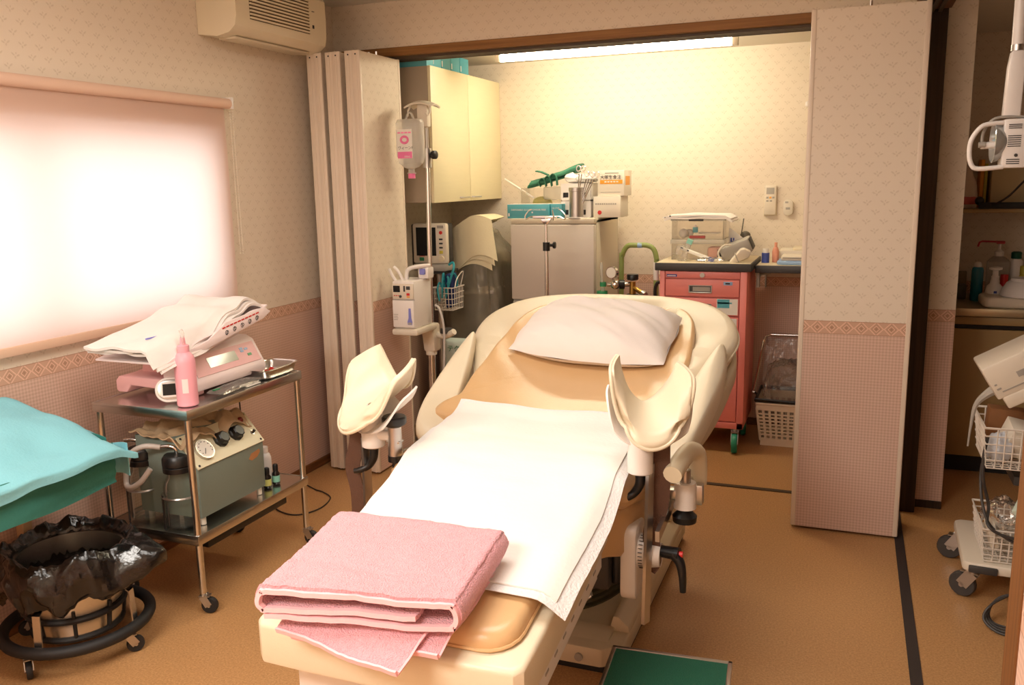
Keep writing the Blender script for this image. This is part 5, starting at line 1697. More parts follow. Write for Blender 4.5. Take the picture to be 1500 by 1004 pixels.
m = MB().mat(OFFW).tube([(-0.655, 4.78, CZ + 0.012), (-0.665, 4.78, CZ + 0.05), (-0.64, 4.79, CZ + 0.085), (-0.60, 4.80, CZ + 0.09)], 0.005, 8, smooth=5).cyl((-0.655, 4.78, CZ), (-0.655, 4.78, CZ + 0.025), 0.018, 0.012, 14)
tag(m.build('curved_tube'), 'short curved cream tube standing left of the grey device', 'tube')
m = MB().mat(BLACKP).cyl((-0.665, 4.84, CZ), (-0.665, 4.84, CZ + 0.06), 0.014, seg=14)
tag(m.build('black_vial'), 'small black vial beside the clear drawer box', 'vial')
packet((-0.70, 4.735, CZ + 0.012), 0.075, 0.03, 0.010, 0.1, FILM, 'clear_bag', 'flat clear bag along the front edge of the cart top', 'bag')

# --- bench beside the cart
t = thing('wall_bench', 'pale wall-mounted bench top with dark edge right of the pink cart', 'bench', (-0.1, 5.06, 0.985))
m = MB().mat(TOPW).box(-0.468, 0.322, 4.835, 5.295, 0.988, 1.025, 0.002).mat(TOPE).box(-0.47, 0.322, 4.822, 4.838, 0.984, 1.024, 0.004).box(-0.474, -0.464, 4.825, 5.295, 0.984, 1.024, 0.003)
m.build('top', t)
m = MB().mat(GREYP)
m.box(-0.462, -0.452, 4.90, 5.298, 0.955, 0.985).box(-0.462, -0.452, 5.288, 5.298, 0.85, 0.985).cyl((-0.457, 4.92, 0.965), (-0.40, 4.93, 0.972), 0.006, seg=8)
m.box(-0.470, -0.452, 4.86, 4.90, 0.90, 0.985, 0.003)
m.build('bracket', t)
BZ = 1.0255
m = MB().mat(pm('blue_cap_bottle', (66, 82, 160), 0.35)).cyl((-0.435, 4.98, BZ), (-0.435, 4.98, BZ + 0.055), 0.021, seg=20).mat(WHITEP).cyl((-0.435, 4.98, BZ + 0.055), (-0.435, 4.98, BZ + 0.078), 0.016, seg=18)
tag(m.build('blue_jar'), 'blue jar with white lid at the left end of the bench', 'jar')
m = MB().mat(pm('salmon_plastic', (222, 150, 124), 0.4)).lathe([(0.018, 0), (0.019, 0.06), (0.013, 0.08), (0.008, 0.085), (0.008, 0.11)], (-0.385, 5.02, BZ), 16)
tag(m.build('salmon_bottle'), 'small salmon bottle beside the blue jar on the bench', 'bottle')
m = MB().mat(OFFW).box(-0.37, -0.02, 5.06, 5.26, BZ, BZ + 0.062, 0.004).mat(CREAMP).box(-0.30, -0.05, 5.08, 5.24, BZ + 0.062, BZ + 0.075, 0.003)
tag(m.build('white_box'), 'long low white box against the wall on the bench', 'box')
t = thing('blue_tray', 'pale blue tray of papers on the bench beside the right folding panel', 'tray', (-0.2, 4.93, BZ))
m = MB().mat(LBLUE).pad(rounded_rect(-0.365, -0.05, 4.85, 5.04, 0.02), lambda x, y: BZ + 0.022, 0.0215, 0.008, 2)
m.build('tray_body', t)
MB().mat(OFFW).box(-0.345, -0.07, 4.86, 5.03, BZ + 0.022, BZ + 0.048, 0.008).mat(DGREY).box(-0.335, -0.08, 4.857, 4.86, BZ + 0.037, BZ + 0.040).build('lid', t)

# --- laundry basket with bag frame
t = thing('perforated_basket', 'white perforated plastic basket under the bench', 'basket', (-0.28, 5.03, 0))
bx0, bx1, by0, by1, bh = -0.418, -0.13, 4.895, 5.165, 0.245
def bf(z): return 0.030 * z / bh
m = MB().mat(pm('basket_plastic', (226, 206, 180), 0.45))
def bside(p, q):
    """a perforated wall from p to q (xy), flaring outward"""
    p, q = Vector(p), Vector(q)
    d = (q - p).normalized()
    nrm = Vector((d.y, -d.x))
    L = (q - p).length
    def P(s, z):
        k = bf(z)
        b = p - d * k + d * (L + 2 * k) * s + nrm * k
        return Vector((b.x, b.y, z))
    zs = [0.0, 0.042] + [0.042 + 0.0215 * (i + 1) for i in range(7)] + [bh]
    m.ribbon([P(0, 0.022), P(1, 0.022)], (0, 0, 1), 0.044, 0.004)
    m.ribbon([P(0, bh - 0.018), P(1, bh - 0.018)], (0, 0, 1), 0.036, 0.005)
    for i in range(1, 8):
        z = 0.044 + 0.0205 * i
        m.ribbon([P(0, z), P(1, z)], (0, 0, 1), 0.009, 0.004)
    n = int(L / 0.028)
    for i in range(n + 1): m.ribbon([P(i / n, 0.03), P(i / n, bh - 0.02)], tuple(list(d) + [0]), 0.013, 0.0042)
bside((bx0, by0), (bx1, by0)); bside((bx1, by0), (bx1, by1)); bside((bx1, by1), (bx0, by1)); bside((bx0, by1), (bx0, by0))
m.box(bx0, bx1, by0, by1, 0.0, 0.006)
m.build('lattice_body', t, smooth=0)
m = MB().mat(pm('basket_rim', (232, 212, 186), 0.45)).tube([(bx0 - 0.03, by0 - 0.03, bh), (bx1 + 0.03, by0 - 0.03, bh), (bx1 + 0.03, by1 + 0.03, bh), (bx0 - 0.03, by1 + 0.03, bh)], 0.007, 8, True)
m.build('rim', t)
t = thing('bag_frame', 'bent steel tube frame with dark band behind the perforated basket', 'bag frame', (-0.28, 5.05, 0))
MB().mat(CHROME).tube([(-0.470, 4.93, 0.30), (-0.462, 5.0, 0.36), (-0.445, 5.18, 0.54), (-0.42, 5.22, 0.575), (-0.38, 5.225, 0.578), (-0.12, 5.225, 0.578), (-0.07, 5.21, 0.55), (-0.055, 5.0, 0.36), (-0.05, 4.93, 0.30)], 0.008, 10, smooth=4).build('tube_frame', t)
MB().mat(BLACKP).tube([(-0.452, 4.866, 0.266), (-0.10, 4.866, 0.262), (-0.09, 5.2, 0.262), (-0.452, 5.2, 0.266)], 0.011, 8, True).build('band', t)
MB().mat(CHROME).tube([(-0.470, 4.93, 0.30), (-0.465, 5.205, 0.20), (-0.465, 5.215, 0.01)], 0.007, 8).tube([(-0.05, 4.93, 0.30), (-0.06, 5.205, 0.20), (-0.06, 5.215, 0.01)], 0.007, 8).build('leg', t)
t = thing('clear_rubbish_bag', 'crumpled clear rubbish bag filling the perforated basket', 'bag', (-0.28, 5.03, 0.25))
def cb(u, v):
    a = 2 * pi * v
    k = [0.86, 0.94, 1.0, 1.0, 0.93, 0.8, 0.55, 0.0]
    zz = [0.10, 0.18, 0.262, 0.31, 0.37, 0.43, 0.46, 0.465]
    q = u * 7
    i = min(int(q), 6)
    r = k[i] + (k[i + 1] - k[i]) * (q - i)
    z = zz[i] + (zz[i + 1] - zz[i]) * (q - i)
    ca, sa = cos(a), sin(a)
    x = 0.145 * r * abs(ca) ** 0.5 * (1 if ca > 0 else -1)
    y = 0.130 * r * abs(sa) ** 0.5 * (1 if sa > 0 else -1)
    w = 1 + (0.16 * N(4 * ca, 4 * sa, 5 * u) + 0.08 * N(11 * ca, 11 * sa, 9 * u)) * (1 if z > 0.27 else 0.1)
    return Vector((-0.275 + x * w, 5.03 + y * w, z + 0.035 * N(3 * ca, 3 * sa, u * 4) * sstep(0.27, 0.35, z)))
MB().mat(FILM).grid(cb, 30, 60, cv=True).build('film', t, smooth=50)
def lin(u, v):
    x = -0.44 + 0.37 * u
    return Vector((x, 5.205 - 0.10 * (1 - v) + 0.01 * N(x, v, 2, 12), 0.29 + 0.275 * v))
MB().mat(FILM).grid(lin, 20, 10).build('hanging_film', t, smooth=50)
m = MB().mat(WHITEP).sphere((-0.215, 4.985, 0.40), 0.016, (1.2, 1, 0.8))
tag(m.build('cotton_ball'), 'single white cotton ball inside the clear rubbish bag', 'cotton ball')

# ================================================================== left side of the room
# --- stainless trolley
tx0, tx1, ty0, ty1 = -2.505, -2.078, 2.248, 2.915
t = thing('instrument_trolley', 'two-shelf stainless steel trolley under the window', 'trolley', ((tx0 + tx1) / 2, 2.58, 0))
for (z, nm) in ((0.75, 'upper_shelf'), (0.295, 'lower_shelf')):
    m = MB().mat(STEEL).box(tx0, tx1, ty0, ty1, z - 0.012, z - 0.008)
    r = 0.004
    for b in ((tx0, tx0 + r, ty0, ty1), (tx1 - r, tx1, ty0, ty1), (tx0, tx1, ty0, ty0 + r), (tx0, tx1, ty1 - r, ty1)):
        m.box(b[0], b[1], b[2], b[3], z - 0.036, z, 0.0015)
    m.mat(STEEL).box(tx0 + r, tx1 - r, ty0 + r, ty1 - r, z - 0.010, z - 0.002)
    m.build(nm, t)
for (x, y, a) in ((tx1 - 0.014, ty0 + 0.016, 0.3), (tx1 - 0.014, ty1 - 0.016, 0.1), (tx0 + 0.014, ty0 + 0.016, 2.2), (tx0 + 0.014, ty1 - 0.016, 1.0)):
    MB().mat(STEEL).cyl((x, y, 0.075), (x, y, 0.742), 0.0125, seg=16).build('leg', t)
casters(t, [(tx1 - 0.014, ty0 + 0.016, 0.3), (tx1 - 0.014, ty1 - 0.016, 0.1), (tx0 + 0.03, ty0 + 0.03, 1.0), (tx0 + 0.03, ty1 - 0.016, 0.2)], 0.030, 0.020)
MB().mat(BLACKP).box(tx1 - 0.12, tx1 - 0.03, 2.33, 2.80, 0.215, 0.262, 0.004).build('under_tray', t)

# --- baby scale
SZ = 0.7505
t = thing('baby_scale', 'pale pink baby scale with sloping tray on the trolley under the window', 'baby scale', (-2.34, 2.58, SZ))
m = MB().mat(PINKP)
# foot plate with cut-out toward the near end
m.prism([(-2.50, SZ + 0.018), (-2.50, SZ + 0.055), (-2.485, SZ + 0.072), (-2.22, SZ + 0.072), (-2.19, SZ + 0.055), (-2.19, SZ)] + [(-2.225, SZ), (-2.235, SZ + 0.030), (-2.43, SZ + 0.040), (-2.45, SZ + 0.012), (-2.49, SZ + 0.012)], 2.36, 2.47, 'xz', 0.006)
m.box(-2.49, -2.20, 2.45, 2.80, SZ + 0.010, SZ + 0.075, 0.010)
m.build('foot_plate', t)
m = MB().mat(PINKP)
m.prism([(2.45, SZ + 0.06), (2.78, SZ + 0.06), (2.74, SZ + 0.16), (2.49, SZ + 0.165)], -2.47, -2.28, 'yz', 0.010)
m.build('column', t)
# sloping console facing the room
dc = MB().mat(PALEP)
dc.prism([(-2.30, SZ + 0.02), (-2.165, SZ + 0.02), (-2.160, SZ + 0.052), (-2.215, SZ + 0.150), (-2.245, SZ + 0.165), (-2.30, SZ + 0.165)], 2.385, 2.80, 'xz', 0.008)
con = dc.build('console', t)
p0, p1 = Vector((-2.161, 0, SZ + 0.058)), Vector((-2.214, 0, SZ + 0.148))
sl = (p1 - p0)
nrm = Vector((sl.z, 0, -sl.x)).normalized()
def on_panel(y0, y1, a, b, h, mb):
    q = [p0 + sl * a, p0 + sl * b]
    vs = []
    for y in (y0, y1):
        for k in q:
            for hh in (-0.001, h):
                v = k + nrm * hh
                vs.append((v.x, y, v.z))
    mb.add(vs, [[0, 1, 3, 2], [4, 6, 7, 5], [0, 4, 5, 1], [2, 3, 7, 6], [0, 2, 6, 4], [1, 5, 7, 3]])
m = MB().mat(PINKP); on_panel(2.42, 2.78, 0.14, 0.93, 0.0012, m); m.build('fascia', con, smooth=0)
m = MB().mat(LCD); on_panel(2.50, 2.66, 0.36, 0.74, 0.0022, m); m.build('display', con, smooth=0)
m = MB().mat(LBLUE)
for k in range(3): on_panel(2.69 + 0.026 * (k % 2), 2.708 + 0.026 * (k % 2), 0.60 + 0.05 * k, 0.68 + 0.05 * k, 0.0025, m)
m.mat(GREENP); on_panel(2.72, 2.742, 0.40, 0.50, 0.0025, m)
m.build('key', con, smooth=0)
# tray pan: shallow, long along the wall, raised side wall with printed strip
def pan(u, v):
    y = 2.245 + 0.575 * u
    b = v * 2 - 1
    x = -2.305 + 0.155 * b
    z = 0.905 + 0.105 * u - 0.02 * sin(pi * u)
    lip = 0.040 * max(abs(b) ** 6 * sstep(0.0, 0.35, u) * (1 - 0.6 * sstep(0.8, 1, u)), 0.5 * sstep(0.86, 1, u))
    return Vector((x, y, z + lip))
m = MB().mat(PALEP).slab(pan, 30, 26, 0.006)
m.prism([(2.30, 0.897), (2.78, 0.985), (2.83, 1.008), (2.79, 1.028), (2.56, 1.005), (2.46, 0.955), (2.28, 0.925), (2.245, 0.912)], -2.152, -2.142, 'yz', 0.003)
m.prism([(2.34, 0.90), (2.70, 0.965), (2.70, 0.935), (2.36, 0.872)], -2.42, -2.20, 'yz', 0.004)
m.build('tray_pan', t)
m = MB().mat(RED)
ang = atan2(0.985 - 0.897, 0.48)
for k in range(10):
    y = 2.545 + 0.022 * k
    z = 0.990 + (y - 2.545) * 0.135
    m.obox((-2.1415, y, z - 0.004), (0.0012, 0.017, 0.005), (ang * 0.8, 0, 0))
m.mat(DGREY)
for k in range(5):
    y = 2.56 + 0.045 * k
    z = 0.966 + (y - 2.56) * 0.155
    m.tube([(-2.1412, y + 0.009 * cos(q * pi / 4), z + 0.009 * sin(q * pi / 4)) for q in range(7)], 0.0012, 4)
    m.obox((-2.1412, y, z), (0.001, 0.003, 0.014), (0.4 * (k % 3 - 1), 0, 0))
    m.obox((-2.1412, y + 0.004, z - 0.004), (0.001, 0.010, 0.002), (0.5, 0, 0))
m.build('printed_strip', t, smooth=0)
def towelf(k):
    def f(u, v):
        y = 2.215 + 0.61 * u - 0.012 * k
        b = v * 2 - 1
        x = -2.31 + (0.150 - 0.005 * k) * b + 0.020 * sstep(0.5, 1, b) * (1 - sstep(0.3, 0.5, u)) + 0.008 * N(u * 3, k, 1, 2)
        z = 0.938 + 0.100 * u + 0.010 * k
        z += 0.022 * exp(-((u - 0.64) / 0.09) ** 2) + 0.024 * exp(-((u - 0.84) / 0.08) ** 2) - 0.02 * sstep(0.92, 1, u) + 0.012 * N(u * 4, v * 3, k)
        z -= 0.05 * sstep(0.78, 1.0, b) * (1 - sstep(0.45, 0.75, u)) + 0.008 * sstep(0.8, 1, b) 
        return Vector((x, y, z))
    return f
g = thing('scale_towel', 'rumpled white towel lying in the tray of the pink baby scale', 'towel', (-2.3, 2.5, 0.95))
for k in range(3): MB().mat(WHITEC).slab(towelf(k), 44, 24, 0.009).build('layer', g, smooth=70)
MB().mat(VIOLET).box(-2.25, -2.246, 2.27, 2.33, 0.985, 0.990).build('printed_mark', g, smooth=0)

t = thing('digital_timer', 'silver oval digital timer leaning against the baby scale foot', 'timer', (-2.21, 2.35, SZ))
Mt = Matrix.Translation((-2.200, 2.335, SZ + 0.047)) @ Euler((radians(-16), 0, radians(38))).to_matrix().to_4x4()
m = MB(Mt).mat(WHITEP).prism(rounded_rect(-0.066, 0.066, -0.044, 0.044, 0.043, 8), -0.016, 0.016, 'xz', 0.006)
m.build('case', t)
MB(Mt).mat(STEELB).prism(rounded_rect(-0.058, 0.058, -0.036, 0.036, 0.035, 8), -0.020, -0.012, 'xz', 0.003).build('bezel', t)
MB(Mt).mat(WHITEP).prism(rounded_rect(-0.046, 0.046, -0.027, 0.027, 0.010, 5), -0.0225, -0.018, 'xz', 0.001).mat(SCREEN).box(-0.039, 0.039, -0.0245, -0.021, -0.020, 0.020).build('screen', t)

t = thing('pink_squeeze_bottle', 'pink squeeze bottle with nozzle at the near corner of the trolley', 'bottle', (-2.132, 2.318, SZ))
MB().mat(PINKB).lathe([(0.032, 0), (0.036, 0.004), (0.036, 0.155), (0.033, 0.172), (0.023, 0.186), (0.019, 0.190)], (-2.132, 2.318, SZ), 28).build('body', t)
MB().mat(PINKB).lathe([(0.020, 0.190), (0.020, 0.212), (0.010, 0.216), (0.008, 0.24)], (-2.132, 2.318, SZ), 22).build('cap', t)
MB().mat(MILKY).tube([(-2.132, 2.318, SZ + 0.236), (-2.131, 2.318, SZ + 0.255), (-2.134, 2.314, SZ + 0.268)], 0.007, 10).cyl((-2.124, 2.312, SZ + 0.205), (-2.124, 2.310, SZ + 0.245), 0.003, seg=8).build('nozzle', t)
a0 = -0.95
MB().mat(PALEP).grid(lambda u, v: (-2.132 + 0.0366 * cos(a0 - 0.28 + 0.56 * u), 2.318 + 0.0366 * sin(a0 - 0.28 + 0.56 * u), SZ + 0.05 + 0.05 * v), 8, 3).build('label', t)

t = thing('steel_tray', 'small stainless dish with red and blue pieces at the far end of the trolley', 'dish', (-2.18, 2.83, SZ))
def dish(u, v):
    a = 2 * pi * v
    ca, sa = cos(a), sin(a)
    k = [(0.0, 0.0), (0.80, 0.0), (0.86, 0.004), (0.95, 0.034), (1.0, 0.038), (1.02, 0.037)]
    q = u * 5
    i = min(int(q), 4)
    r = k[i][0] + (k[i + 1][0] - k[i][0]) * (q - i)
    z = k[i][1] + (k[i + 1][1] - k[i][1]) * (q - i)
    x = 0.075 * r * abs(ca) ** 0.32 * (1 if ca > 0 else -1)
    y = 0.115 * r * abs(sa) ** 0.32 * (1 if sa > 0 else -1)
    return Vector((-2.165 + x, 2.815 + y, SZ + 0.0022 + z))
MB().mat(STEEL).slab(dish, 22, 64, 0.0016).build('dish_body', t, smooth=50)
random.seed(3)
for k in range(7):
    x, y = -2.165 + random.uniform(-0.03, 0.035), 2.84 + random.uniform(-0.045, 0.045)
    mm = BLUE if k == 5 else (WHITEP if k == 6 else RED)
    nm = 'blue_bead' if k == 5 else ('white_bead' if k == 6 else 'red_bead')
    lab = {5: 'small blue piece among the red ones in the steel dish', 6: 'small white piece among the red ones in the steel dish'}.get(k, 'small red piece lying in the steel dish')
    m = MB().mat(mm).cyl((x, y, SZ + 0.003), (x + 0.004, y, SZ + 0.016), 0.008, 0.007, 12).cyl((x, y, SZ + 0.003), (x, y, SZ + 0.006), 0.010, seg=12)
    tag(m.build(nm), lab, 'small piece', 'pieces in the steel dish')
packet((-2.125, 2.56, SZ + 0.014), 0.030, 0.13, 0.012, 0.05, FILM, 'clear_wrapper', 'crumpled clear plastic wrappers along the trolley edge by the scale', 'wrapper')
m = MB().mat(GREENP).box(-2.13, -2.118, 2.44, 2.47, SZ + 0.022, SZ + 0.026, 0.001).mat(PAPER).box(-2.14, -2.10, 2.60, 2.68, SZ + 0.0, SZ + 0.004, 0.001)
tag(m.build('paper_slip'), 'green and white slip inside the clear wrappers on the trolley', 'paper slip')

# --- suction unit on the lower shelf
LZ = 0.2955
t = thing('suction_unit', 'grey green suction unit with cream sloping panel on the lower trolley shelf', 'suction unit', (-2.25, 2.51, LZ))
prof = [(-2.40, LZ + 0.03), (-2.122, LZ + 0.03), (-2.120, LZ + 0.218), (-2.205, LZ + 0.322), (-2.40, LZ + 0.322)]
MB().mat(GREYG).prism(prof, 2.325, 2.692, 'xz', 0.004).build('case', t)
q0, q1 = Vector((-2.1195, 0, LZ + 0.218)), Vector((-2.2055, 0, LZ + 0.322))
sl2 = q1 - q0
n2 = Vector((sl2.z, 0, -sl2.x)).normalized()
def pp(y, a, h=0.0):
    v = q0 + sl2 * a + n2 * h
    return Vector((v.x, y, v.z))
m = MB().mat(CREAMM)
vs = [pp(y, a, h) for y in (2.322, 2.695) for a in (-0.02, 1.02) for h in (-0.002, 0.003)]
m.add(vs, [[0, 1, 3, 2], [4, 6, 7, 5], [0, 4, 5, 1], [2, 3, 7, 6], [0, 2, 6, 4], [1, 5, 7, 3]])
fp = m.build('front_panel', t, smooth=0)
g_ = MB().mat(STEELB).cyl(pp(2.395, 0.42, 0.002), pp(2.395, 0.42, 0.016), 0.040, seg=30).mat(PAPER).cyl(pp(2.395, 0.42, 0.016), pp(2.395, 0.42, 0.0165), 0.034, seg=28)
g_.mat(INK).tube([pp(2.395, 0.42, 0.0175), pp(2.38, 0.28, 0.0175)], 0.0012, 5)
for k in range(9):
    a = radians(-30 + k * 30)
    c = pp(2.395 + 0.028 * cos(a), 0.42 + 0.21 * sin(a), 0.0172)
    g_.obox(c, (0.002, 0.004, 0.002))
g_.build('vacuum_gauge', t)
for yy in (2.495, 2.580):
    MB().mat(BLACKP).lathe([(0.030, 0), (0.031, 0.010), (0.026, 0.014), (0.025, 0.028), (0.020, 0.031)], pp(yy, 0.50, 0.003), 9, axis=n2).build('knob', t, smooth=0)
m = MB().mat(pm('dark_red_lamp', (122, 34, 34), 0.2)).sphere(pp(2.645, 0.82, 0.006), 0.013)
m.build('pilot_lamp', t)
MB().mat(BLACKP).tube([pp(2.665, 0.34, 0.002), pp(2.67, 0.36, 0.016)], 0.006, 8).mat(STEELB).cyl(pp(2.665, 0.34, 0.002), pp(2.665, 0.34, 0.005), 0.011, seg=14).build('switch', t)
m = MB().mat(INK)
for (y, a) in ((2.335, 0.06), (2.682, 0.06), (2.682, 0.95), (2.335, 0.95)): m.cyl(pp(y, a, 0.003), pp(y, a, 0.005), 0.0045, seg=8)
m.build('screw', t)
MB().mat(pm('rust_plate', (176, 122, 78), 0.6)).prism([(2.600, LZ + 0.168), (2.615, LZ + 0.186), (2.665, LZ + 0.192), (2.668, LZ + 0.180), (2.650, LZ + 0.164), (2.618, LZ + 0.158)], -2.1225, -2.1195, 'yz').build('nameplate', t, smooth=0)
for y in (2.35, 2.672):
    for x in (-2.14, -2.38): MB().mat(OFFW).cyl((x, y, LZ), (x, y, LZ + 0.032), 0.010, seg=10).build('foot', t)
def crump(u, v):
    x = -2.40 + 0.24 * u
    y = 2.30 + 0.38 * v
    z = LZ + 0.335 + 0.035 * N(x * 1.0, y, 1, 11) + 0.02 * N(x, y, 7, 26) - 0.03 * sstep(0.8, 1, u)
    return Vector((x + 0.02 * N(y, 3, 1, 9), y, z))
tag(MB().mat(TAN_PAPER).slab(crump, 30, 40, 0.004).build('crumpled_cover', smooth=30), 'crumpled tan plastic cover lying on top of the suction unit', 'plastic cover')

def jar(x, y, lab):
    t = thing('suction_jar', lab, 'jar', (x, y, LZ), 'suction jars on the trolley')
    MB().mat(GLASS).lathe([(0.030, 0.006), (0.056, 0.008), (0.060, 0.016), (0.060, 0.150), (0.056, 0.172), (0.044, 0.188), (0.042, 0.20), (0.042, 0.215), (0.039, 0.215), (0.039, 0.19), (0.052, 0.17), (0.057, 0.15), (0.057, 0.014), (0.03, 0.011)], (x, y, LZ), 36).build('glass', t)
    MB().mat(BLACKP).lathe([(0.045, 0.205), (0.053, 0.207), (0.053, 0.225), (0.050, 0.228), (0.054, 0.232), (0.054, 0.255), (0.045, 0.268), (0.015, 0.272)], (x, y, LZ), 32).build('lid', t)
    m = MB().mat(CHROME).tube([(x, y, LZ + 0.27), (x - 0.002, y - 0.004, LZ + 0.290), (x - 0.022, y - 0.012, LZ + 0.298), (x - 0.055, y - 0.02, LZ + 0.294)], 0.0075, 10, smooth=4)
    m.build('spout', t)
    m = MB().mat(STEELB)
    m.tube([(x + 0.0625 * cos(q * pi / 20), y + 0.0625 * sin(q * pi / 20), LZ + 0.118) for q in range(40)], 0.0045, 6, True)
    m.build('band', t)
    for a in (0.35, 2.4, 4.2):
        p = Vector((x + 0.064 * cos(a), y + 0.064 * sin(a), 0))
        MB().mat(BLACKP if a == 4.2 else STEELB).ribbon([p + Vector((0, 0, LZ)), p + Vector((0, 0, LZ + 0.125))], (-sin(a), cos(a), 0), 0.014, 0.004).build('holder_strip', t)
    return t
jar(-2.205, 2.245 + 0.075, 'glass suction jar with black lid at the near corner of the lower shelf')
jar(-2.395, 2.345, 'glass suction jar with black lid farther back beside the wall')
m = MB().mat(TUBEG).tube([(-2.26, 2.30, LZ + 0.294), (-2.31, 2.27, LZ + 0.30), (-2.37, 2.26, LZ + 0.26), (-2.40, 2.265, LZ + 0.16), (-2.36, 2.245, LZ + 0.15), (-2.315, 2.25, LZ + 0.175), (-2.285, 2.27, LZ + 0.22)], 0.010, 10, smooth=6)
tag(m.build('suction_hose'), 'pale hose looping from the near suction jar', 'hose')
t = thing('white_bottle', 'translucent white bottle on the lower shelf behind the two brown vials', 'bottle', (-2.20, 2.80, LZ))
MB().mat(pm('milk_bottle', (226, 220, 216), 0.35)).lathe([(0.024, 0), (0.027, 0.003), (0.027, 0.105), (0.022, 0.122), (0.014, 0.128)], (-2.20, 2.795, LZ), 22).build('body', t)
MB().mat(WHITEP).lathe([(0.015, 0.126), (0.016, 0.13), (0.016, 0.152), (0.008, 0.155)], (-2.20, 2.795, LZ), 18).build('cap', t)
for k, (x, y, lm, lab) in enumerate(((-2.155, 2.745, (206, 206, 120), 'small dark vial with yellow label on the lower shelf'), (-2.150, 2.795, (130, 190, 170), 'small dark vial with green label on the lower shelf'))):
    t = thing('dropper_vial', lab, 'vial', (x, y, LZ), 'dark vials on the lower shelf')
    MB().mat(pm('vial_dark%d' % k, (30, 24, 22), 0.2)).lathe([(0.014, 0), (0.0155, 0.002), (0.0155, 0.045), (0.010, 0.054), (0.009, 0.058)], (x, y, LZ), 18).build('body', t)
    MB().mat(BLACKP).lathe([(0.011, 0.057), (0.011, 0.080), (0.008, 0.084)], (x, y, LZ), 14).build('cap', t)
    MB().mat(pm('vial_label%d' % k, lm, 0.6)).lathe([(0.0158, 0.010), (0.0160, 0.011), (0.0160, 0.036), (0.0158, 0.037)], (x, y, LZ), 18).build('label', t)
t = thing('wall_outlet', 'cream wall outlet with a black plug behind the white bottle', 'outlet', (XL, 3.16, 0.33))
MB().mat(CREAMP).box(XL, XL + 0.008, 3.10, 3.17, 0.30, 0.42, 0.003).build('plate', t)
m = MB().mat(BLACKP).box(XL + 0.008, XL + 0.05, 3.125, 3.155, 0.335, 0.37, 0.005)
pl_ = m.build('plug', t)
t = thing('power_cord', 'thin dark cord hanging from the trolley and looping over the floor', 'cord', (-2.4, 3.3, 0))
MB().mat(CORD).tube([(-2.44, 2.93, 0.73), (-2.45, 2.97, 0.60), (-2.47, 3.00, 0.45), (-2.52, 3.08, 0.36), (XL + 0.05, 3.14, 0.352)], 0.003, 6, smooth=8).build('hanging_run', t)
MB().mat(CORD).tube([(XL + 0.05, 3.14, 0.345), (-2.565, 3.24, 0.12), (-2.56, 3.29, 0.006), (-2.50, 3.21, 0.004), (-2.40, 3.15, 0.004), (-2.31, 3.15, 0.004), (-2.262, 3.25, 0.004), (-2.29, 3.38, 0.004), (-2.37, 3.44, 0.004), (-2.43, 3.46, 0.004), (-2.53, 3.52, 0.004), (-2.60, 3.60, 0.004)], 0.0032, 6, smooth=8).build('floor_loop', t)

# --- draped table at the left edge
t = thing('draped_table', 'low table at the left edge that carries the teal surgical drape', 'table', (-2.36, 1.55, 0))
MB().mat(OFFW).prism([(-2.585, 0.60), (-2.585, 0.80), (-2.50, 0.80), (-2.16, 0.705), (-2.16, 0.60)], 1.06, 1.99, 'xz', 0.01).build('tabletop', t)
for (x, y) in ((-2.583, 1.985), (-2.19, 1.10), (-2.55, 1.10), (-2.19, 1.45)):
    MB().mat(pm('table_leg', (196, 164, 128), 0.5) if 'table_leg' not in MATS else MATS['table_leg']).box(x - 0.018, x + 0.018, y - 0.018, y + 0.018, 0.0, 0.605, 0.003).build('leg', t)
t = thing('teal_drape', 'light teal surgical drape hanging over the table at the left edge', 'drape', (-2.36, 1.55, 0.7))
def dr(u, v):
    # u: from wall edge over the top and down the room side ; v along y
    y = 0.95 + 1.095 * v
    s = u * 0.62
    if s < 0.40:
        x = -2.585 + s
        z = 0.835 - 0.085 * (s / 0.40) - 0.03 * sstep(0.25, 0.4, s)
    else:
        e = s - 0.40
        x = -2.185 + 0.075 * sin(min(1.0, e / 0.12) * pi / 2)
        z = 0.722 - e * 0.27
    z += 0.010 * N(x, y, 1, 6) + 0.006 * N(x, y, 5, 14)
    end = sstep(0.93, 1.0, v)
    z -= 0.055 * end * (1 - sstep(0.3, 0.62, s) * 0.7)
    x += 0.012 * end * sstep(0.35, 0.6, s) + 0.012 * sin(y * 11) * sstep(0.38, 0.6, s)
    z += 0.012 * sin(y * 7 + 1) * sstep(0.4, 0.62, s)
    return Vector((max(x, XL + 0.02), y, z))
MB().mat(TEAL).slab(dr, 46, 70, 0.003).build('top_sheet', t, smooth=60)
def dru(u, v):
    y = 1.0 + 1.0 * v
    x = -2.150 + 0.010 * sin(y * 9) + 0.01 * N(y, u, 3, 5)
    return Vector((x, y, 0.700 - 0.13 * u + 0.006 * sin(y * 13)))
MB().mat(TEALD).slab(dru, 12, 50, 0.003).build('under_layer', t, smooth=60)
def flap(u, v):
    return Vector((-2.225 + 0.085 * u, 2.048 + 0.01 * sin(u * 4), 0.682 - 0.11 * v * (0.9 + 0.1 * u) + 0.012 * u))
MB().mat(TEAL).slab(flap, 10, 10, 0.003).build('corner_flap', t, smooth=60)
def dru2(u, v):
    return Vector((-2.56 + 0.35 * u, 2.02 + 0.01 * sin(u * 9), 0.71 - 0.12 * v + 0.05 * (1 - u)))
MB().mat(TEALD).slab(dru2, 20, 8, 0.003).build('end_layer', t, smooth=60)

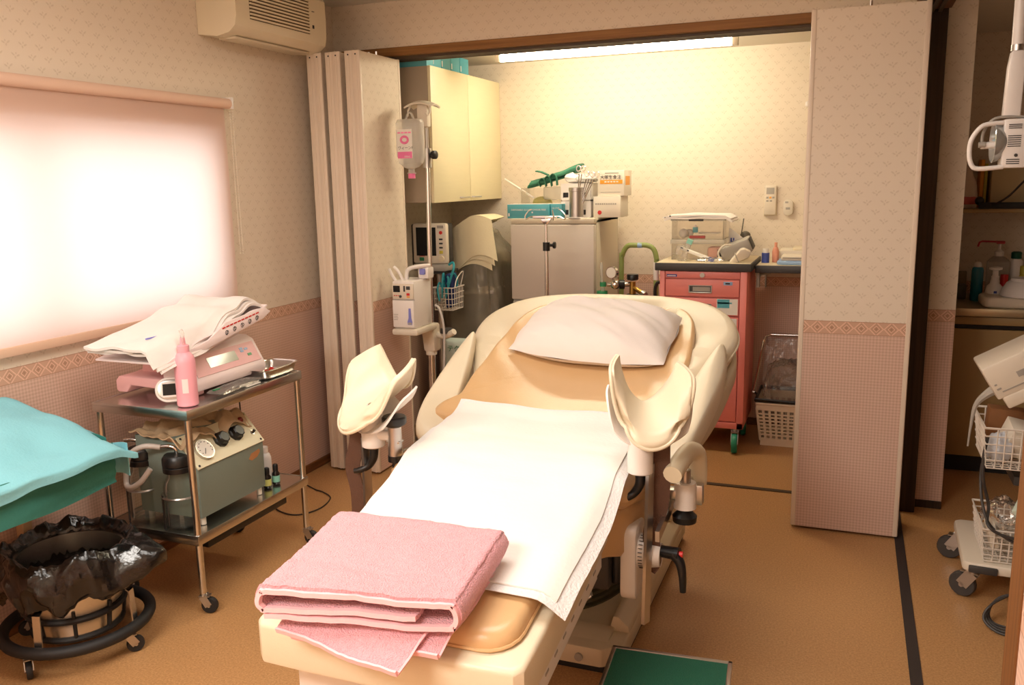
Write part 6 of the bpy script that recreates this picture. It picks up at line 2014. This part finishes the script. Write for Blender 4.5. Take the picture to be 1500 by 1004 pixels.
# --- kick bucket with black bag
bx, by = -2.345, 1.955
t = thing('kick_bucket', 'steel bucket in a wheeled black bumper ring at the left', 'bucket', (bx, by, 0))
MB().mat(STEEL).lathe([(0.125, 0.085), (0.135, 0.09), (0.150, 0.20), (0.162, 0.325), (0.168, 0.33), (0.160, 0.332), (0.147, 0.20), (0.13, 0.095)], (bx, by, 0), 40).build('pail', t)
MB().mat(BLACKR).tube([(bx + 0.222 * cos(2 * pi * k / 56), by + 0.222 * sin(2 * pi * k / 56), 0.088) for k in range(56)], 0.019, 12, True).build('bumper_ring', t)
m = MB().mat(BLACKR).tube([(bx + 0.148 * cos(2 * pi * k / 44), by + 0.148 * sin(2 * pi * k / 44), 0.150) for k in range(44)], 0.010, 8, True)
m.tube([(bx + 0.135 * cos(2 * pi * k / 44), by + 0.135 * sin(2 * pi * k / 44), 0.082) for k in range(44)], 0.010, 8, True)
m.build('pail_band', t)
for k in range(4):
    a = k * pi / 2 + 0.25
    c, s = cos(a), sin(a)
    q = (-s, c, 0)
    MB().mat(STEEL).ribbon([(bx + 0.158 * c, by + 0.158 * s, 0.205), (bx + 0.178 * c, by + 0.178 * s, 0.212), (bx + 0.196 * c, by + 0.196 * s, 0.200), (bx + 0.202 * c, by + 0.202 * s, 0.09)], q, 0.026, 0.005).build('strut', t)
for k in range(8):
    a = k * pi / 4
    MB().mat(BLACKR).tube([(bx + 0.138 * cos(a), by + 0.138 * sin(a), 0.09), (bx + 0.150 * cos(a), by + 0.150 * sin(a), 0.18)], 0.006, 6).build('vertical_bar', t)
cs = [(bx + 0.205 * cos(a), by + 0.205 * sin(a), a + 0.9) for a in (radians(-88), radians(2), radians(96), radians(182))]
casters(t, cs, 0.028, 0.018, BLACKR, 0.085)
t = thing('black_bag', 'glossy black rubbish bag lining the wheeled steel bucket', 'rubbish bag', (bx, by, 0.3))
def bag(u, v):
    a = 2 * pi * v
    ks = [(0.02, 0.13), (0.12, 0.14), (0.150, 0.25), (0.168, 0.345), (0.196, 0.372), (0.215, 0.350), (0.226, 0.30), (0.222, 0.255), (0.212, 0.225)]
    q = u * (len(ks) - 1)
    i = min(int(q), len(ks) - 2)
    f = q - i
    r = ks[i][0] + (ks[i + 1][0] - ks[i][0]) * f
    z = ks[i][1] + (ks[i + 1][1] - ks[i][1]) * f
    ca, sa = cos(a), sin(a)
    out = sstep(0.35, 0.75, u)
    r *= 1 + out * (0.10 * N(2.2 * ca, 2.2 * sa, 3 * u) + 0.06 * N(4 * ca, 4 * sa, 4 * u) + 0.05 * N(15 * ca, 15 * sa, 7 * u))
    z += out * 0.045 * N(2.5 * ca, 2.5 * sa, 8) + 0.02 * N(4 * ca, 4 * sa, 2 + u * 3) * sstep(0.2, 0.5, u) + 0.012 * N(14 * ca, 14 * sa, u * 6)
    # a tail of loose bag toward the trolley
    tail = max(0.0, cos(a - radians(15))) ** 18
    r += 0.085 * tail * sstep(0.45, 0.8, u) * (1 - 0.4 * sstep(0.85, 1, u))
    z += 0.02 * tail * out
    x = bx + r * ca
    return Vector((max(x, XL + 0.012), by + r * sa, z))
MB().mat(BAGB).grid(bag, 60, 120, cv=True).build('film', t, smooth=50)

# ================================================================== right side room
# --- examination lamp hanging from the ceiling
t = thing('exam_lamp', 'white ceiling examination lamp with curved handle at the right edge', 'lamp', (0.46, 3.0, 2.42))
MB().mat(WHITEP).cyl((0.428, 3.0, 1.86), (0.425, 3.0, 2.42), 0.017, seg=18).mat(STEELB).cyl((0.4285, 3.0, 1.845), (0.4285, 3.0, 1.862), 0.0185, seg=18).build('drop_tube', t)
m = MB().mat(WHITEP).prism([(0.402, 1.655), (0.448, 1.655), (0.450, 1.80), (0.444, 1.845), (0.412, 1.845), (0.406, 1.80)], 2.978, 3.022, 'xz', 0.006)
m.build('knuckle', t)
hb = MB().mat(WHITEP).box(0.404, 0.468, 2.955, 3.03, 1.508, 1.650, 0.006).build('housing', t)
m = MB().mat(DGREY)
for zs in ((1.632, 1.627, 1.622), (1.600, 1.594, 1.588, 1.582, 1.576, 1.570), (1.532, 1.526, 1.520)):
    m = MB().mat(DGREY)
    for z in zs: m.box(0.416, 0.450, 2.9535, 2.956, z, z + 0.0025)
    m.build('vent', hb, smooth=0)
MB().mat(DGREY).cyl((0.44, 2.9535, 1.545), (0.44, 2.956, 1.545), 0.005, seg=10).build('screw', hb)
def refl(u, v):
    a = 2 * pi * v
    r = 0.062 * sqrt(u)
    return Vector((0.385 + 0.05 * (1 - u) ** 0.8 - 0.002, 3.0 + r * cos(a) * 1.1, 1.585 + r * sin(a)))
MB().mat(pm('reflector_glass', (186, 190, 190), 0.12, 0.5)).slab(refl, 10, 36, 0.004).build('reflector', t, smooth=60)
m = MB().mat(WHITEP).tube([(0.41, 2.96, 1.512), (0.345, 2.96, 1.508), (0.326, 2.96, 1.52), (0.318, 2.96, 1.555), (0.322, 2.96, 1.595), (0.345, 2.96, 1.630), (0.372, 2.962, 1.638), (0.41, 2.965, 1.640)], 0.007, 10, smooth=4)
m.tube([(0.350, 2.98, 1.575), (0.41, 2.98, 1.578)], 0.010, 10)
m.build('handle', t)
m = MB().mat(GREYP).tube([(0.352, 2.975, 1.575), (0.352, 2.975, 1.61), (0.37, 2.975, 1.645), (0.40, 2.975, 1.657), (0.47, 2.985, 1.655)], 0.004, 8, smooth=4)
m.cyl((0.343, 2.975, 1.578), (0.36, 2.975, 1.578), 0.009, seg=12)
m.build('cable', t)

# --- ultrasound cart
t = thing('equipment_cart', 'white wheeled equipment cart with tilted unit at the right edge', 'cart', (0.62, 3.42, 0))
m = MB().mat(OFFW).prism([(0.425, 3.24), (0.445, 3.225), (0.84, 3.195), (0.86, 3.22), (0.87, 3.62), (0.85, 3.64), (0.455, 3.65), (0.435, 3.63)], 0.112, 0.150, 'xy', 0.010)
m.build('base', t)
MB().mat(DGREY).obox((0.488, 3.218, 0.128), (0.09, 0.014, 0.026), (0, 0, radians(-4)), 0.004).build('bumper', t)
casters(t, [(0.465, 3.262, 2.7), (0.455, 3.60, 2.9), (0.82, 3.25, 0.4), (0.83, 3.60, 0.3)], 0.046, 0.026, DGREY, 0.115)
MB().mat(GREYP).cyl((0.66, 3.47, 0.15), (0.64, 3.47, 0.80), 0.016, seg=14).mat(DGREY).box(0.58, 0.80, 3.36, 3.60, 0.400, 0.435, 0.006).build('column', t)
Md = Matrix.Translation((0.575, 3.32, 0.842)) @ Euler((0, radians(-31), 0)).to_matrix().to_4x4()
u_ = MB(Md).mat(OFFW).box(-0.125, 0.28, -0.10, 0.12, -0.045, 0.075, 0.008).box(-0.11, 0.28, -0.10, 0.12, -0.085, -0.040, 0.006).build('tilted_unit', t)
m = MB(Md).mat(GREYP)
for k in range(11): m.box(0.0 + 0.011 * k, 0.006 + 0.011 * k, -0.1015, -0.099, 0.004 + 0.0008 * k, 0.032)
m.build('vent', u_, smooth=0)
MB(Md).mat(GREYP).box(-0.10, 0.28, -0.1015, -0.099, -0.024, -0.020).build('seam', u_, smooth=0)
MB(Md).mat(GREYP).box(-0.035, -0.005, -0.1012, -0.099, 0.002, 0.022).box(-0.112, -0.104, -0.1012, -0.099, 0.005, 0.010).box(-0.112, -0.098, -0.1012, -0.099, -0.012, -0.006).build('print', u_, smooth=0)
m = MB().mat(GREYP).tube([(0.52, 3.30, 0.78), (0.47, 3.30, 0.745), (0.435, 3.30, 0.70), (0.424, 3.30, 0.62), (0.420, 3.30, 0.55)], lambda s: 0.022 * (1 - s) ** 2 + 0.003, 8, smooth=6)
m.build('cable', t)
def wbasket(name, x0, x1, y0, y1, z0, z1, par):
    m = MB().mat(WIREW)
    def P(x, y, z):
        k = 0.10 * (z - z0)
        return (x + (-k if x < (x0 + x1) / 2 else k), y + (-k if y < (y0 + y1) / 2 else k), z)
    n = 5
    for k in range(n + 1):
        z = z0 + (z1 - z0) * k / n
        m.tube([P(x0, y0, z), P(x1, y0, z), P(x1, y1, z), P(x0, y1, z)], 0.0042 if k == n else 0.0026, 6, True)
    nx, ny = int((x1 - x0) / 0.024), int((y1 - y0) / 0.024)
    for k in range(1, nx):
        x = x0 + (x1 - x0) * k / nx
        m.tube([(x, P(x0, y0, z1)[1], z1), (x, y0, z0), (x, y1, z0), (x, P(x0, y1, z1)[1], z1)], 0.0026, 6)
    for k in range(1, ny):
        y = y0 + (y1 - y0) * k / ny
        m.tube([(P(x0, y0, z1)[0], y, z1), (x0, y, z0), (x1, y, z0), (P(x1, y0, z1)[0], y, z1)], 0.0026, 6)
    return m.build(name, par)
b1 = wbasket('upper_basket', 0.472, 0.76, 3.22, 3.50, 0.502, 0.645, t)
b2 = wbasket('lower_basket', 0.492, 0.78, 3.24, 3.52, 0.156, 0.275, t)
m = MB().mat(DGREY).tube([(0.47, 3.30, 0.49), (0.468, 3.30, 0.44), (0.475, 3.27, 0.36), (0.50, 3.24, 0.29), (0.56, 3.22, 0.25), (0.64, 3.22, 0.22)], 0.005, 8, smooth=6)
m.tube([(0.474, 3.26, 0.60), (0.466, 3.26, 0.52), (0.472, 3.26, 0.44), (0.50, 3.30, 0.34), (0.49, 3.22, 0.30), (0.53, 3.21, 0.27), (0.60, 3.215, 0.255)], 0.0055, 8, smooth=6)
m.build('cord', t)
m = MB().mat(DGREY)
for k in range(4):
    a0_ = 0.02 * k
    m.tube([(0.60 - a0_ * 0.3, 3.14, 0.10), (0.53 - a0_ * 0.5, 3.13 - a0_, 0.075), (0.500 - a0_ * 0.4, 3.11 - a0_, 0.03), (0.515, 3.07 - a0_, 0.007), (0.60, 3.05 - a0_, 0.007)], 0.004, 6, smooth=6)
m.build('cord', t)
# contents
t2 = thing('white_carton', 'white printed carton tilted in the upper wire basket', 'carton', (0.60, 3.34, 0.52))
Mc = Matrix.Translation((0.60, 3.325, 0.580)) @ Euler((radians(18), radians(14), radians(10))).to_matrix().to_4x4()
MB(Mc).mat(CARTON).box(-0.07, 0.09, -0.05, 0.05, -0.05, 0.05, 0.002).build('box', t2)
m = MB(Mc).mat(GREYP)
for k in range(4): m.box(0.0, 0.05, -0.03 + 0.018 * k, -0.024 + 0.018 * k, 0.0495, 0.0510)
m.build('print', t2, smooth=0)
m = MB().mat(pm('brown_carton', (140, 92, 52), 0.75)).obox((0.60, 3.44, 0.59), (0.22, 0.07, 0.14), (0, radians(4), 0), 0.003)
tag(m.build('brown_box'), 'brown cardboard box at the back of the upper wire basket', 'box')
packet((0.515, 3.30, 0.555), 0.030, 0.05, 0.045, 0.3, pm('bluish_white', (214, 218, 226), 0.5), 'white_roll', 'white roll at the left end of the upper wire basket', 'roll')
packet((0.555, 3.33, 0.30), 0.055, 0.07, 0.05, 0.4, FILM, 'clear_bag', 'crumpled clear bag heaped on the lower wire basket', 'bag', ry=-0.4)
m = MB().mat(OFFW).obox((0.515, 3.29, 0.245), (0.03, 0.10, 0.09), (0, radians(-12), 0), 0.01)
tag(m.build('white_case'), 'white plastic case at the left end of the lower wire basket', 'case')
Mk = Matrix.Translation((0.640, 3.27, 0.315)) @ Euler((radians(42), radians(48), radians(8))).to_matrix().to_4x4()
t2 = thing('vented_tray', 'pale green slotted plastic rack tilted over the lower wire basket', 'rack', (0.64, 3.27, 0.25))
m = MB(Mk).mat(pm('pale_green_plastic', (206, 220, 204), 0.5)).box(-0.085, 0.085, -0.05, 0.05, -0.010, 0.010, 0.003)
m.build('body', t2)
m = MB(Mk).mat(DGREY)
for i in range(11):
    for j in range(5): m.box(-0.078 + 0.0145 * i, -0.070 + 0.0145 * i, -0.042 + 0.0175 * j, -0.032 + 0.0175 * j, 0.0098, 0.0112)
m.build('slot', t2, smooth=0)

# --- kitchenette
t = thing('kitchen_cabinet', 'tan kitchenette cabinet along the back wall at the right', 'cabinet', (1.2, 5.0, 0))
MB().mat(KITCH).box(0.445, 2.28, 4.715, 5.295, 0.094, 0.802, 0.002).build('body', t)
MB().mat(BLACKR).box(0.445, 2.28, 4.76, 5.295, 0.0, 0.094).build('toe_kick', t)
for k in range(3):
    x = 0.447 + k * 0.61
    MB().mat(KITCH).box(x, x + 0.606, 4.698, 4.716, 0.097, 0.742, 0.002).build('door', t)
MB().mat(BLACKP).box(0.445, 2.28, 4.700, 4.718, 0.744, 0.762).build('finger_groove', t)
MB().mat(KITCH).box(0.445, 2.28, 4.698, 4.716, 0.764, 0.802, 0.002).build('rail', t)
m = MB().mat(KTOP).box(0.442, 2.29, 4.685, 5.298, 0.806, 0.846, 0.004)
tag(m.build('kitchen_worktop'), 'steel kitchenette worktop above the tan cabinet', 'worktop')
KZ = 0.8465
m = MB().mat(pm('splash_panel', (150, 134, 104), 0.5)).box(0.445, 0.60, 5.27, 5.298, KZ, KZ + 0.12, 0.003).mat(DARKM).box(0.45, 0.575, 5.02, 5.10, KZ, KZ + 0.075, 0.006)
tag(m.build('dark_rack'), 'dark rack at the left end of the kitchenette worktop', 'rack')
t = thing('blue_bottle', 'tall blue bottle with white cap on the kitchenette worktop', 'bottle', (0.615, 4.98, KZ))
MB().mat(TEALGL).lathe([(0.026, 0), (0.028, 0.003), (0.028, 0.155), (0.024, 0.170), (0.012, 0.176)], (0.615, 4.98, KZ), 22).build('body', t)
MB().mat(WHITEP).lathe([(0.016, 0.172), (0.017, 0.176), (0.017, 0.190), (0.010, 0.200)], (0.615, 4.98, KZ), 16).build('cap', t)
t = thing('red_pump_bottle', 'clear pump bottle with long red spout on the kitchenette worktop', 'pump bottle', (0.725, 5.12, KZ))
MB().mat(MILKY).lathe([(0.05, 0), (0.055, 0.005), (0.055, 0.19), (0.03, 0.215), (0.018, 0.22)], (0.725, 5.12, KZ), 24).build('body', t)
MB().mat(WHITEP).lathe([(0.022, 0.215), (0.022, 0.24), (0.012, 0.25), (0.007, 0.255), (0.007, 0.285)], (0.725, 5.12, KZ), 18).build('collar', t)
m = MB().mat(pm('dull_red', (176, 48, 54), 0.4)).box(0.708, 0.748, 5.105, 5.135, KZ + 0.282, KZ + 0.297, 0.004).tube([(0.71, 5.12, KZ + 0.292), (0.64, 5.10, KZ + 0.296), (0.628, 5.10, KZ + 0.290), (0.622, 5.10, KZ + 0.268)], 0.005, 8)
m.build('pump_head', t)
t = thing('foam_pump_bottle', 'white foam pump bottle in front of the red-spouted bottle', 'pump bottle', (0.685, 4.90, KZ))
MB().mat(WHITEP).lathe([(0.036, 0), (0.040, 0.004), (0.042, 0.05), (0.036, 0.085), (0.022, 0.10), (0.020, 0.118)], (0.685, 4.90, KZ), 22).build('body', t)
MB().mat(WHITEP).lathe([(0.018, 0.115), (0.018, 0.135), (0.014, 0.14), (0.013, 0.165), (0.030, 0.170), (0.030, 0.180), (0.012, 0.184)], (0.685, 4.90, KZ), 18).mat(BLUE).box(0.678, 0.692, 4.859, 4.861, KZ + 0.05, KZ + 0.065).build('pump_head', t)
t = thing('green_cap_bottle', 'white bottle with dark green cap at the back of the worktop', 'bottle', (0.81, 5.15, KZ))
MB().mat(WHITEP).lathe([(0.030, 0), (0.032, 0.004), (0.032, 0.19), (0.022, 0.205)], (0.81, 5.15, KZ), 20).build('body', t)
MB().mat(pm('dark_green_cap', (22, 86, 62), 0.45)).lathe([(0.023, 0.203), (0.025, 0.206), (0.025, 0.235), (0.018, 0.24)], (0.81, 5.15, KZ), 16).build('cap', t)
t = thing('yellow_bottle', 'yellow bottle beside the green-capped bottle on the worktop', 'bottle', (0.83, 5.03, KZ))
MB().mat(YELLOW).lathe([(0.034, 0), (0.036, 0.004), (0.036, 0.10), (0.018, 0.13), (0.016, 0.135), (0.019, 0.137), (0.019, 0.175), (0.014, 0.178)], (0.83, 5.03, KZ), 20).build('body', t)
m = MB().mat(RED).cyl((0.74, 5.0, KZ), (0.74, 5.0, KZ + 0.135), 0.018, seg=16)
tag(m.build('red_bottle'), 'small red bottle between the pump bottles and the bowl', 'bottle')
m = MB().mat(OFFW).pad(rounded_rect(0.615, 1.05, 4.71, 4.92, 0.03), lambda x, y: KZ + 0.050, 0.0495, 0.015, 3)
tag(m.build('draining_tray'), 'cream draining tray under the upturned white bowl', 'tray')
m = MB().mat(WHITEP).lathe([(0.125, 0.0), (0.128, 0.004), (0.120, 0.030), (0.100, 0.065), (0.085, 0.075), (0.082, 0.088), (0.06, 0.09)], (0.825, 4.815, KZ + 0.0505), 36)
tag(m.build('white_bowl'), 'upturned white bowl on the cream draining tray', 'bowl')
t = thing('wall_shelf', 'dark-edged wall shelf above the kitchenette worktop', 'shelf', (1.1, 5.18, 1.31))
MB().mat(KITCH).box(0.445, 2.29, 5.02, 5.298, 1.292, 1.312, 0.002).build('board', t)
MB().mat(BLACKR).box(0.60, 2.29, 5.012, 5.021, 1.312, 1.345, 0.002).build('edge_rail', t)
m = MB().mat(pm('pinkish_bag', (214, 190, 170), 0.5)).mat(MATS['pinkish_bag'])
def pbag(u, v):
    a = 2 * pi * v
    r = [0.075, 0.08, 0.075, 0.05, 0.012][min(int(u * 4), 4)]
    k = u * 4
    i = min(int(k), 3)
    rr = [0.075, 0.08, 0.07, 0.045, 0.012]
    r = rr[i] + (rr[i + 1] - rr[i]) * (k - i)
    return Vector((0.525 + r * cos(a) * (1 + 0.1 * N(3 * cos(a), 3 * sin(a), u * 3)), 5.12 + 0.7 * r * sin(a), 1.314 + 0.25 * u))
m.grid(pbag, 16, 28, cv=True)
m.mat(pm('red_print', (206, 96, 92), 0.5)).lathe([(0.077, 0.02), (0.0785, 0.025), (0.079, 0.055), (0.077, 0.06)], (0.525, 5.12, 1.314), 28, sy=0.72)
tag(m.build('plastic_bag', smooth=60), 'pale plastic bag with red print at the left end of the wall shelf', 'bag')
m = MB().mat(BLACKP).sphere((0.605, 5.04, 1.352), 0.022)
tag(m.build('black_container'), 'small round black container beside the plastic bag on the wall shelf', 'container')
m = MB().mat(ORANGE).box(0.615, 0.632, 5.16, 5.28, 1.3135, 1.56, 0.002).mat(YELLOW).box(0.634, 0.648, 5.16, 5.28, 1.3135, 1.54, 0.002)
tag(m.build('yellow_folder'), 'yellow and orange folders upright on the wall shelf', 'folder')
m = MB().mat(pm('beige_box', (196, 176, 136), 0.6)).box(0.66, 1.1, 5.10, 5.28, 1.3135, 1.53, 0.004)
tag(m.build('beige_box'), 'large beige box on the wall shelf under the lamp', 'box')
t = MB().mat(CORD).tube([(0.66, 5.0, 1.33), (0.72, 4.98, 1.37), (0.78, 4.98, 1.44), (0.86, 5.0, 1.53)], 0.005, 8, smooth=5)
tag(t.build('shelf_cord'), 'dark cord curling up from the wall shelf edge', 'cord')
